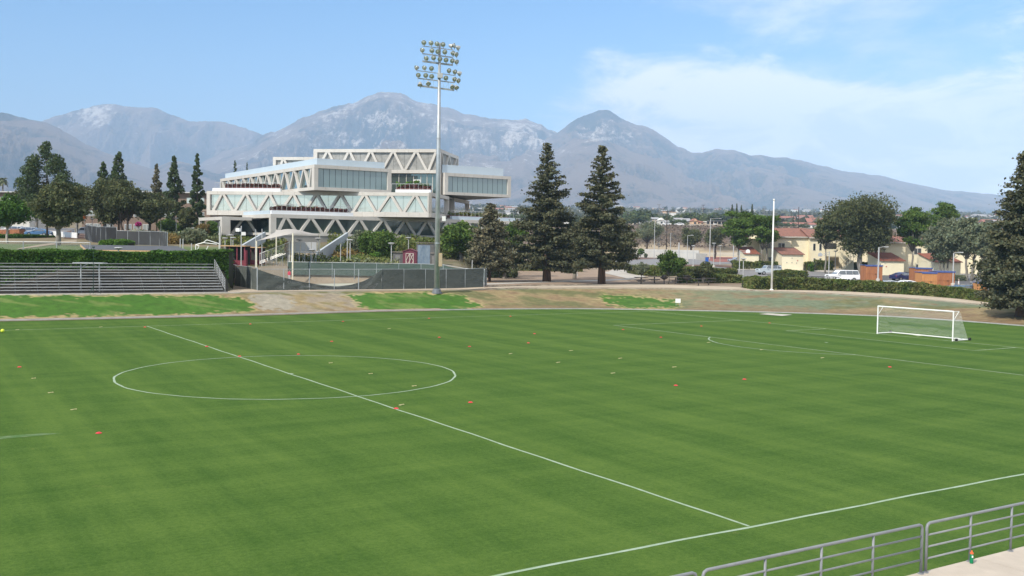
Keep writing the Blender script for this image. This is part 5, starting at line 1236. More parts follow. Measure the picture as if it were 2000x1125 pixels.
# goal
def goal():
    mx = Vector((*fld(PLEN / 2, 0), 0)); root = thing('football_goal', mx, 'white portable full-size football goal with net and small black wheels', 'goal')
    eu = Vector((cy_, sy_, 0)); ev = Vector((sy_, -cy_, 0))
    def g(u, v, z): return eu * u + ev * v + Vector((0, 0, z))          # local: u behind the line, v along it
    w, h, dt, db = 3.66, 2.44, .95, 2.05; r_ = .06
    for v in (-w, w):
        mb = MB(); mb.tube(g(0, v, 0), g(0, v, h + .04), r_, n=8); mb.build('upright', WPAINT, root)
        mb = MB(); mb.tube(g(0, v, .06), g(db, v, .06), .05, n=8); mb.build('ground_bar', WPAINT, root)
        mb = MB(); mb.tube(g(.02, v, h), g(dt * .8, v, h), .022, n=6); mb.build('top_stay', WPAINT, root)
        mb = MB(); mb.tube(g(.02, v, h - .75), g(dt * .8, v, h), .025, n=6); mb.build('brace', WPAINT, root)
        for u in (.25, db + .02):
            mb = MB(); mb.tube(g(u, v + (.12 if v > 0 else -.12), .12), g(u, v + (.24 if v > 0 else -.24), .12), .12, n=12); mb.build('wheel', BLACK, root)
    mb = MB(); mb.tube(g(0, -w, h), g(0, w, h), r_, n=8); mb.build('crossbar', WPAINT, root)
    mb = MB(); mb.tube(g(db, -w, .06), g(db, w, .06), .045, n=8); mb.build('rear_bar', WPAINT, root)
    # net of real cords
    NET = M('net_cord', (.70, .72, .70), (.62, .64, .62), 3, .8); mb = MB(); c = .0042
    prof = [(.02, h), (dt * .8, h - .03), (dt, h - .2), (db - .25, .6), (db, .06)]
    dd = [0]
    for i in range(1, len(prof)): dd.append(dd[-1] + math.dist(prof[i], prof[i - 1]))
    def pr(s, sag=0.): return float(np.interp(s, dd, [q[0] for q in prof])), float(np.interp(s, dd, [q[1] for q in prof]))
    nv = 61; ns = 30
    for i in range(nv):
        v = -w + 2 * w * i / (nv - 1); mb.path([g(pr(dd[-1] * k / 9)[0] + .05 * math.sin(i * .3 + k) * (0 < k < 9), v, pr(dd[-1] * k / 9)[1]) for k in range(10)], c, 3)
    for k in range(1, ns):
        u, z = pr(dd[-1] * k / ns); mb.path([g(u + .05 * math.sin(j * 1.8 + k * .3), -w + 2 * w * j / 10, z - .02 * math.sin(math.pi * j / 10)) for j in range(11)], c, 3)
    for v in (-w, w):
        for k in range(1, 18):
            z = h * k / 18; ue = float(np.interp(z, [.06, .6, h - .2, h], [db, db - .25, dt, dt * .8])); mb.tube(g(.03, v, z), g(ue, v, z), c, n=3, cap=False)
        for k in range(1, 16):
            u = db * k / 16; ze = float(np.interp(u, [0, dt * .8, dt, db - .25, db], [h, h - .03, h - .2, .6, .06])); mb.tube(g(u, v, .06), g(u, v, ze), c, n=3, cap=False)
    mb.build('net', NET, root)
goal()
# small flat markers
REDP = M('red_plastic', (.65, .03, .05), (.55, .03, .04), 3, .5); YELP = M('pale_yellow_leafy_scrap', (.50, .45, .20), (.42, .38, .16), 3, .8); LEAFW = M('cream_marker', (.48, .44, .22), (.42, .38, .20), 3, .7)
cones = [(193, 846, 'nearest the left lower corner of the pitch'), (38, 717, 'alone near the left edge'), (404, 677, 'on the halfway line beyond the centre circle'), (468, 696, 'where the halfway line meets the far side of the centre circle'),
 (583, 692, 'on the far arc of the centre circle'), (774, 798, 'on the halfway line just this side of the centre circle'), (919, 786, 'right of the near part of the halfway line'), (283, 639, 'at the far end of the halfway line'),
 (489, 633, 'on the far touchline right of the halfway line'), (648, 667, 'beyond the centre circle towards the light tower'), (670, 628, 'on the far touchline left of the light tower'), (858, 659, 'far out below the light tower'), (838, 622, 'on the far touchline under the light tower'), (917, 677, 'far out right of the light tower'),
 (1044, 652, 'between the far touchline and the middle, below the left big conifer'), (1032, 670, 'slightly nearer than the one below the left big conifer'), (1217, 644, 'outside the far corner of the penalty area'), (1291, 659, 'in front of the penalty area line left of the arc'),
 (1370, 637, 'inside the penalty area beside its far line'), (1503, 631, 'near the far side of the goal line'), (1320, 753, 'in the open right half, left one of the near pair'), (1454, 741, 'in the open right half, right one of the near pair'), (1738, 717, 'in front of the goal near the penalty area line'), (997, 618, 'on the far touchline below the left big conifer')]
mb = MB(); mb.lathe([(.165, .0), (.165, .012), (.06, .085), (.05, .085), (.14, .012)], (0, 0, 0), 12); mec = None
for i, (px, py, lb) in enumerate(cones):
    p = at_z(px, py, .012); p.z = .012
    if mec is None: o = mb.build('marker_cone', REDP, loc=(0, 0, 0)); mec = o.data
    else: o = addobj('marker_cone', mec)
    o.location = p; s = .72; o.scale = (s, s, s * .8); tag(o, 'small red disc cone ' + lb, 'marker cone', 'red disc cones on the pitch')
yel = [(66, 739, 'leftmost, above the row of three at the left edge'), (99, 767, 'second of the row at the left edge'), (144, 800, 'nearest of the row at the left edge'), (724, 730, 'inside the centre circle right of the spot'), (809, 754, 'inside the right end of the centre circle'), (784, 791, 'just above the red cone on the near halfway line'), (646, 709, 'inside the far half of the centre circle'), (760, 642, 'far out left of the light tower base'), (997, 691, 'left of three in the middle distance'), (1090, 708, 'left one of the nearer pair in the middle distance'), (1115, 685, 'middle distance, in line with the gap between the conifers'), (1197, 729, 'nearest one below the right big conifer'), (1211, 700, 'below the right big conifer'), (1317, 717, 'left of the penalty arc'), (1384, 669, 'beside the tip of the penalty arc'), (1487, 683, 'on the penalty arc line'), (1606, 699, 'beyond the penalty line towards the near side'), (197, 638.5, 'by the far touchline at the left'), (34, 644, 'beside the yellow ball at the far left')]
mey = None
for i, (px, py, lb) in enumerate(yel):
    p = at_z(px, py, .01); p.z = .012
    if mey is None:
        mb = MB(); mb.ext([(-.26, -.05), (-.1, -.12), (.08, -.07), (.27, -.02), (.2, .08), (0, .05), (-.16, .12)], 0, .05, lambda u, w, h: Vector((u, w, h + .03 * math.sin(u * 9)))); o = mb.build('dry_leaf', LEAFW, loc=(0, 0, 0)); mey = o.data
    else: o = addobj('dry_leaf', mey)
    o.location = p; o.scale = (.5, .5, .5); o.rotation_euler = (0, 0, rng.random() * .8 - .4); tag(o, 'dry yellowish leaf, ' + lb, 'leaf', 'dry leaves on the pitch')
p = at_z(5, 650, 0); mb = MB(); mb.lathe([(.11 * math.sin(t), .11 - .11 * math.cos(t)) for t in np.linspace(.15, math.pi - .15, 9)], (0, 0, .01), 12); o = mb.build('ball', M('yellow_ball', (.65, .75, .05), (.55, .65, .05), 3, .5), loc=(0, 0, 0), smooth=True); o.location = (p.x, p.y, .0); o.scale = (1.3,) * 3; tag(o, 'bright yellow ball at the far left of the pitch', 'ball')
# worn strip and pale pad on the grass
def patch(name, pts, mat, z=.008):
    P = [at_z(a, b, z) for a, b in pts]; mb = MB(); mb.add([(q.x, q.y, z) for q in P], [tuple(range(len(P)))]); return mb.build(name, mat, kind='structure')
patch('worn_strip', [(-5, 858), (-5, 853), (40, 849), (90, 846), (122, 846), (95, 849), (50, 853)], M('worn_turf', (.13, .18, .08), (.05, .12, .02), 2.5, .9, lo=.35, hi=.6))
patch('sand_pad', [(1482, 613.3), (1500, 611.6), (1548, 614.6), (1528, 617)], M('sandy_pad', (.46, .44, .38), (.40, .38, .32), 2, .9), .05)
patch('goalmouth_wear', [(1782, 654.4), (1795, 653.4), (1806, 655.4), (1793, 656.6)], M('worn_turf_pale', (.34, .38, .28), (.25, .30, .18), 2, .9))
# white sign board on the bank
p = hit(1324, 597.5); t = thing('sign_board', p, 'small blank white board standing on the grass bank', 'sign board')
mb = MB(); mb.box((0, 0, .62), (.62, .04, .50)); mb.build('board', WPAINT, t)
for x in (-.22, .22): mb = MB(); mb.tube((x, .03, -.1), (x, .03, .5), .02, n=5); mb.build('leg', GALV, t)
# ------------------------------------------------------------------ foreground deck and railings
DZ = .9
DECK = M('deck_concrete', (.50, .44, .365), (.40, .35, .29), .55, .85, bmp=.35, bd=.01, lo=.3, hi=.7)
edge = [at_z(a, b, DZ) for a, b in ((1700, 1143.5), (1775, 1125), (1890, 1094.5), (2000, 1067), (2120, 1038))]
ed = (edge[-1] - edge[0]); ed.z = 0; ed.normalize(); en = Vector((-ed.y, ed.x, 0))
E0 = edge[2] - ed * 30; root = None
def dk(u, d, z): return edge[2] + ed * u + en * d + Vector((0, 0, z - DZ))
seg = 3.05
for k in range(-6, 5):
    mb = MB(); u0, u1 = k * seg + .35 + .006, (k + 1) * seg + .35 - .006
    mb.hexa([dk(u0, -9, DZ - .25), dk(u1, -9, DZ - .25), dk(u1, 0, DZ - .25), dk(u0, 0, DZ - .25), dk(u0, -9, DZ), dk(u1, -9, DZ), dk(u1, 0, DZ), dk(u0, 0, DZ)])
    mb.build('deck_slab', DECK, kind='structure')
mb = MB(); mb.hexa([dk(-19, -8.9, -.05), dk(16, -8.9, -.05), dk(16, -.04, -.05), dk(-19, -.04, -.05), dk(-19, -8.9, DZ - .255), dk(16, -8.9, DZ - .255), dk(16, -.04, DZ - .255), dk(-19, -.04, DZ - .255)]); mb.build('deck_wall', M('deck_wall_concrete', (.36, .33, .29), (.30, .28, .25), .8, .85), kind='structure')
def railsec(u0, u1, posts, label, lend=True, rend=True):
    root = thing('metal_railing', dk(u0, -.06, DZ), label, 'railing', 'grey pipe railings along the deck'); H_ = 1.0
    def q(u, z): return dk(u, -.06, DZ + z)
    c = .09; pts = [q(u0, 0)] if lend else []
    if lend: pts += [q(u0, H_ - c), q(u0 + c * .3, H_ - c * .3), q(u0 + c, H_)]
    else: pts += [q(u0, H_)]
    if rend: pts += [q(u1 - c, H_), q(u1 - c * .3, H_ - c * .3), q(u1, H_ - c), q(u1, 0)]
    else: pts += [q(u1, H_)]
    mb = MB(); mb.path(pts, .030, 10); mb.build('top_rail', GREYP, root, world=True, smooth=True)
    for z in (.28, .52, .76):
        mb = MB(); mb.tube(q(u0 + .01, z), q(u1 - .01, z), .021, n=8); mb.build('rail', GREYP, root, world=True, smooth=True)
    for u in ([u0] if lend else []) + ([u1] if rend else []) + list(posts):
        mb = MB(); mb.lathe([(.065, 0), (.065, .008), (.035, .010), (.034, .03)], q(u, 0), 12); mb.build('base_plate', GREYP, root, world=True)
    for u in posts:
        mb = MB(); mb.tube(q(u, 0), q(u, H_ - .02), .026, n=8); mb.build('post', GREYP, root, world=True, smooth=True)
def uof(px, py, z=DZ):                                        # distance along the rail line of a picture column
    P0 = dk(0, -.06, DZ); n = Vector((-ed.y, ed.x, 0)); d = ray(px, py); t = (P0 - CAM).dot(n) / d.dot(n); return (CAM + d * t - P0).dot(ed)
railsec(uof(1801, 1070), uof(1373, 1120) if False else uof(1801, 1070), [], 'x') if False else None
uA0, uA1 = uof(1373, 1125), uof(1800, 1070)
railsec(uA0, uA1, [uof(1494, 1120), uof(1604, 1095), uof(1705, 1080)], 'grey pipe railing section left of the gap on the foreground deck')
uB0, uB1 = uof(1809, 1070), uof(2100, 1000)
railsec(uB0, uB1, [uof(1895, 1050), uof(1975, 1030), uof(2050, 1010)], 'grey pipe railing section right of the gap, behind the drinks bottle')
railsec(uof(1240, 1160), uof(1360, 1120), [], 'grey pipe railing section whose rounded end just shows at the bottom edge')
# drinks bottle
p = at_z(1889, 1092.5, DZ); q = dk(uof(1889, 1090), -.16, DZ); t = thing('drinks_bottle', q, 'green squeeze bottle with an orange cap standing on the deck', 'bottle')
mb = MB(); mb.lathe([(.034, 0), (.037, .01), (.037, .10), (.032, .12), (.036, .145), (.036, .185), (.028, .20)], (0, 0, 0), 14); mb.build('bottle_body', M('green_translucent_plastic', (.0, .20, .08), (.0, .17, .07), 4, .35), t, smooth=True)
mb = MB(); mb.lathe([(.036, .20), (.037, .225), (.018, .235), (.012, .265), (.010, .27)], (0, 0, 0), 14); mb.build('cap', M('orange_cap', (.80, .14, .05), (.7, .12, .04), 4, .4), t)
mb = MB(); mb.box((0, -.0375, .15), (.03, .002, .04)); mb.build('label_print', WPAINT, t)
# ------------------------------------------------------------------ roads, lots, other buildings
def shw(name, pts_near, pts_far, mat, dz=.035, nx=50, ny=8): return sheet(name, pts_near, pts_far, mat, dz, nx, ny)
shw('mulch_bed', [(945, 562), (1020, 559), (1160, 557), (1235, 552)], [(945, 527), (1020, 527), (1160, 527), (1190, 529)], DIRT, .03)
shw('walkway', [(945, 556), (1060, 552.5), (1180, 549.5), (1260, 545)], [(945, 553), (1060, 550), (1180, 547), (1228, 544.5)], CONC, .06)
shw('entrance_drive', [(1175, 533), (1225, 545)], [(1215, 521), (1262, 541)], CONC, .075)
shw('parking_lot', [(1236, 533), (1330, 530), (1450, 540), (1600, 560), (1750, 566), (1960, 572)], [(1215, 507), (1330, 510), (1450, 521), (1600, 527), (1750, 530), (1960, 534)], ASPL, .035, 80, 14)
shw('dark_asphalt', [(1655, 556), (1760, 560), (1900, 566)], [(1700, 536), (1775, 539), (1890, 542)], ASPH, .06)
shw('upper_asphalt', [(1200, 522), (1300, 524), (1440, 515)], [(1200, 509), (1290, 505), (1425, 505)], ASPL, .05)
shw('traffic_island', [(1300, 521), (1400, 521), (1465, 527)], [(1300, 517.5), (1400, 517.5), (1465, 523)], MULCH, .09)
shw('red_court', [(1395, 512), (1442, 512)], [(1360, 501.5), (1445, 503)], TENNIS, .075)
shw('mulch_verge', [(1215, 509), (1290, 505), (1365, 503)], [(1215, 503.5), (1290, 501), (1365, 499.5)], MULCH, .08)
shw('pale_lot', [(1215, 503), (1330, 499.5), (1450, 501)], [(1215, 496), (1330, 494), (1450, 493)], M('pale_quarry_floor', (.42, .36, .27), (.34, .29, .22), .2, .9), .05)
shw('house_forecourt', [(1440, 527), (1600, 531), (1700, 537)], [(1440, 519), (1600, 523), (1700, 526)], PALE, .07)
# left lawn, track and lot
shw('garden_path', [(30, 488), (90, 480.5), (115, 477), (150, 473)], [(40, 485), (90, 476.5), (118, 472), (150, 468.5)], M('dirt_path', (.34, .28, .20), (.27, .22, .16), .5, .9), .05)
shw('mulch_ground', [(125, 466), (165, 467), (175, 466), (250, 462)], [(125, 452), (180, 449), (215, 448), (265, 449)], MULCH, .05)
shw('left_lot', [(0, 461), (60, 460.5), (100, 462)], [(0, 448), (60, 446), (150, 446)], ASPL, .05)
shw('orange_dirt', [(430, 519), (470, 519), (520, 517)], [(430, 508), (470, 508), (520, 508)], M('orange_infield_dirt', (.42, .22, .11), (.36, .19, .10), .5, .95), .04)
shw('rust_band', [(615, 504), (690, 503.5), (740, 503)], [(612, 497), (690, 496.5), (740, 496)], M('rusty_mulch', (.24, .10, .06), (.19, .085, .05), .6, .95), .05)
def low_wall(name, p, q, h, mat, label, cat='wall', th=.25, cap=False):
    """wall following the ground between two points, in short lengths"""
    p, q = Vector(p), Vector(q); n = max(1, int((q - p).length / 4)); d = (q - p); d.z = 0; s = Vector((-d.y, d.x, 0)).normalized() * th; mb = MB()
    for i in range(n):
        a, b = p.lerp(q, i / n), p.lerp(q, (i + 1) / n - .001); a.z = gz(a.x, a.y); b.z = gz(b.x, b.y); D = Vector((0, 0, -.2)); U = Vector((0, 0, h))
        mb.hexa([a + D, b + D, b + s + D, a + s + D, a + U, b + U, b + s + U, a + s + U])
    p.z = gz(p.x, p.y); return tag(mb.build(name, mat, loc=p), label, cat)
WB = M('pale_block_wall', (.50, .49, .46), (.44, .43, .40), .4, .85)
low_wall('long_wall', on(1215, 322), on(1365, 300), 2.7, WB, 'long pale block wall across the far side of the parking area')
low_wall('grey_enclosure_wall', on(1359, 290), on(1381, 289), 1.9, M('grey_block', (.34, .335, .32), (.28, .275, .26), .5, .9), 'short grey block enclosure at the right end of the long pale wall')
low_wall('white_fence', on(92, 204), on(150, 184), 1.05, WPAINT, 'white solid panel fence curving behind the pale-trunked oak', 'fence', .1)
low_wall('white_fence', on(50, 212), on(91, 205), .8, WPAINT, 'low white fence behind the parked blue car', 'fence', .1)
# curved black screened fence on the left
BSCR = M('black_screen_mesh', (.014, .015, .018), (.022, .024, .028), .3, .9); GSCR = M('grey_screen_mesh', (.055, .058, .062), (.04, .042, .046), .3, .9)
chain_fence('curved_black_fence', [on(167, 178), on(180, 162), on(205, 155), on(228, 153)], 2.6, 3., 'curved chain link fence with black mesh behind the oval hedge', BSCR)
chain_fence('grey_mesh_fence', [on(228, 153), on(262, 152), on(300, 151), on(314, 150), on(327, 143)], 2.1, 2.1, 'chain link fence with light grey mesh right of the oval hedge', GSCR)
chain_fence('low_wire_fence', [on(-20, 112.5), on(80, 113), on(176, 113.5)], 1.05, 4., 'low wire fence along the lawn above the ivy hedge', None)
# dugouts and sheds ------------------------------------------------------
ROOFS = M('dark_shingle_roof', (.085, .09, .10), (.065, .07, .08), 1.2, .85, bmp=.3); FASC = M('peach_fascia', (.55, .36, .19), (.48, .31, .16), 2, .7)
def bx(name, c, d, mat, root, rz=0): mb = MB(); mb.box(c, d, rz); return mb.build(name, mat, root)
p = on(262, 121); L0 = at_y(168, 490, 119.5).x; L1 = at_y(369, 492, 119.5).x; t = thing('dugout', p, 'long low dugout with a dark shingle roof and peach fascia behind the ivy hedge', 'dugout')
zf, zb2 = zpx(262, 488.5, 119.5) - p.z, zpx(262, 479.5, 128) - p.z; cxl = (L0 + L1) / 2 - p.x; wl = L1 - L0
XL, XR = L0 - p.x, L1 - p.x; XbL = at_y(157, 480, 128).x - p.x; XbR = at_y(346, 481, 128).x - p.x
mb = MB(); mb.hexa([Vector((XL, -1.5, zf - .12)), Vector((XR, -1.5, zf - .12)), Vector((XbR, 7, zb2 - .12)), Vector((XbL, 7, zb2 - .12)), Vector((XL, -1.5, zf)), Vector((XR, -1.5, zf)), Vector((XbR, 7, zb2)), Vector((XbL, 7, zb2))]); mb.build('roof', ROOFS, t)
bx('fascia', (cxl, -1.56, zf - .14), (wl, .06, .22), FASC, t); bx('rear_wall', (cxl, -1.2, (zf - .3) / 2 - .2), (wl - .3, .2, zf - .1), MAROON, t)
mb = MB(); mb.hexa([Vector((XL - .05, -1.5, zf - .2)), Vector((XL, -1.5, zf - .2)), Vector((XbL, 7, zb2 - .2)), Vector((XbL - .05, 7, zb2 - .2)), Vector((XL - .05, -1.5, zf + .02)), Vector((XL, -1.5, zf + .02)), Vector((XbL, 7, zb2 + .02)), Vector((XbL - .05, 7, zb2 + .02))]); mb.build('side_fascia', FASC, t)
p = on(470, 138); t = thing('maroon_dugout', p, 'maroon dugout with a tan roof edge behind the screened gate fence', 'dugout')
for px0, px1, y0, y1, Y in ((432, 479, 480, 519, 138.5), (479, 509, 483, 517, 142.)):
    X0, X1 = at_y(px0, 500, Y).x - p.x, at_y(px1, 500, Y).x - p.x; z1 = zpx(px0, y0, Y) - p.z; dy = Y - p.y
    bx('roof', ((X0 + X1) / 2, dy + 1.2, z1), (X1 - X0 + .2, 3.0, .12), FASC, t); bx('back_wall', ((X0 + X1) / 2, dy + 2.6, z1 / 2), (X1 - X0, .15, z1), SHADOWGAP, t)
    for x in np.linspace(X0 + .1, X1 - .1, 4): bx('post', (x, dy, z1 / 2 - .1), (.14, .14, z1), MAROON, t)
    bx('front_wall', ((X0 + X1) / 2, dy, .35), (X1 - X0, .12, .9), MAROON, t)
mb = MB(); mb.tube((at_y(480, 500, 136).x - p.x, -2, 0), (at_y(480, 500, 136).x - p.x, -2, 2.2), .24, n=10); mb.build('padded_post', MAROON, t)
# rows: white-crossed maroon shed, blue-grey panel, dark sheds
p = on(800, 139.); t = thing('maroon_shed', p, 'small maroon shed with a gabled roof and white crossed double doors', 'shed')
w_, z1, z2 = 27 * 139 / F, zpx(800, 491.5, 139) - p.z, zpx(800, 487, 139) - p.z
mb = MB(); mb.ext([(-w_ / 2, -.1), (w_ / 2, -.1), (w_ / 2, z1), (0, z2), (-w_ / 2, z1)], 0, 2.4, lambda u, w, h: Vector((u, h, w))); mb.build('wall', M('magenta_maroon_paint', (.155, .035, .06), (.13, .03, .05), .8, .7), t)
for s in (-1, 1):
    mb = MB(); D = Vector((0, 0, .08)); a = Vector((s * (w_ / 2 + .15), -.12, z1 - .05)); b = Vector((0, -.12, z2 + .02)); e = Vector((0, 2.6, 0)); mb.hexa([a, b, b + e, a + e, a + D, b + D, b + e + D, a + e + D] if s < 0 else [b, a, a + e, b + e, b + D, a + D, a + e + D, b + e + D]); mb.build('roof', M('dusty_maroon_roof', (.17, .05, .07), (.14, .045, .06), 1, .8), t)
hd = z1 - .25
for s in (-1, 1):
    mb = MB(); x0, x1 = (.02, .52) if s > 0 else (-.52, -.02)
    for a, b in (((x0, .1), (x1, .1)), ((x0, hd), (x1, hd)), ((x0, .1), (x0, hd)), ((x1, .1), (x1, hd)), ((x0, .1), (x1, hd / 2)), ((x1, hd / 2), (x0, hd)) if s > 0 else ((x1, .1), (x0, hd / 2)), ((x0, hd / 2), (x1, hd))): mb.tube((a[0], -.04, a[1]), (b[0], -.04, b[1]), .045, n=4)
    mb.build('door', M('cream_trim', (.62, .55, .48), (.55, .48, .42), 2, .7), t)
p = on(827.5, 137.5); t = thing('blue_grey_panel', p, 'tall weathered blue-grey board standing beside the maroon shed', 'panel'); hh = zpx(827, 479, 137.5) - p.z
for k in range(3): bx('panel', (-.56 + k * .565, 0, hh / 2), (.555, .22, hh), M('blue_grey_weathered', (.10, .15, .21), (.20, .25, .30), 1.5, .8, sc=(1, 1, .3)), t)
for px, Y, w_, tp, lb in ((777, 140.5, 20, 493, 'dark grey shed left of the maroon shed'), (847, 140, 13, 495, 'dark narrow shed between the blue-grey board and the light tower'), (830, 146, 34, 475, 'flat-roofed dark grey hut behind the blue-grey board')):
    p = on(px, Y); z1 = zpx(px, tp, Y) - p.z; w_ = w_ * Y / F; t = thing('storage_shed', p, lb, 'shed')
    bx('wall', (0, 1, z1 / 2 - .1), (w_, 2, z1), M('dark_grey_siding', (.13, .13, .125), (.10, .10, .10), 1, .8), t); bx('roof', (0, 1, z1 + .05), (w_ + .25, 2.3, .1), M('brownish_flat_roof', (.22, .19, .16), (.17, .15, .13), 1, .85), t)
    bx('door', (0, -.02, z1 * .42), (min(.9, w_ * .5), .04, z1 * .8), M('grey_door', (.20, .20, .195), (.17, .17, .165), 1, .7), t)
# canopy and spectator stand
TN = M('canopy_fabric', (.40, .375, .34), (.36, .335, .30), .5, .8); CREAM = M('cream_steel_post', (.74, .70, .56), (.68, .64, .50), 1, .5)
p = on(560, 133.); t = thing('shade_canopy', p, 'pale tensioned fabric canopy with peaked corners on cream posts', 'canopy')
def lp(px, py, Y): return at_y(px, py, Y) - p
fl, fr_, bl, br = lp(501, 470.5, 133), lp(572, 455.5, 131), lp(540, 448.5, 145), lp(624, 458.5, 143)
mb = MB(); n = 12; V = []; Fc = []
for i in range(n + 1):
    for j in range(n + 1):
        u, w = i / n, j / n; q = fl * (1 - u) * (1 - w) + fr_ * u * (1 - w) + bl * (1 - u) * w + br * u * w
        rise = .9 * (math.sin(math.pi * u) * math.sin(math.pi * w)) ** .7; ex = -.55 * (math.sin(math.pi * u) * (1 - math.sin(math.pi * w)) + math.sin(math.pi * w) * (1 - math.sin(math.pi * u)))
        inw = Vector(((.5 - u) * math.sin(math.pi * w) * 1.2, (.5 - w) * math.sin(math.pi * u) * 1.2, 0)); V.append(q + inw * (1 if 1 else 0) + Vector((0, 0, rise * .8 + (.25 if ex > 0 else 0))))
for i in range(n):
    for j in range(n): q = i * (n + 1) + j; Fc.append((q, q + n + 1, q + n + 2, q + 1))
mb.add(V, Fc); mb.build('fabric', TN, t, smooth=True)
for q, Y in ((fl, 133), (fr_, 131), (br, 143), (bl, 145)):
    gx_ = q + p; mb = MB(); mb.tube((q.x, q.y, gz(gx_.x, gx_.y) - p.z - .2), q, .10, n=8); mb.build('post', CREAM, t)
# spectator bleacher seen from its side (rail and stepped rows)
p = on(545, 134.5); t = thing('spectator_stand', p, 'raised aluminium stand with a sloping baluster rail under the canopy', 'bleachers')
a, b = lp2 = (at_y(507, 515, 134.5) - p, at_y(564, 493, 134.5) - p)
c2_ = at_y(624, 492, 137) - p
for k in range(3):
    o_ = Vector((0, 0, .14 * k)); mb = MB(); mb.tube(a + o_, b + o_, .025, n=5); mb.build('side_rail', ALU, t)
mb = MB(); top = Vector((0, 0, 1.35))
for i in range(23): q = a.lerp(b, i / 22) + Vector((0, 0, .3)); mb.tube(q, q + Vector((0, 0, 1.0)), .018, n=4)
mb.build('baluster', WPAINT, t)
mb = MB(); mb.tube(a + top, b + top, .035, n=5); mb.build('top_rail', WPAINT, t)
for px in (565, 569.5): q = at_y(px, 490, 134.6) - p; mb = MB(); mb.tube((q.x, .1, 0), (q.x, .1, b.z + 1.6), .05, n=5); mb.build('post', WPAINT, t)
mb = MB(); q0 = b; q1 = at_y(569, 493, 134.5) - p
bx('press_platform', ((b.x + c2_.x) / 2 + .1, 2.2, b.z + .05), (c2_.x - b.x, 3.4, .12), ALU, t)
for k in range(5): u0 = b.x + (c2_.x - b.x) * k / 5; bx('back_panel', (u0 + (c2_.x - b.x) / 10, .6, b.z + .80), ((c2_.x - b.x) / 5 - .06, .05, 1.25), M('pale_grey_panel', (.36, .37, .375), (.32, .33, .335), 1, .6), t)
for r_ in range(7):
    q = a.lerp(b, (r_ + .5) / 7); bx('seat_row', (q.x + .1, 2.2, q.z), (.45, 4.2, .06), ALU, t)
mb = MB()
for i in range(11):
    x = a.x + (c2_.x - a.x) * i / 10; zt2 = float(np.interp(x, [a.x, b.x, c2_.x], [a.z, b.z, b.z]))
    for yy in (.1, 2.2, 4.0): mb.tube((x, yy, -.1), (x, yy, zt2), .03, n=4)
    if i % 2: mb.tube((x, .1, 0), (x + .9, .1, zt2), .02, n=4)
mb.build('support_frame', GALV, t)
p2 = on(487, 131.2); mb = MB(); mb.box((0, 0, .55), (.6, .5, 1.1)); mb.box((0, 0, 1.15), (.75, .6, .1)); tag(mb.build('equipment_bin', M('dark_green_bin', (.03, .06, .05), (.02, .045, .04), 2, .7), loc=p2), 'dark green boxy bin beside the left canopy post', 'bin')
# litter barrel by the fence
p = on(462, 122.6); t = thing('litter_barrel', p, 'round wooden-slatted litter barrel at the end of the bleachers', 'litter bin')
for k in range(12):
    an = k * math.pi / 6; mb = MB(); mb.box((.30 * math.cos(an), .30 * math.sin(an), .55), (.03, .14, .8), an); mb.build('slat', M('weathered_slat', (.30, .19, .12), (.24, .15, .10), 3, .8), t)
mb = MB(); mb.lathe([(.27, .15), (.27, .9)], (0, 0, 0), 12); mb.tube((0, 0, -.1), (0, 0, .2), .05); mb.build('liner', BLACK, t)
# heap of white sacks by the corner, small pale cone-shaped bag
p = hit(917, 560.5); p.z = gz(p.x, p.y); r = np.random.default_rng(3); t = thing('sack_heap', p, 'small heap of crumpled white and orange sacks at the foot of the screened fence', 'sacks')
for k, (x, s) in enumerate(((-.38, .22), (-.1, .26), (.2, .2), (.42, .25), (.1, .16))):
    mb = MB(); mb.lathe([(.02, 0), (s, .03), (s * 1.05, s * .5), (s * .6, s * .95), (.03, s * 1.1)], (x, -.25 + .1 * (k % 2), .18 * (k == 4)), 9); mb.build('sack', WPAINT if k != 1 else M('orange_sack', (.55, .25, .12), None, 3), t, smooth=True)
p = hit(700, 565.5); mb = MB(); mb.lathe([(.24, 0), (.22, .1), (.10, .75), (.07, .95), (.11, 1.05), (.03, 1.12)], (0, 0, 0), 10); tag(mb.build('hooded_marker', M('pale_khaki', (.36, .37, .30), (.30, .32, .25), 3, .8), loc=p, smooth=True), 'pale tapering marker standing against the sagging screen', 'marker')
# batting cage frames above the ivy hedge
p = on(408, 128); t = thing('batting_cage', p, 'white tubular cage frame with a gabled top behind the right end of the ivy hedge', 'cage frame')
mb = MB(); f_ = lambda px, py, Y=128: at_y(px, py, Y) - p
for a, b in (((382, 478), (397, 474)), ((397, 474), (404, 468.5)), ((404, 468.5), (428, 476)), ((382, 478), (382.5, 492)), ((428, 476), (428, 492)), ((397, 474), (424, 477)), ((385, 490), (389, 480)), ((403, 488), (407, 480)), ((389, 480), (384, 479))): mb.tube(f_(*a), f_(*b), .05, n=5)
mb.build('frame_tubes', WPAINT, t)
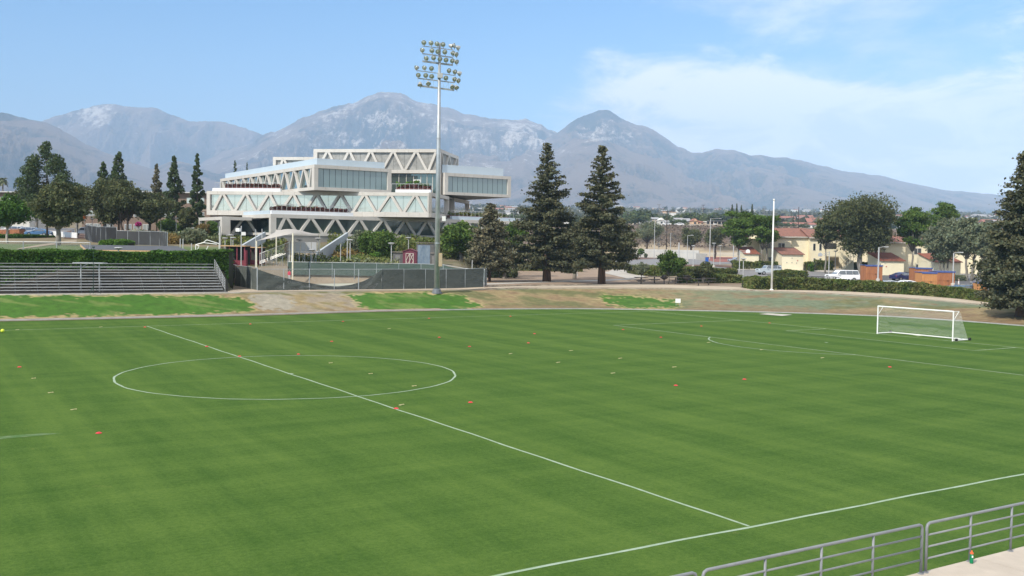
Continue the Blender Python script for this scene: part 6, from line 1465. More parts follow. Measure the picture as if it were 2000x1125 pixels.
# ------------------------------------------------------------------ lamps
LAMPM = M('grey_lamp_paint', (.45, .46, .46), (.38, .39, .39), 2, .5)
def lamp(px, Y, top, label, kind='disc', base=False, cat='lamp post', w=.07, group=None, arm=1.2, mat=None):
    p = on(px, Y); h = zpx(px + (p.z and 0), top, Y) - p.z; t = thing('lamp_post' if kind != 'pole' else 'pole', p, label, cat, group); mt = mat or LAMPM
    mb = MB(); mb.tube((0, 0, -.1), (0, 0, h), w, w * .8, 8); mb.build('pole', mt, t)
    if kind == 'disc':
        mb = MB(); mb.lathe([(.06, h - .3), (.10, h - .22), (.42, h - .05), (.45, h), (.40, h + .05), (.05, h + .08)], (0, 0, 0), 12); mb.build('lamp_head', mt, t)
        mb = MB(); mb.lathe([(.10, h - .24), (.13, h - .12)], (0, 0, 0), 8); mb.build('lens', WPAINT, t)
    if kind == 'arm':
        mb = MB(); mb.tube((0, 0, h - .05), (arm, 0, h + .12), .045, n=6); mb.build('arm', mt, t); mb = MB(); mb.box((arm + .25 * (1 if arm > 0 else -1), 0, h + .10), (.7, .32, .14)); mb.build('lamp_head', mt, t)
    if kind == 'flood':
        for s in (-1, 1): mb = MB(); mb.box((s * .35, -.2, h - .8 - .25 * s), (.55, .4, .45), .3 * s); mb.build('floodlight', WPAINT, t)
    if base: mb = MB(); mb.lathe([(.32, -.1), (.32, .75), (.28, .8)], (0, 0, 0), 10); mb.build('concrete_base', PALE, t)
    return t
for a in ((150, 186, 425, 'grey lamp pole behind the white fence at the left', 'pole'), (180, 190, 427, 'disc-headed lamp left of the leaning oak', 'disc'), (314, 186, 429, 'plain grey post right of the Y-trunk oak', 'pole'), (344, 186, 426, 'disc-headed lamp rising from the pale grasses', 'disc'),
          (231.5, 111, 484, 'flat-headed lamp in front of the dugout roof', 'disc'), (352, 128, 466, 'left of two short grey poles below the rocks', 'pole'), (357.5, 129, 466, 'right of two short grey poles below the rocks', 'pole'), (374, 126, 475, 'short thin grey pole above the ivy hedge, right of the dugout roof', 'pole'),
          (499, 133, 448, 'thin grey net pole left of the canopy, first of two', 'pole'), (511.5, 134, 447, 'thin grey net pole left of the canopy, second of two', 'pole'),
          (439.5, 150, 465, 'short disc lamp below the left end of the building', 'disc'), (451, 152, 459, 'left of two close short disc lamps on the planted slope', 'disc'), (455, 148, 464, 'right of two close short disc lamps on the planted slope', 'disc'),
          (585, 138, 468, 'disc lamp under the middle of the canopy', 'disc'), (621, 140, 465.5, 'disc lamp under the right end of the canopy', 'disc'), (609, 134.6, 487.5, 'short disc lamp in front of the tall grasses', 'disc'), (683.5, 136, 468.5, 'disc lamp right of the canopy in the rust-coloured band', 'disc'),
          (678, 136, 465, 'plain grey pole just left of the disc lamp right of the canopy', 'pole'), (665, 138, 477, 'short plain grey pole above the pale rocks', 'pole'), (764, 135.5, 475, 'disc lamp left of the dark grey shed', 'disc'), (797.5, 156, 464, 'disc lamp behind the maroon shed', 'disc'),
          (1353.5, 205, 480, 'disc lamp on a round white base right of the leafy young tree', 'disc'), (1393.5, 208, 475, 'disc lamp on a base left of the red court', 'disc'), (1406, 232, 480, 'disc lamp behind the traffic island near the red court', 'disc'), (1451, 152, 505, 'disc lamp at the right end of the picnic area hedge', 'disc'),
          (1631, 205, 490, 'disc lamp in front of the outdoor stair of the yellow house', 'disc'), (1127.5, 170, 527, 'thin white pole between the two big conifers', 'pole'), (922, 140, 508, 'thin pole behind the right end of the screened fence', 'pole')):
    lamp(a[0], a[1], a[2], a[3], a[4], base=('base' in a[3]), cat='lamp post' if a[4] == 'disc' else 'pole')
lamp(429.5, 141, 442, 'thick double grey steel post left of the maroon dugout', 'pole', cat='pole', w=.16)
lamp(471, 134, 441, 'tall grey pole carrying two white floodlights left of the canopy', 'flood', cat='floodlight pole', w=.08)
lamp(1342, 262, 460, 'street lamp with a short arm and a pale base beside the long pale wall', 'arm', base=True, arm=.9)
lamp(1386, 300, 427, 'very tall pale street lamp pole right of the leaning olive tree', 'arm', arm=2.6, w=.14)
lamp(1325.5, 285, 474, 'thick grey metal pole standing behind the long pale wall', 'pole', cat='pole', w=.22)
lamp(1714.5, 163, 483, 'square grey lamp post with side arm in front of the left orange shed', 'arm', arm=.9, w=.14, base=True)
lamp(1860.5, 152, 494, 'grey lamp post with side arm rising in front of the blue-topped sheds', 'arm', arm=.8, w=.11, base=True)
lamp(1277.5, 300, 424, 'thin pale pole left of the steel lattice pole', 'pole', cat='pole', w=.09); lamp(1286.5, 330, 455, 'shortest of the pale poles beside the dark utility pole', 'pole', cat='pole', w=.10)
lamp(1309, 302, 455, 'thin pale pole right of the dark utility pole', 'pole', cat='pole', w=.08); lamp(1432, 270, 462, 'pale pole seen through the airy tree', 'pole', cat='pole', w=.14); lamp(1450, 270, 450, 'thick pale pole inside the airy tree crown', 'pole', cat='pole', w=.18)
# utility poles
WOODP = M('dark_utility_wood', (.075, .055, .045), (.05, .04, .032), 3, .95)
def upole(px, Y, top, base_py, label, arms_=((0, 8),), w=.17, mat=None, ax=1.):
    p = on(px, Y); h = zpx(px, top, Y) - p.z; t = thing('utility_pole', p, label, 'utility pole'); mb = MB(); mb.tube((0, 0, -.5), (0, 0, h), w, w * .65, 7); mb.build('pole', mat or WOODP, t)
    for dz_, wd in arms_: mb = MB(); mb.box((0, -.2, h - .3 - dz_), (wd, .14, .18)); [mb.tube((x * wd / 2 * .9, -.2, h - .3 - dz_), (x * wd / 2 * .9, -.2, h + .1 - dz_), .06, n=5) for x in (-1, -.5, .5, 1)]; mb.build('crossarm', mat or WOODP, t)
    return t
upole(1301, 330, 411, 486, 'dark wooden utility pole with one wide crossarm in front of the scrub slope', ((0, 2.9),))
for a in ((1261.5, 640, 405, 'dark utility pole on the skyline left of the pair of white houses', ((.6, 2.4),)), (1372.5, 620, 400, 'dark utility pole above the dark carport, left of the tall airy trees', ((0, 2.2), (2.4, 2.2))), (1286.5, 600, 399, 'tall pale utility pole directly left of the wide-armed wooden pole', ((0, 2.2), (2.4, 2.), (5, 2.))),
          (1348, 900, 408, 'small distant utility pole left of the dark carport', ((0, 3),)), (1491.5, 720, 403, 'pale utility pole with four short arms left of the flagpole', ((0, 2.6), (2, 2.6), (4.4, 3), (8, 3.))), (1559, 420, 404, 'bare dark utility pole right of the flagpole above the tiled roofs', ()), (1545, 900, 415, 'thin distant pole between the flagpole and the bare dark utility pole', ((0, 2.),)), (357, 300, 358, 'thin dark utility pole above the roof of the brown dormitory', ((.5, 1.6),))):
    upole(a[0], a[1], a[2], 0, a[3], a[4], w=.2 if a[1] < 700 else .25, mat=None if 'pale' not in a[3] else M('pale_utility_pole', (.26, .24, .23), (.2, .19, .18), 3, .9))
# power lines
for px0, y0, Y0, px1, y1, Y1, lb in ((1261.5, 408, 640, 1372.5, 403, 620, 'upper power line strung between the skyline poles'), (1372.5, 405, 620, 1491.5, 406, 720, 'power line running right from the pole over the dark carport')):
    a, b = at_y(px0, y0, Y0), at_y(px1, y1, Y1); mb = MB(); mb.path([a.lerp(b, k / 10) - Vector((0, 0, 1.6 * math.sin(math.pi * k / 10))) for k in range(11)], .06, 4); o = mb.build('power_line', M('wire', (.12, .12, .13), None), loc=a); tag(o, lb, 'power line')
# basketball hoops
for px, Y, bqx, bqy, top, lb in ((1444, 201, 1461, 491.5, 489, 'basketball hoop with a white fan backboard left of the flagpole'), (1618.5, 196, 1602, 498, 491, 'basketball hoop with a grey fan backboard by the outdoor stair')):
    p = on(px, Y); h = zpx(px, top, Y) - p.z; t = thing('basketball_hoop', p, lb, 'basketball hoop'); c = at_y(bqx, bqy, Y - .5) - p
    mb = MB(); mb.tube((0, 0, -.1), (0, 0, h), .09, n=8); mb.build('pole', LAMPM, t); mb = MB(); mb.tube((0, 0, h - .1), (c.x * .75, -.4, c.z + .1), .05, n=5); mb.tube((0, 0, h - .5), (c.x * .75, -.4, c.z - .2), .04, n=5); mb.build('arm', LAMPM, t)
    r_ = 4.5 * Y / F; mb = MB(); mb.ext([(r_ * .95 * math.cos(a_), r_ * math.sin(a_)) for a_ in np.linspace(-.75, math.pi + .75, 14)], 0, .05, lambda u, w, hh_: Vector((c.x + u, c.y + hh_, c.z + w))); mb.build('backboard', WPAINT if bqx < 1500 else M('grey_backboard', (.40, .43, .46), None, 2, .5), t)
    mb = MB(); mb.path([(c.x + .23 * math.cos(a_), c.y - .3 + .23 * math.sin(a_), c.z - .25) for a_ in np.linspace(0, 6.28, 11)[:-1]], .02, 4, True); mb.build('rim', M('orange_rim', (.5, .12, .03), None, 2, .5), t)
# ------------------------------------------------------------------ yellow houses
YEL = M('pale_yellow_stucco', (.78, .71, .52), (.72, .65, .47), .35, .85, bmp=.1); TILE = M('terracotta_tiles', (.27, .12, .085), (.17, .085, .065), 1.3, .85, bmp=.6, bd=.05, sc=(2.2, .6, .6)); TRIM = M('pale_grey_fascia', (.52, .51, .46), None, 1, .7); DWIN = glassmat('dark_window_glass', (.02, .025, .03), .10); WFR = M('pale_window_frame', (.55, .55, .52), None, 1, .6)
TRED = M('fresh_terracotta_tiles', (.27, .085, .05), (.19, .07, .045), 1.3, .85, bmp=.6, bd=.05, sc=(2.2, .6, .6))
def house_block(t, px0, px1, Y, eave, ridge, dep=9., roofm=TILE, overhang=.5, base=None, wins=(), gable=False, ybase=None, parapet=False, wallm=None, nm='wall', rdep=None):
    """a wall box with a tiled roof: px0-px1 columns at depth Y; rows of eave and ridge"""
    o = t.location; X0 = at_y(px0, 500, Y).x - o.x; X1 = at_y(px1, 500, Y).x - o.x; dy = Y - o.y; xm = (px0 + px1) / 2
    z1 = zpx(xm, eave, Y) - o.z; zr = zpx(xm, ridge, Y + (rdep or dep / 2)) - o.z; zb_ = min(gz(X0 + o.x, Y), gz(X1 + o.x, Y)) - o.z - .2
    wl = bx(nm, ((X0 + X1) / 2, dy + dep / 2, (z1 + zb_) / 2), (X1 - X0, dep, z1 - zb_), wallm or YEL, t); ORG[wl.name] = Vector((0, 0, 0))
    if gable:     # lean-to shed: roof slopes towards us, side wall rises to the back
        mb = MB(); D = Vector((0, 0, .12)); a = [Vector((X0 - .25, dy - .35, z1 - .05)), Vector((X1 + .25, dy - .35, z1 - .05)), Vector((X1 + .25, dy + dep, zr)), Vector((X0 - .25, dy + dep, zr))]; mb.hexa(a + [q + D for q in a]); mb.build('roof', roofm, t)
        mb = MB(); mb.ext([(dy, z1 - .02), (dy + dep, z1 - .02), (dy + dep, zr - .06)], X0, X1, lambda u, w, h: Vector((h, u, w))); mb.build('gable_wall', wallm or YEL, t)
    elif not parapet:
        mb = MB(); D = Vector((0, 0, .14)); oh = overhang
        for y0_, y1_, s in ((dy - oh, dy + dep / 2, 1), (dy + dep + oh, dy + dep / 2, -1)):
            a = [Vector((X0 - oh, y0_, z1)), Vector((X1 + oh, y0_, z1)), Vector((X1 + oh, y1_, zr)), Vector((X0 - oh, y1_, zr))]
            if s < 0: a = a[::-1]
            mb.hexa(a + [q + D for q in a])
        mb.build('roof', roofm, t)
        mb = MB(); mb.ext([(dy, z1), (dy + dep, z1), (dy + dep / 2, zr - .02)], X0 + .02, X1 - .02, lambda u, w, h: Vector((h, u, w))); mb.build('gable_wall', wallm or YEL, t)
        bx('fascia', ((X0 + X1) / 2, dy - oh - .04, z1 + .03), (X1 - X0 + 2 * oh, .07, .22), TRIM, t)
    for (a0, a1, b0, b1, nmul) in wins:
        xa, xb = at_y(a0, b0, Y).x - o.x, at_y(a1, b0, Y).x - o.x; za, zb2_ = zpx(a0, b1, Y) - o.z, zpx(a0, b0, Y) - o.z
        w = bx('window', ((xa + xb) / 2, dy - .02, (za + zb2_) / 2), (xb - xa, .06, zb2_ - za), WFR, t)
        for k in range(nmul):
            u0 = xa + (xb - xa) * k / nmul; u1 = xa + (xb - xa) * (k + 1) / nmul; bx('pane', ((u0 + u1) / 2, dy - .055, (za + zb2_) / 2), (u1 - u0 - .12, .03, zb2_ - za - .14), DWIN, w)
    return X0, X1, dy, z1, zb_
t = thing('yellow_house', on(1560, 215), 'pale yellow two-storey house with a long tiled roof behind the flagpole', 'house')
house_block(t, 1459, 1487, 217, 466, 461, 8, parapet=True)
house_block(t, 1486, 1545, 215, 463, 447, 12, wins=((1498.5, 1512, 474.5, 485.5, 2), (1520, 1533, 474.5, 485.5, 2), (1500, 1512, 502, 518, 1), (1522, 1529, 503.5, 513, 1)))
house_block(t, 1545.3, 1585, 216, 463.5, 447, 12, overhang=.45)
house_block(t, 1582.5, 1612, 214.2, 465, 449, 12, roofm=TILE, wins=((1588, 1593, 475.5, 489.5, 1), (1600, 1605, 475.5, 489.5, 1), (1588.5, 1592.5, 504, 518, 1), (1600, 1604.5, 504, 514, 1)))
house_block(t, 1612.3, 1657, 215.6, 464, 450, 11, wins=((1648, 1651, 475, 490, 1), (1660, 1664, 477, 491, 1), (1611.5, 1616, 475.5, 487, 1)))
house_block(t, 1455, 1482, 208, 496, 483, 7, TRED, gable=True)
house_block(t, 1527.5, 1569, 207, 497, 484.5, 7.5, TILE, gable=True)
# balcony shade as a dark box, arch and stair
o = t.location
def hx(px, Y): return at_y(px, 500, Y).x - o.x
def hzz(py, Y, px=1640): return zpx(px, py, Y) - o.z
bx('balcony_shade_box', ((hx(1611, 215) + hx(1631, 215)) / 2, -.52, (hzz(475, 214) + hzz(488, 214)) / 2), (hx(1631, 215) - hx(1611, 215), .3, hzz(475, 214) - hzz(488, 214)), SHADOWGAP, t)  # near-black box before the wall, its colour standing in for balcony shade
bx('balcony_wall', ((hx(1610, 213) + hx(1641, 213)) / 2, -3., (hzz(487, 212) + hzz(501, 212)) / 2), (hx(1641, 213) - hx(1610, 213), .35, hzz(487, 212) - hzz(501, 212)), YEL, t)
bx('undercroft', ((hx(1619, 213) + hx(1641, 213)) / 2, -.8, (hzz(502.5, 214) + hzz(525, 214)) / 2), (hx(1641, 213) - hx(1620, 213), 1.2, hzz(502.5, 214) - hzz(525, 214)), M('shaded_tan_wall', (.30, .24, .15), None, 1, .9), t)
mb = MB(); pts = [(1641, 487), (1658, 506), (1663, 510), (1663, 525), (1656, 525), (1648, 511), (1641, 502)]
mb.ext([(at_y(a, b, 210).x - o.x, zpx(a, b, 210) - o.z) for a, b in pts[::-1]], 210 - o.y, 210.4 - o.y, lambda u, w, h: Vector((u, h, w))); mb.build('stair_arch_wall', YEL, t)
for k in range(10):
    x0, x1 = hx(1662, 209), hx(1644.5, 209); zt_s = hzz(508, 209) * (1 - k / 10) + hzz(526, 209) * k / 10; bx('stair_step', (x0 + (x1 - x0) * k / 10, -6.6, zt_s / 2 - .2), ((x0 - x1) / 10 + .06, 1.6, abs(zt_s) + .4), YEL, t)
mb = MB(); 
for yy in (-7.5, -5.8):
    mb.tube((hx(1644.5, 209), yy, hzz(524, 209) + .9), (hx(1662, 209), yy, hzz(506, 209) + .9), .05, n=4)
    for k in range(5): u = k / 4; mb.tube((hx(1644.5 + 17.5 * u, 209), yy, hzz(526 - 18 * u, 209)), (hx(1644.5 + 17.5 * u, 209), yy, hzz(524 - 18 * u, 209) + .9), .03, n=4)
mb.build('stair_railing', M('brown_rail', (.16, .10, .07), None, 2, .6), t)
for a, b in ((1537, 513), (1547, 513), (1556, 513.5), (1547, 504)): mb = MB(); mb.lathe([(.11, 0), (.09, .06)], (hx(a, 207), -8.04, hzz(b, 207, 1547)), 8, Matrix.Rotation(R(90), 3, 'X')); mb.build('wall_mark', M('grey_mark', (.30, .30, .28), None), t)
mb = MB(); mb.lathe([(.13, 0), (.11, .05)], (hx(1558, 207), -8.04, hzz(509, 207, 1558)), 8, Matrix.Rotation(R(90), 3, 'X')); mb.build('red_sign', M('red_sign_print', (.5, .12, .10), None), t)
t = thing('yellow_house', on(1800, 208), 'pale yellow two-storey house partly hidden by the grey-green trees on the right', 'house'); o = t.location
house_block(t, 1729, 1768, 206, 474.5, 462, 11, wins=())
house_block(t, 1768.3, 1835, 207.2, 474, 462, 11, wins=((1785, 1799.5, 484.5, 497, 2), (1811, 1828, 485, 498, 2), (1789, 1801, 516, 534, 1), (1814, 1823, 516, 532, 1)))
house_block(t, 1835.3, 1905, 205, 476, 465, 11, wins=((1897, 1903, 518, 536, 1),)); house_block(t, 1905.3, 1960, 204, 478, 468, 11, wins=((1911, 1917, 519, 536, 1), (1921, 1926, 519, 534, 1)))
house_block(t, 1721.5, 1766, 196, 509.5, 494.5, 7.5, TRED, gable=True); house_block(t, 1825.5, 1877, 188, 512, 496.5, 7.5, TRED, gable=True)
mb = MB(); mb.lathe([(.13, 0), (.11, .05)], (at_y(1731, 520, 196).x - o.x, 196 - o.y - .04, zpx(1731, 520.5, 196) - o.z), 8, Matrix.Rotation(R(90), 3, 'X')); mb.build('red_sign', M('red_sign_print', (.5, .12, .10), None), t)
t = thing('yellow_house', on(1692, 232), 'pale house wall seen in the gap between the huge oak and the darker oak', 'house'); house_block(t, 1672, 1722, 232, 487, 470, 9, TILE)
# brown dormitory far left
BRN = M('brown_stucco', (.21, .15, .115), (.17, .125, .095), .4, .85); FLATR = M('pale_flat_roof_edge', (.55, .55, .54), None, .6, .6)
def dorm(px0, px1, Y, top, label, wins):
    t = thing('dormitory', on((px0 + px1) / 2, Y), label, 'building'); o = t.location; X0, X1 = at_y(px0, 400, Y).x - o.x, at_y(px1, 400, Y).x - o.x; xm = (px0 + px1) / 2; zt_ = zpx(xm, top, Y) - o.z
    bx('wall', ((X0 + X1) / 2, 6, zt_ / 2 - 1), (X1 - X0, 12, zt_ + 2), BRN, t); bx('roof', ((X0 + X1) / 2, 6, zt_ + .12), (X1 - X0 + 2.4, 14.5, .25), FLATR, t)
    bx('band', ((X0 + X1) / 2, -.06, zt_ - 4.4), (X1 - X0, .1, .25), M('tan_band', (.36, .30, .23), None, 1, .8), t)
    for a in wins:
        for zz in (zt_ - 1.9, zt_ - 5.6, zt_ - 9.):
            x = at_y(a, 400, Y).x - o.x; w = bx('window', (x, -.02, zz), (1.9, .08, 1.5), WFR, t); bx('pane', (-.45 + x, -.07, zz), (.8, .03, 1.3), GREFL, w); bx('pane', (.45 + x, -.07, zz), (.8, .03, 1.3), GREFL, w)
dorm(160, 410, 262, 376, 'long brown three-storey dormitory with a pale flat roof behind the left pines', (175, 190, 214, 250, 268, 286, 318, 334, 372, 392))
dorm(-60, 40, 268, 375.5, 'brown dormitory wing with a pale flat roof at the left edge', (8, 24))
bx_ = thing('white_cottage', on(40, 230), 'small white-fronted building behind the round green tree', 'building'); house_block(bx_, 22, 58, 230, 396, 388, 8, FLATR, wallm=M('off_white_wall', (.60, .58, .52), None, 1, .8))
# ------------------------------------------------------------------ orange wooden sheds
ORW = M('orange_cedar_boards', (.52, .25, .09), (.42, .19, .07), 1.2, .75, sc=(3, 3, .4)); ORW2 = M('red_brown_cedar_boards', (.40, .165, .07), (.28, .11, .05), 1.2, .75, sc=(3, 3, .4)); TARP = M('blue_tarp', (.07, .11, .30), (.06, .09, .24), 1.5, .6)
def shed(px0, px1, Y, top, mat, label, dep=2.6, rz=0., tarp=True, mid=None):
    xm = (px0 + px1) / 2; p = on(xm, Y); t = thing('wooden_shed', p, label, 'shed', rz=rz); w = (px1 - px0) * Y / F; h = zpx(xm, top, Y) - p.z
    n = max(3, int(w / .42))
    for k in range(n): bx('board', (-w / 2 + w * (k + .5) / n, 0, h / 2 - .05), (w / n - .02, .06, h), mat, t)
    m_ = int(dep / .42)
    for s in (-1, 1):
        for k in range(m_): bx('board', (s * (w / 2 - .03), .05 + dep * (k + .5) / m_, h / 2 - .05), (.06, dep / m_ - .02, h), mat, t)
    bx('rear_wall', (0, dep, h / 2 - .05), (w, .06, h), mat, t); bx('roof', (0, dep / 2, h + .03), (w + .15, dep + .2, .08), TARP if tarp else mat, t)
    if tarp: bx('tarp_edge', (0, -.09, h - .06), (w + .1, .03, .2), TARP, t)
    for z in (.25, h * .5): bx('batten', (0, -.05, z), (w, .04, .09), mat, t)
    bx('hasp', (w * .1, -.08, h * .45), (.3, .03, .05), BLACK, t)
shed(1690, 1723, 170, 518.5, ORW2, 'reddish cedar shed between the huge oak trunk and the square lamp post', 2.6)
shed(1787, 1803, 165, 523.5, ORW2, 'narrow tall reddish shed with a blue top behind the big orange shed', 2.6); shed(1803.5, 1820, 168, 524, ORW2, 'second narrow reddish shed with a blue top beside the first', 2.)
shed(1800, 1829, 148, 532.5, ORW, 'big bright orange plywood shed with a blue tarp edge, left one of the pair'); shed(1829.3, 1864, 152, 530.5, ORW2, 'orange shed with vertical boards and blue tarp, right one of the pair', 3.)
shed(1908.5, 1928, 138, 552, ORW, 'small low orange crate-like shed with a blue top near the dark conifer', 1.4)
shed(-12, 14, 202, 448.5, ORW2, 'reddish fence-like shed at the left edge behind the round green tree', 2, tarp=False); shed(19, 38, 199, 447.5, ORW2, 'small cedar bin enclosure right of the round green tree', 2, tarp=False)
# ------------------------------------------------------------------ vehicles
RUB = BLACK; RIM = M('alloy_rim', (.45, .45, .46), None, 3, .35, .7); HEADL = M('headlight_glass', (.75, .78, .8), None, 3, .15); TAILL = M('tail_light', (.35, .01, .015), None, 3, .3); CARG = glassmat('car_glass', (.015, .02, .025), .12)
def paint(name, c): 
    m = M(name, c, tuple(x * .97 for x in c), 1, .3, spec=.6)
    m.node_tree.nodes['Principled BSDF'].inputs['Coat Weight'].default_value = .6; return m
PROF = {
 'suv': (4.7, 1.9, 1.72, [(-2.35, .35), (-2.38, .75), (-2.3, 1.0), (-1.25, 1.12), (-.62, 1.66), (.2, 1.72), (1.9, 1.68), (2.25, 1.1), (2.35, .95), (2.35, .35)], [(-1.12, 1.12), (-.58, 1.6), (.2, 1.65), (1.85, 1.61), (2.15, 1.12)]),
 'boxy': (4.6, 1.95, 1.85, [(-2.3, .4), (-2.32, .85), (-2.28, 1.12), (-1.0, 1.2), (-.62, 1.80), (.2, 1.85), (2.2, 1.83), (2.3, 1.1), (2.3, .4)], [(-.92, 1.22), (-.58, 1.73), (.2, 1.77), (2.12, 1.75), (2.2, 1.22)]),
 'sedan': (4.7, 1.85, 1.45, [(-2.35, .3), (-2.4, .6), (-2.2, .82), (-1.1, .95), (-.35, 1.38), (.5, 1.45), (1.25, 1.30), (1.9, 1.02), (2.35, .95), (2.38, .35)], [(-.98, .97), (-.32, 1.33), (.5, 1.39), (1.2, 1.25), (1.62, 1.0)]),
 'long': (5.3, 2.0, 1.9, [(-2.65, .4), (-2.68, .85), (-2.6, 1.12), (-1.5, 1.22), (-.9, 1.84), (.2, 1.9), (2.35, 1.88), (2.6, 1.2), (2.65, .9), (2.65, .4)], [(-1.38, 1.22), (-.86, 1.78), (.2, 1.83), (2.3, 1.80), (2.45, 1.22)]),
 'pickup': (5.4, 1.95, 1.8, [(-2.7, .4), (-2.72, .8), (-2.6, 1.08), (-1.4, 1.15), (-.8, 1.76), (.5, 1.8), (.85, 1.15), (2.65, 1.12), (2.7, .4)], [(-1.28, 1.15), (-.76, 1.70), (.45, 1.73), (.7, 1.15)])}
def car(kind, px, Y, rz, mat, label, cat, name='parked_car', roof=None, dz=0.):
    Lc, Wd, H, prof, win = PROF[kind]; p = on(px, Y, .04 + dz); t = thing(name, p, label, cat, rz=R(rz))
    def fn(ins, w_):                                            # tumblehome: narrower with height
        return lambda u, w, h: Vector((u, h * (Wd / 2 - (max(0, w - 1.0) * .22)) , w))
    n = len(prof); mb = MB(); f = fn(0, 0)
    vs = [f(u, w, -1) for u, w in prof] + [f(u, w, -.82) * 1 + Vector((0, 0, .0)) for u, w in prof] + [f(u, w, .82) for u, w in prof] + [f(u, w, 1) for u, w in prof]
    for k in range(n):                                           # crown the outline slightly in the middle
        for r_ in (1, 2): vs[r_ * n + k] = vs[r_ * n + k] + Vector(((.05 if prof[k][0] > 0 else -.05) * (prof[k][1] < 1.1), 0, .03 * (prof[k][1] > .6)))
    fs = [tuple(range(n - 1, -1, -1)), tuple(range(3 * n, 4 * n))] + [(r_ * n + k, r_ * n + (k + 1) % n, (r_ + 1) * n + (k + 1) % n, (r_ + 1) * n + k) for r_ in range(3) for k in range(n)]
    mb.add(vs, fs); body = mb.build('body', mat, t)
    bv = body.modifiers.new('bevel', 'BEVEL'); bv.width = .05; bv.segments = 2; bv.limit_method = 'ANGLE'; bv.angle_limit = R(25)
    if roof: mb = MB(); mb.box((.75, 0, H - .12), (2.8, Wd - .35, .3)); mb.build('roof', roof, t)
    for s in (-1, 1):                                            # side glass, split by pillars
        u0, u1 = win[0][0], win[-1][0]; zl = win[0][1]; cuts = [u0 + (u1 - u0) * q for q in (0, .40, .72, 1.)]
        top = lambda u: float(np.interp(u, [a for a, b in win], [b for a, b in win]))
        for a, b in zip(cuts[:-1], cuts[1:]):
            xs = [a + .04] + [q[0] for q in win if a + .1 < q[0] < b - .1] + [b - .04]; mb = MB(); yy = lambda z: s * (Wd / 2 - max(0, z - 1.) * .22 + .012)
            vs = [Vector((x, yy(zl), zl)) for x in xs] + [Vector((x, yy(top(x)), max(top(x), zl + .02))) for x in xs[::-1]]; mb.add(vs, [tuple(range(len(vs)))]); mb.build('side_window', CARG, t)
        for u in (-Lc * .31, Lc * .30):
            yw = s * (Wd / 2 - .10); mb = MB(); mb.tube((u, yw - s * .12, .34), (u, yw + s * .13, .34), .34, n=16); wh = mb.build('wheel', RUB, t); mb = MB(); mb.tube((u, yw + s * .135, .34), (u, yw + s * .15, .34), .2, n=10); mb.build('rim', RIM, wh)
    zf_ = prof[2][1] - .18; zr_ = prof[-2][1] - .12
    wsa, wsb = win[0], win[1]
    mb = MB(); d_ = .06; mb.add([(wsa[0] - d_ - .1, -Wd * .42, wsa[1] + .02), (wsa[0] - d_ - .1, Wd * .42, wsa[1] + .02), (wsb[0] - d_ - .02, Wd * .38, wsb[1] + .02), (wsb[0] - d_ - .02, -Wd * .38, wsb[1] + .02)], [(0, 3, 2, 1)]); mb.build('windscreen', CARG, t)
    ra = [q for q in prof if q[0] > .5 and q[1] > 1.]; a, b = ra[0] if kind != 'pickup' else prof[5], ra[1] if kind != 'pickup' else prof[6]
    mb = MB(); mb.add([(a[0] + .05, -Wd * .38, a[1] - .1), (a[0] + .05, Wd * .38, a[1] - .1), (b[0] + .05, Wd * .42, b[1] + .04), (b[0] + .05, -Wd * .42, b[1] + .04)], [(0, 1, 2, 3)]); mb.build('rear_window', CARG, t)
    for s in (-1, 1):
        bx('headlight', (prof[1][0] + .02, s * Wd * .36, zf_), (.1, .38, .16), HEADL, t); bx('tail_light', (Lc / 2 - .01, s * Wd * .43, zr_), (.1, .18, .3), TAILL, t); bx('door_mirror', (win[0][0] + .25, s * (Wd / 2 + .1), win[0][1] + .03), (.14, .2, .14), mat, t)
    bx('grille', (prof[1][0] - .01, 0, zf_ - .02), (.06, Wd * .42, .22), BLACK, t); bx('licence_plate', (Lc / 2 + .03, 0, .62), (.02, .5, .13), WPAINT, t)
    return t
car('boxy', 1501, 192, 12, paint('pale_blue_grey_paint', (.42, .47, .50)), 'boxy pale blue-grey off-roader with a black roof, left of the flagpole', 'off-road car', roof=M('black_soft_top', (.02, .02, .02), None, 2, .8))
car('long', 1645, 167, 10, paint('white_car_paint', (.80, .80, .80)), 'large white family vehicle with dark windows under the huge oak', 'large car')
car('sedan', 1765, 173, 200, paint('deep_blue_paint', (.015, .02, .09)), 'dark blue hatchback parked left of the orange sheds', 'car')
car('pickup', 1648, 146, 8, paint('white_truck_paint', (.78, .78, .77)), 'white pickup cab peeking over the long clipped hedge', 'pickup truck', dz=-.35)
car('sedan', 1733, 147, 0, paint('silver_paint', (.42, .46, .50)), 'silver car whose roof barely shows over the hedge', 'car', dz=-.25)
car('sedan', 1766, 146, 0, paint('white_sedan_paint', (.75, .75, .75)), 'white car whose roof shows over the hedge below the dark blue hatchback', 'car', dz=-.12)
car('suv', 1853, 139, 5, paint('teal_blue_paint', (.05, .11, .17)), 'slate blue car behind the hedge in front of the sheds', 'car', dz=-.75); car('suv', 1895, 140, 175, paint('navy_blue_paint', (.04, .09, .16)), 'navy blue car behind the hedge right of the person in white', 'car', dz=-.65)
car('sedan', 1440, 262, 5, paint('grey_car_paint', (.25, .27, .30)), 'grey car parked at the far lot behind the basketball hoop', 'car')
car('sedan', 75, 199, 5, paint('mid_blue_paint', (.05, .14, .30)), 'blue car parked above the left groundcover hedge', 'car'); car('suv', 51, 202, 8, paint('silver_grey_paint', (.36, .38, .40)), 'silver car left of the blue car', 'car'); car('suv', 24, 206, 8, paint('white_left_paint', (.7, .7, .7)), 'pale car mostly hidden behind the small cedar enclosure', 'car', dz=.1)
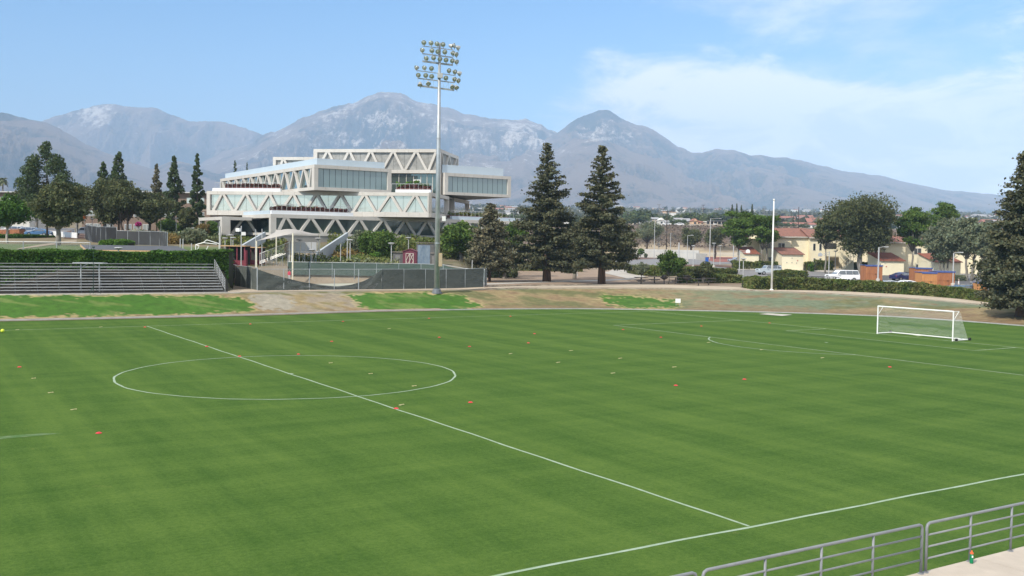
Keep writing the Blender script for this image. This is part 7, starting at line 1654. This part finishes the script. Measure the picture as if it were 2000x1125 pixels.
car('suv', 165, 212, 15, paint('silver_left_paint', (.45, .47, .50)), 'silver car parked behind the row of bollards at the left', 'car'); car('sedan', 186, 214, 10, paint('black_car_paint', (.02, .022, .03)), 'black car parked right of the silver car behind the bollards', 'car')
for i, px in enumerate((170, 190, 199, 160, 179)):
    p = on(px, 196); mb = MB(); mb.lathe([(.16, -.1), (.16, .8), (.12, .9)], (0, 0, 0), 8); tag(mb.build('bollard', PALE, loc=p), 'short pale bollard ' + ('right of the lamp, nearer the leaning oak', 'farthest right of the row by the leaning oak trunk', 'beside the leaning oak trunk', 'leftmost of the row in front of the silver car', 'in front of the black car, at the lamp foot')[i], 'bollard', 'pale bollards in front of the parked cars')
# dark stake-bed trailer between hedge and white vehicle
p = on(1607, 147, -.2); t = thing('trailer', p, 'dark flat trailer with open slatted steel sides parked behind the hedge', 'trailer')
bx('bed', (0, 0, 1.0), (4.2, 1.8, .15), M('dark_steel', (.07, .07, .075), None, 2, .6), t)
for yy in (-.9, .9):
    for z in (1.25, 1.5, 1.75): bx('side_rail', (0, yy, z), (4.2, .05, .09), M('dark_steel', (.07, .07, .075), None, 2, .6), t)
    for x in np.linspace(-2.05, 2.05, 6): bx('stake', (x, yy, 1.4), (.07, .07, .8), M('dark_steel', (.07, .07, .075), None, 2, .6), t)
for x in (-1.0, 1.0): mb = MB(); mb.tube((x, -.95, .36), (x, .95, .36), .36, n=14); mb.build('wheel', RUB, t)
# ------------------------------------------------------------------ picnic tables and grills
IRON = M('dark_brown_iron', (.065, .055, .05), (.05, .042, .04), 3, .6)
tb = [(1252, 146.5, 'leftmost of the dark pedestal picnic tables', 1.), (1278, 151, 'second from the left of the dark pedestal picnic tables', -1.), (1319.5, 148.5, 'middle dark pedestal picnic table between the two round grills', 1.), (1364, 143, 'nearest dark pedestal picnic table, closest to the bank', 1.), (1384, 147, 'rightmost of the dark pedestal picnic tables', 1.)]
proto = None
for px, Y, lb, s in tb:
    p = on(px, Y)
    if proto is None:
        t = thing('picnic_table', p, lb, 'picnic table', 'pedestal picnic tables beside the path'); proto = t
        bx('tabletop', (0, 0, .98), (1.9, .85, .07), IRON, t); mb = MB(); mb.tube((0, 0, -.1), (0, 0, .96), .09, n=8); mb.build('pedestal', IRON, t)
        for k in (-1, 1):
            o = bx('seat', (0, k * .85, .55), (1.7, .3, .06), IRON, t); mb = MB(); mb.tube((-.4, 0, .4), (-.4, k * .85, .52), .04, n=5); mb.tube((.4, 0, .4), (.4, k * .85, .52), .04, n=5); mb.tube((0, 0, .4), (.4, 0, .4), .03, n=4); mb.tube((0, 0, .4), (-.4, 0, .4), .03, n=4); mb.build('seat_arm', IRON, t)
    else:
        t = copy_tree(proto); t.location = p; t['label'] = lb; ORG[t.name] = p
    t.rotation_euler.z = .1 * s
for px, Y, w, lb in ((1297, 148.5, 1.25, 'left dark barbecue grill on a pedestal among the picnic tables'), (1341.5, 148, 1.4, 'right dark barbecue grill with a wide flat top on a pedestal')):
    p = on(px, Y); t = thing('barbecue_grill', p, lb, 'grill'); mb = MB(); mb.tube((0, 0, -.1), (0, 0, .7), .08, n=8); mb.build('pedestal', IRON, t)
    mb = MB(); mb.lathe([(.12, .62), (w * .42, .85), (w * .5, 1.02), (w * .46, 1.05)], (0, 0, 0), 12); mb.build('fire_bowl', IRON, t); mb = MB(); mb.lathe([(w * .3, 1.06), (w * .34, 1.22), (w * (.22 if w < 1.3 else .46), 1.30)], (0, 0, 0), 12); mb.build('lid', IRON, t)
p = on(1322.5, 148.2); mb = MB(); mb.tube((0, 0, -.1), (0, 0, 2.9), .05, n=6); tag(mb.build('tree_stake', M('tan_wood_stake', (.40, .27, .16), (.33, .22, .13), 3, .8), loc=p), 'tan wooden stake standing behind the middle picnic table', 'stake')
for px, Y, sx_, sz_, lb in ((1142.5, 158, .45, .55, 'left small brown utility box between the big conifers'), (1155, 157, .85, .6, 'right larger brown utility box between the big conifers')):
    p = on(px, Y); mb = MB(); mb.box((0, 0, sz_ / 2), (sx_, .5, sz_)); mb.box((0, 0, sz_ + .02), (sx_ + .06, .56, .05)); tag(mb.build('utility_box', M('brown_box', (.13, .085, .065), (.10, .07, .055), 2, .8), loc=p), lb, 'utility box')
p = on(1380.5, 246); t = thing('blue_bin', p, 'blue rectangular bin standing on the far asphalt', 'bin'); bx('body', (0, 0, .75), (.7, .6, 1.4), M('blue_plastic', (.02, .10, .40), (.02, .09, .34), 2, .5), t); bx('lid', (0, 0, 1.5), (.76, .66, .1), M('blue_lid', (.02, .08, .30), None, 2, .5), t)
p = hit(61.5 + 0, 481.8); p = hit(97, 480.5); mb = MB(); mb.lathe([(.28, 0), (.28, .04), (.16, .05), (.04, .75), (.03, .77)], (0, 0, 0), 10); tag(mb.build('traffic_cone', M('faded_red_cone', (.55, .12, .08), (.5, .15, .12), 3, .6), loc=p), 'small faded red traffic cone on the lawn left of the pale trunk', 'traffic cone')
# folded orange umbrella, orange flag, magenta bush
p = on(248.5, 188); t = thing('folded_umbrella', p, 'bright orange folded parasol between the forked oak and the pale grasses', 'parasol'); mb = MB(); mb.tube((0, 0, 0), (0, 0, 2.0), .04, n=6); mb.build('pole', LAMPM, t); mb = MB(); mb.lathe([(.12, .3), (.34, .5), (.40, 1.0), (.28, 1.6), (.05, 2.0)], (0, 0, 0), 8); mb.build('fabric', M('orange_fabric', (.80, .22, .04), (.7, .18, .03), 2, .7), t)
p = on(165, 190); t = thing('folded_umbrella', p, 'small orange umbrella top showing among the oak leaves at the left', 'parasol'); mb = MB(); mb.tube((0, 0, 0), (0, 0, 4.8), .04, n=6); mb.build('pole', LAMPM, t); mb = MB(); mb.lathe([(.2, 3.6), (.3, 3.9), (.25, 4.5), (.04, 4.9)], (0, 0, 0), 8); mb.build('fabric', M('orange_fabric', (.80, .22, .04), None, 2, .7), t)
plant('broad', 270.5, 215, 434, 11, 'small magenta flowering tree crown behind the Y-trunk oak', 'pink', name='flowering_tree', base_frac=.72, n=350, trunk=.06)
# rocks
ROCK = M('pale_boulder', (.48, .44, .39), (.36, .33, .29), 1.5, .9, bmp=.5)
def rock(px, Y, s, label, group, seed):
    r = np.random.default_rng(seed); p = on(px, Y); mb = MB(); pr_ = [(s * .75, -.1), (s, s * .25), (s * .85, s * .6), (s * .4, s * .82), (.02, s * .85)]; mb.lathe(pr_, (0, 0, 0), 8)
    mb.v = [tuple(np.array(v) * (1 + .22 * r.normal())) for v in mb.v]; o = mb.build('boulder', ROCK, loc=p, smooth=False); tag(o, label, 'boulder', group)
ORD = ['first', 'second', 'third', 'fourth', 'fifth', 'sixth', 'seventh', 'eighth', 'ninth', 'tenth', 'eleventh', 'twelfth', 'thirteenth', 'fourteenth', 'fifteenth', 'sixteenth']
for i in range(16): rock(622 + i * 8.2 + (i * 37 % 5), 141 + (i * 3 % 4), .35 + .18 * ((i * 7) % 5) / 5, ORD[i] + ' pale boulder from the canopy, in the row above the rust-coloured band', 'boulders lining the rust-coloured band', i)
for i, (px, Y, s) in enumerate(((330, 152, 1.3), (336, 151, 1.0), (342, 152, 1.4), (324, 150, .8), (349, 150, .9), (393, 150, 1.3), (399, 148, 1.5), (395, 145, .9))): rock(px, Y, s, 'large pale rock left of the building, ' + ['above the two grey poles', 'in the middle of the left cluster', 'rightmost high one of the left cluster', 'leftmost', 'half hidden right of the left cluster', 'under the thin yellowing tree', 'biggest, under the white frame of the building', 'lowest, just above the cage frame'][i], 'pale rock outcrops', 40 + i)
for i in range(10): rock(142 + i * 5., 140 + (i * 3 % 5), .22 + .06 * (i % 3), ORD[i] + ' small grey stone, counted from the pale oak trunk towards the oval hedge', 'small stones left of the oval hedge', 60 + i)
# ------------------------------------------------------------------ people
def person(p, rz, shirt, pants, hair, label, armpose=0., skin=(.42, .25, .18)):
    root = thing('person', p, label, 'person', rz=rz)
    sk = [((0, 0, .96), .15, .12), ((0, .0, 1.15), .14, .10), ((0, 0, 1.36), .17, .11), ((0, 0, 1.47), .07, .065), ((0, -.01, 1.56), .055, .06), ((0, -.015, 1.66), .085, .10), ((0, -.01, 1.75), .06, .08),
          ((.10, 0, .90), .10, .10), ((.11, -.02, .50), .07, .07), ((.12, .03, .10), .045, .05), ((.12, -.12, .05), .045, .035), ((-.10, 0, .90), .10, .10), ((-.11, .02, .50), .07, .07), ((-.12, .08, .10), .045, .05), ((-.12, -.06, .05), .045, .035),
          ((.19, 0, 1.38), .065, .065), ((.25, .02, 1.12), .045, .045), ((.26, -.10 - armpose, .90 + armpose), .032, .032), ((.26, -.14 - armpose, .82 + armpose), .04, .025), ((-.19, 0, 1.38), .065, .065), ((-.25, .03, 1.12), .045, .045), ((-.26, -.04, .88), .032, .032), ((-.26, -.06, .80), .04, .025)]
    ed_ = [(0, 1), (1, 2), (2, 3), (3, 4), (4, 5), (5, 6), (0, 7), (7, 8), (8, 9), (9, 10), (0, 11), (11, 12), (12, 13), (13, 14), (2, 15), (15, 16), (16, 17), (17, 18), (2, 19), (19, 20), (20, 21), (21, 22)]
    me = bpy.data.meshes.new('body'); me.from_pydata([q[0] for q in sk], ed_, []); o = addobj('body', me, root)
    md = o.modifiers.new('skin', 'SKIN'); 
    for i, q in enumerate(sk): me.skin_vertices[0].data[i].radius = (q[1], q[2])
    me.skin_vertices[0].data[0].use_root = True
    o.modifiers.new('sub', 'SUBSURF').levels = 1; o.modifiers['sub'].render_levels = 1
    m_, nt, b = newmat('person_' + shirt[0]); tc_ = nt.nodes.new('ShaderNodeTexCoord'); s_ = nt.nodes.new('ShaderNodeSeparateXYZ'); nt.links.new(tc_.outputs['Object'], s_.inputs[0]); z = s_.outputs[2]; ax_ = mth(nt, 'ABSOLUTE', s_.outputs[0])
    c = mixc(nt, mth(nt, 'GREATER_THAN', z, .97), pants, shirt[1]); c = mixc(nt, mth(nt, 'GREATER_THAN', z, 1.47), c, skin); hand = mth(nt, 'MULTIPLY', mth(nt, 'GREATER_THAN', ax_, .215), mth(nt, 'LESS_THAN', z, shirt[2])); c = mixc(nt, hand, c, skin); c = mixc(nt, mth(nt, 'LESS_THAN', z, .085), c, (.03, .03, .03))
    nt.links.new(c, b.inputs['Base Color']); b.inputs['Roughness'].default_value = .8; me.materials.append(m_); ORG[o.name] = None
    mb = MB(); mb.lathe([(.03, 1.60), (.092, 1.63), (.105, 1.71), (.085, 1.78), (.03, 1.815)], (0, .022, 0), 12); mb.build('hair', M('hair_' + shirt[0], hair, None, 5, .8), root, smooth=True)
    for sx2 in (-1, 1): mb = MB(); mb.lathe([(.012, 0), (.008, .01)], (sx2 * .033, -.112, 1.675), 6, Matrix.Rotation(R(90), 3, 'X')); mb.build('eye', BLACK, root); mb = MB(); mb.box((sx2 * .09, .0, 1.66), (.02, .04, .06)); mb.build('ear', M('skin', skin, None, 5, .6), root)
    mb = MB(); mb.tube((0, -.10, 1.67), (0, -.135, 1.64), .010, .018, 6); mb.build('nose', M('skin', skin, None, 5, .6), root)
    mb = MB(); mb.box((0, -.113, 1.615), (.045, .01, .008)); mb.build('mouth', M('lips', (.30, .10, .09), None, 5, .6), root)
    for sx2, ap in ((1, armpose), (-1, 0)):
        hx_, hy_, hz_ = sx2 * .26, (-.14 - ap if sx2 > 0 else -.06), (.80 + ap if sx2 > 0 else .78)
        for k in range(4): mb = MB(); l_ = (.075, .085, .08, .065)[k]; a0 = Vector((hx_, hy_ - .03 + .02 * k, hz_)); a1 = a0 + Vector((0, -.005, -l_ * .55)); a2 = a1 + Vector((-sx2 * .015, -.012, -l_ * .45)); mb.path([a0 + Vector((0, 0, .03)), a1, a2], [.009, .0085, .006], 5); mb.build('finger', M('skin', skin, None, 5, .6), root, smooth=True)
        mb = MB(); mb.path([(hx_ - sx2 * .01, hy_ - .035, hz_ + .045), (hx_ - sx2 * .02, hy_ - .065, hz_ + .015), (hx_ - sx2 * .03, hy_ - .07, hz_ - .02)], [.011, .01, .007], 5); mb.build('thumb', M('skin', skin, None, 5, .6), root, smooth=True)
person(on(565, 131.2), R(150), ('red_shirt', (.50, .03, .07), 1.0), (.42, .43, .44), (.10, .06, .04), 'person in a red top and pale grey trousers standing by the tan wall')
person(on(1872, 147.5, -.15), R(60), ('white_shirt', (.75, .74, .72), 1.1), (.06, .07, .10), (.30, .27, .24), 'person in a white t-shirt standing behind the hedge near the sheds', skin=(.45, .28, .20))
# ------------------------------------------------------------------ the town on the rising plain, far behind
WH = M('white_far_wall', (.74, .72, .68), (.68, .66, .62), .3, .8); PEACH = M('peach_far_wall', (.70, .46, .28), (.62, .40, .25), .3, .8); GREYR = M('grey_far_roof', (.33, .33, .34), (.28, .28, .29), .5, .8); REDR = M('red_far_roof', (.34, .15, .11), (.27, .12, .09), .8, .85); DKW = M('far_window', (.05, .06, .07), None, 1, .4); TANW = M('tan_far_wall', (.50, .42, .33), (.44, .37, .29), .3, .85)
def farhouse(px0, px1, Y, top, base, wall, roof, label, kind='gable', wins=3, ridge=None, door=True):
    xm = (px0 + px1) / 2; p = on(xm, Y); w = (px1 - px0) * Y / F; zt_ = zpx(xm, top, Y) - p.z; zb_ = min(0, zpx(xm, base, Y) - p.z) - .5
    t = thing('far_house' if kind != 'flat' else 'far_building', p, label, 'house' if kind != 'flat' else 'building'); rh = (zpx(xm, ridge, Y) - p.z) if ridge else zt_ + w * .12
    d = max(8, w * .6); bx('wall', (0, d / 2, (zt_ + zb_) / 2), (w, d, zt_ - zb_), wall, t)
    if kind == 'gable':
        mb = MB(); mb.ext([(-w / 2 - .4, zt_ - .1), (w / 2 + .4, zt_ - .1), (0, rh)], -.5, d + .4, lambda u, z, h: Vector((u, h, z))); mb.build('roof', roof, t)
        mb = MB(); mb.ext([(-w / 2 + .3, zt_), (w / 2 - .3, zt_), (0, rh - .45)], -.56, -.5, lambda u, z, h: Vector((u, h, z))); mb.build('gable_wall', wall, t)
    elif kind == 'side':
        mb = MB(); mb.ext([(-.5, zt_), (d + .5, zt_), (d / 2, rh)], -w / 2 - .4, w / 2 + .4, lambda u, z, h: Vector((h, u, z))); mb.build('roof', roof, t)
    else: bx('roof', (0, d / 2, zt_ + .2), (w + .6, d + .6, .4), roof, t)
    hh = zt_ - max(zb_, 0)
    for k in range(wins):
        x = -w / 2 + w * (k + .5) / wins; bx('window', (x, -.04, zt_ * .6), (w / wins * .42, .08, max(.8, hh * .3)), DKW, t)
    return t
for a in ((1251, 1275, 560, 431.5, 437, WH, GREYR, 'low white far building with three dark windows left of the pair of white houses', 'side', 3, 429), (1274, 1286, 560, 428, 437, TANW, GREYR, 'grey-roofed far house just left of the wide-armed utility pole', 'side', 2, 424),
          (1287, 1297, 545, 430, 438, WH, WH, 'bright white far house with a steep gable at the wide-armed utility pole', 'gable', 1, 425), (1297, 1307, 548, 433.5, 438, WH, GREYR, 'low white far house joined right of the steep white gable', 'side', 2, 430),
          (1318, 1334, 560, 431, 438, TANW, GREYR, 'beige far house behind palm-like trees', 'side', 2, 425), (1333, 1348, 570, 432, 438, TANW, GREYR, 'beige far house with a long grey roof left of the peach house', 'side', 2, 426),
          (1352, 1363, 520, 431, 441, PEACH, REDR, 'peach far house with a small arched gable', 'gable', 1, 426.5), (1367, 1376, 525, 434, 441, PEACH, REDR, 'narrow peach far house right of the arched gable one', 'side', 1, 431),
          (1378, 1392, 520, 433.5, 441, TANW, WH, 'beige end block of the far carport', 'flat', 1, None), (1310, 1320, 760, 415, 421, WH, PEACH, 'white and peach block standing above the trees on the skyline', 'flat', 1, None),
          (1522, 1545, 1300, 427, 434, WH, WH, 'long white warehouse right of the flagpole', 'flat', 0, None), (1540, 1600, 1500, 430, 434, M('blue_grey_far_wall', (.42, .46, .50), None, .3, .8), GREYR, 'long blue-grey warehouse behind the red far roofs', 'flat', 4, None),
          (1533, 1556, 640, 438, 445, PEACH, REDR, 'peach far house with a red tiled roof right of the flagpole', 'side', 2, 434), (1556, 1578, 650, 438.5, 445, TANW, REDR, 'red-roofed far house by the bare dark utility pole', 'side', 2, 434), (1576, 1600, 640, 439, 446, WH, REDR, 'white far house with a long red tiled roof left of the huge oak', 'side', 3, 434.5),
          (1600, 1622, 660, 438, 446, TANW, REDR, 'red-roofed far house just behind the left lobe of the huge oak', 'side', 2, 434), (1228, 1246, 620, 428, 434, TANW, GREYR, 'dull far house among trees right of the pointed conifer', 'side', 1, 424), (1022, 1040, 560, 430, 440, TANW, GREYR, 'tan far house seen left of the shaggy conifer', 'flat', 1, None),
          (1100, 1112, 560, 428, 438, WH, GREYR, 'white far house seen in the gap between the two big conifers', 'side', 2, 424), (1000, 1022, 520, 428, 438, M('blue_far_roof', (.35, .42, .48), None, 1, .7), GREYR, 'bluish far building right of the white truss building', 'flat', 2, None),
          (1745, 1760, 900, 430, 436, WH, REDR, 'small far house between the huge oak and the green crooked tree', 'side', 2, 426), (1485, 1500, 700, 436, 443, PEACH, GREYR, 'peach far house glimpsed through the airy tree', 'side', 1, 431)):
    farhouse(a[0], a[1], a[2], a[3], a[4], a[5], a[6], a[7], a[8], a[9], a[10])
# dark carport with two cars
p = on(1405, 505); t = thing('far_carport', p, 'long dark carport on top of the scrub slope with cars under it', 'carport'); zc2 = zpx(1405, 431.5, 505) - p.z; w = 40 * 505 / F
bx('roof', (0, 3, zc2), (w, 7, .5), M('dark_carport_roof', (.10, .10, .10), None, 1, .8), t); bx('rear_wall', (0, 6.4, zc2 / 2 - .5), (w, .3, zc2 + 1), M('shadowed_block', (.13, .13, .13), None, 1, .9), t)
for k in range(6): bx('post', (-w / 2 + .3 + (w - .6) * k / 5, 0, zc2 / 2 - .5), (.35, .35, zc2 + 1), TANW, t)
car('sedan', 1396, 504, 80, paint('far_white_paint', (.7, .7, .7)), 'white car under the far carport', 'car'); car('sedan', 1409, 504, 85, paint('far_navy_paint', (.03, .05, .12)), 'dark blue car under the far carport', 'car')
for px, lb in ((1301, 'white car on the rim of the scrub slope below the steep white gable'), (1326, 'white car on the rim of the scrub slope left of the peach house')): car('sedan', px, 470, 0, paint('far_white_paint', (.7, .7, .7)), lb, 'car')
# low wall along the top of the scrub slope
low_wall('rim_wall', on(1345, 470), on(1425, 478), 1.0, TANW, 'low pale wall on the rim of the scrub slope under the carport')
# sand heaps on the quarry floor
for px, Y, w, h, lb in ((1327, 338, 9, 3.6, 'tall pointed sand heap with a green foot behind the long wall'), (1222, 342, 13, 4.4, 'big pale sand heap beside the pointed conifer'), (1388, 345, 10, 2.2, 'low sand heap right of the three olive trees'), (1300, 345, 11, 2., 'flat sand heap behind the wide-armed utility pole')):
    p = on(px, Y); mb = MB(); r = np.random.default_rng(int(px)); n = 18; prof = [(w, -.3), (w * .62, h * .35), (w * .3, h * .75), (w * .07, h * .97), (.02, h)]; mb.lathe(prof, (0, 0, 0), n)
    mb.v = [(v[0] * (1 + .1 * math.sin(i * 1.9)), v[1] * (1 + .1 * math.cos(i * 1.3)), v[2]) for i, v in enumerate(mb.v)]; tag(mb.build('sand_heap', M('pale_sand', (.48, .40, .27), (.42, .34, .22), .6, .95, bmp=.3), loc=p, smooth=True), lb, 'sand heap')
p = on(1262, 333); mb = MB(); mb.tube((-8, 0, 2.6), (6, 0, 3.1), .32, n=10); [mb.tube((x, 0, -.2), (x, 0, 2.8), .12, n=6) for x in (-7, 0, 5)]; tag(mb.build('conveyor_pipe', LAMPM, loc=p), 'long pale horizontal pipe on stands in front of the sand floor', 'pipe')
# wall-side fence of the far lot
chain_fence('far_lot_fence', [on(1215, 312), on(1300, 302), on(1365, 294)], 2.0, 6.5, 'thin wire fence standing in front of the long pale wall', None, link=False)
plant('broad', 1251, 308, 484, 15, 'small thin tree in front of the long pale wall', 'green', base_frac=.25, n=700, trunk=.08)
plant('broad', 1261, 307, 494, 7, 'tiny shrub at the foot of the long pale wall', 'grey', base_frac=.05, n=300, cat='bush', name='bush')
# trees of the plain: each its own crown and trunk, sharing a few meshes
def farmesh(kind, seed):
    r = np.random.default_rng(seed); n = 700
    if kind == 'round':
        nc = 9; C0 = r.normal(size=(nc, 3)) * (.28, .28, .16) + (0, 0, .62); idx = r.integers(0, nc, n); d = r.normal(size=(n, 3)); d /= np.linalg.norm(d, axis=1)[:, None]; P = C0[idx] + d * (.22 + .06 * r.random(n))[:, None]
    else:
        t_ = r.random(n) ** .8; a = r.random(n) * 6.28; rr = .20 * (1 - t_) ** .7 * (.6 + .5 * r.random(n)); P = np.stack([np.cos(a) * rr, np.sin(a) * rr, .12 + .88 * t_], 1)
    V, Fq = leafquads(P, (.085 if kind == 'round' else .05) * (.6 + .7 * r.random(n)), r); return npmesh('crown', V, Fq, LV['far'], tints(n, r, 1., .35))
FM = {('round', k): farmesh('round', 100 + k) for k in range(4)}; FM.update({('tall', k): farmesh('tall', 200 + k) for k in range(3)})
mbt = MB(); mbt.tube((0, 0, -.1), (0, 0, .6), .03, .02, 5); _to = mbt.build('trunk', BARK); TM = _to.data; bpy.data.objects.remove(_to)
def fartree(px, Y, top, kind, label, group, asp=1., k=0):
    p = on(px, Y); h = max(3., zpx(px, top, Y) - p.z); t = thing('tree' if kind == 'round' else 'pine_tree', p, label, 'tree', group)
    for me_, nm in ((FM[(kind, k)], 'crown'), (TM, 'trunk')): o = addobj(nm, me_, t); o.scale = (h * asp, h * asp, h)
    t.rotation_euler.z = (px * 13 % 7)
for i, a in enumerate(((1240, 590, 413, 'round', 'dark round tree standing highest on the skyline left of the skyline pole', 1.5), (1247, 560, 421, 'round', 'bright green round tree left of the low white far building', 1.5), (1229, 520, 423, 'round', 'green tree at the edge of the pointed conifer on the rim', 1.4), (1265, 575, 420, 'round', 'olive tree behind the low white far building', 1.5), (1270, 580, 418, 'round', 'second olive tree behind the low white far building', 1.3),
     (1292, 600, 422, 'round', 'dark tree behind the steep white gable', 1.3), (1308, 590, 422, 'round', 'olive tree right of the wide-armed utility pole', 1.5), (1316, 540, 428, 'round', 'dark tree in front of the beige far houses', 1.6), (1329, 545, 430, 'round', 'dark bushy tree left of the peach house', 1.6), (1341, 600, 419, 'round', 'olive tree above the long grey roof', 1.4), (1353, 600, 418, 'round', 'tree above the arched peach gable', 1.3), (1366, 560, 420, 'round', 'dark tree right of the arched peach gable', 1.4),
     (1374, 530, 428, 'round', 'dark tree at the end block of the carport', 1.1), (1384, 640, 420, 'round', 'green tree behind the carport, left part', 1.8), (1402, 640, 421, 'round', 'bright green tree behind the carport, middle', 2.), (1416, 640, 420, 'round', 'green tree behind the carport, right part', 1.8), (1524, 600, 436, 'round', 'green tree right of the flagpole before the red roofs', 1.6), (1536, 600, 438, 'round', 'green tree in front of the peach red-roofed house', 1.6), (1551, 590, 438, 'round', 'small olive tree between the red roofs', 1.2),
     (1572, 590, 438, 'round', 'low yellow-green tree right of the bare dark pole', 1.6), (1585, 780, 427, 'round', 'large rounded olive tree on the skyline left of the huge oak', 1.8), (1535, 1200, 429, 'round', 'dark round tree in front of the white warehouse', 1.3), (1605, 590, 440, 'round', 'low tree under the left lobe of the huge oak', 1.5), (1090, 520, 425, 'round', 'tree seen right of the shaggy conifer', 1.4), (1120, 540, 424, 'round', 'tree seen left of the pointed conifer', 1.4), (1030, 600, 422, 'round', 'tree left of the shaggy conifer on the plain', 1.6),
     (1010, 640, 420, 'round', 'tree right of the white truss building on the plain', 1.7), (1740, 700, 428, 'round', 'tree right of the huge oak on the plain', 1.5), (1755, 800, 425, 'round', 'far tree between the huge oak and the green crooked tree', 1.6), (1500, 560, 433, 'round', 'tree glimpsed right of the airy trees', 1.4))):
    fartree(a[0], a[1], a[2], a[3], a[4], 'trees on the far plain', a[5], i % 4)
ORD22 = ['left one of the two right of the arched peach gable', 'right one of the two right of the arched peach gable', 'first of the five above the carport', 'second of the five above the carport', 'third of the five above the carport', 'fourth of the five above the carport', 'fifth of the five above the carport', 'just left of the flagpole', 'just right of the flagpole', 'left one over the white warehouse', 'right one over the white warehouse', 'at the thin distant pole', 'left of the bare dark utility pole', 'touching the huge oak', 'above the long grey far roof', 'above the steep white far gable', 'left one of the pair above the low white far building', 'leftmost of all', 'second from the huge oak', 'third right of the bare dark utility pole', 'between the slim pines and the airy tree', 'left of the four-armed utility pole'][:22]
pines = [1357, 1362, 1390, 1395, 1402, 1405, 1410, 1505, 1521, 1531, 1536, 1548, 1556, 1600, 1342, 1293, 1283, 1280, 1576, 1566, 1460, 1475]
for i, px in enumerate(pines): fartree(px, 1500 + (i * 37 % 11) * 25, 409.5 + (i * 5 % 4) * 1.1 + (px - 1300) * .012, 'tall', 'tiny skyline pine, ' + ORD22[i], 'tiny pines on the far skyline', 1., i % 3)
# the wooded suburb that reads as one mass
r = np.random.default_rng(5); n = 9000; A = np.tan(np.linspace(-.56, .56, 2)); Yb = 650 * (5200 / 650) ** (r.random(n) ** .8); X = (A[0] + (A[1] - A[0]) * r.random(n)) * Yb
k_ = fbm(X * .004, Yb * .003, 4, 9); kp = k_ > .50; X, Yb = X[kp], Yb[kp]; m_ = 5; n = len(X) * m_
Xr = np.repeat(X, m_) + r.normal(size=n) * 2.2; Yr = np.repeat(Yb, m_) + r.normal(size=n) * 2.2; s = (2.2 + 2.8 * r.random(n)) * (1 + np.repeat(Yb, m_) / 4000); P = np.stack([Xr, Yr, hz(Xr, Yr) + 1 + 4.5 * r.random(n)], 1)
V, Fq = leafquads(P, s * .8, r); tag(addobj('wooded_suburb', npmesh('wooded_suburb', V, Fq, LV['dull'], tints(n, r, 1., .35))), kind='stuff')
mb = MB(); n = 900
for i in range(n):
    Y = 700 * (4500 / 700) ** r.random(); x = (A[0] + (A[1] - A[0]) * r.random()) * Y
    if fbm(np.array([x * .003]), np.array([Y * .002]), 3, 33)[0] < .47: continue
    w, d, h = 9 + 14 * r.random(), 9, 3.5 + 3 * r.random(); z = gz(x, Y); mb.mi = int(r.random() * 3); mb.box((x, Y, z + h / 2 - .3), (w, d, h + .6)); mb.mi = 3 + int(r.random() * 2); mb.ext([(-5, h), (5, h), (0, h + 2)], -w / 2 - .5, w / 2 + .5, lambda u, zz, hh: Vector((x + hh, Y + u, z + zz)))
tag(mb.build('far_rooftops', [WH, TANW, PEACH, REDR, GREYR]), kind='stuff')
# palm at the far left
p = on(6, 300); t = thing('palm_tree', p, 'far fan palm with a drooping grey-green crown at the left edge', 'palm'); h = zpx(6, 352, 300) - p.z
mb = MB(); mb.tube((0, 0, -.3), (0, 0, h), .3, .22, 8); mb.build('trunk', BARKG, t)
for k in range(26):
    a = k * 2.4; el = 1.1 - 2.0 * (k / 26); L_ = 1.7; mb = MB(); c_, s_ = math.cos(a), math.sin(a); pts = [(0, 0), (L_ * .5, .5 * math.sin(el) * L_), (L_, math.sin(el) * L_ - .9)]
    mb.add([(c_ * u - s_ * w, s_ * u + c_ * w, h + z) for (u, z), ww in zip(pts, (.08, .55, .05)) for w in (-ww, ww)], [(0, 1, 3, 2), (2, 3, 5, 4)]); mb.build('frond', M('palm_frond', (.10, .13, .06), (.14, .15, .08), 1, .7), t)
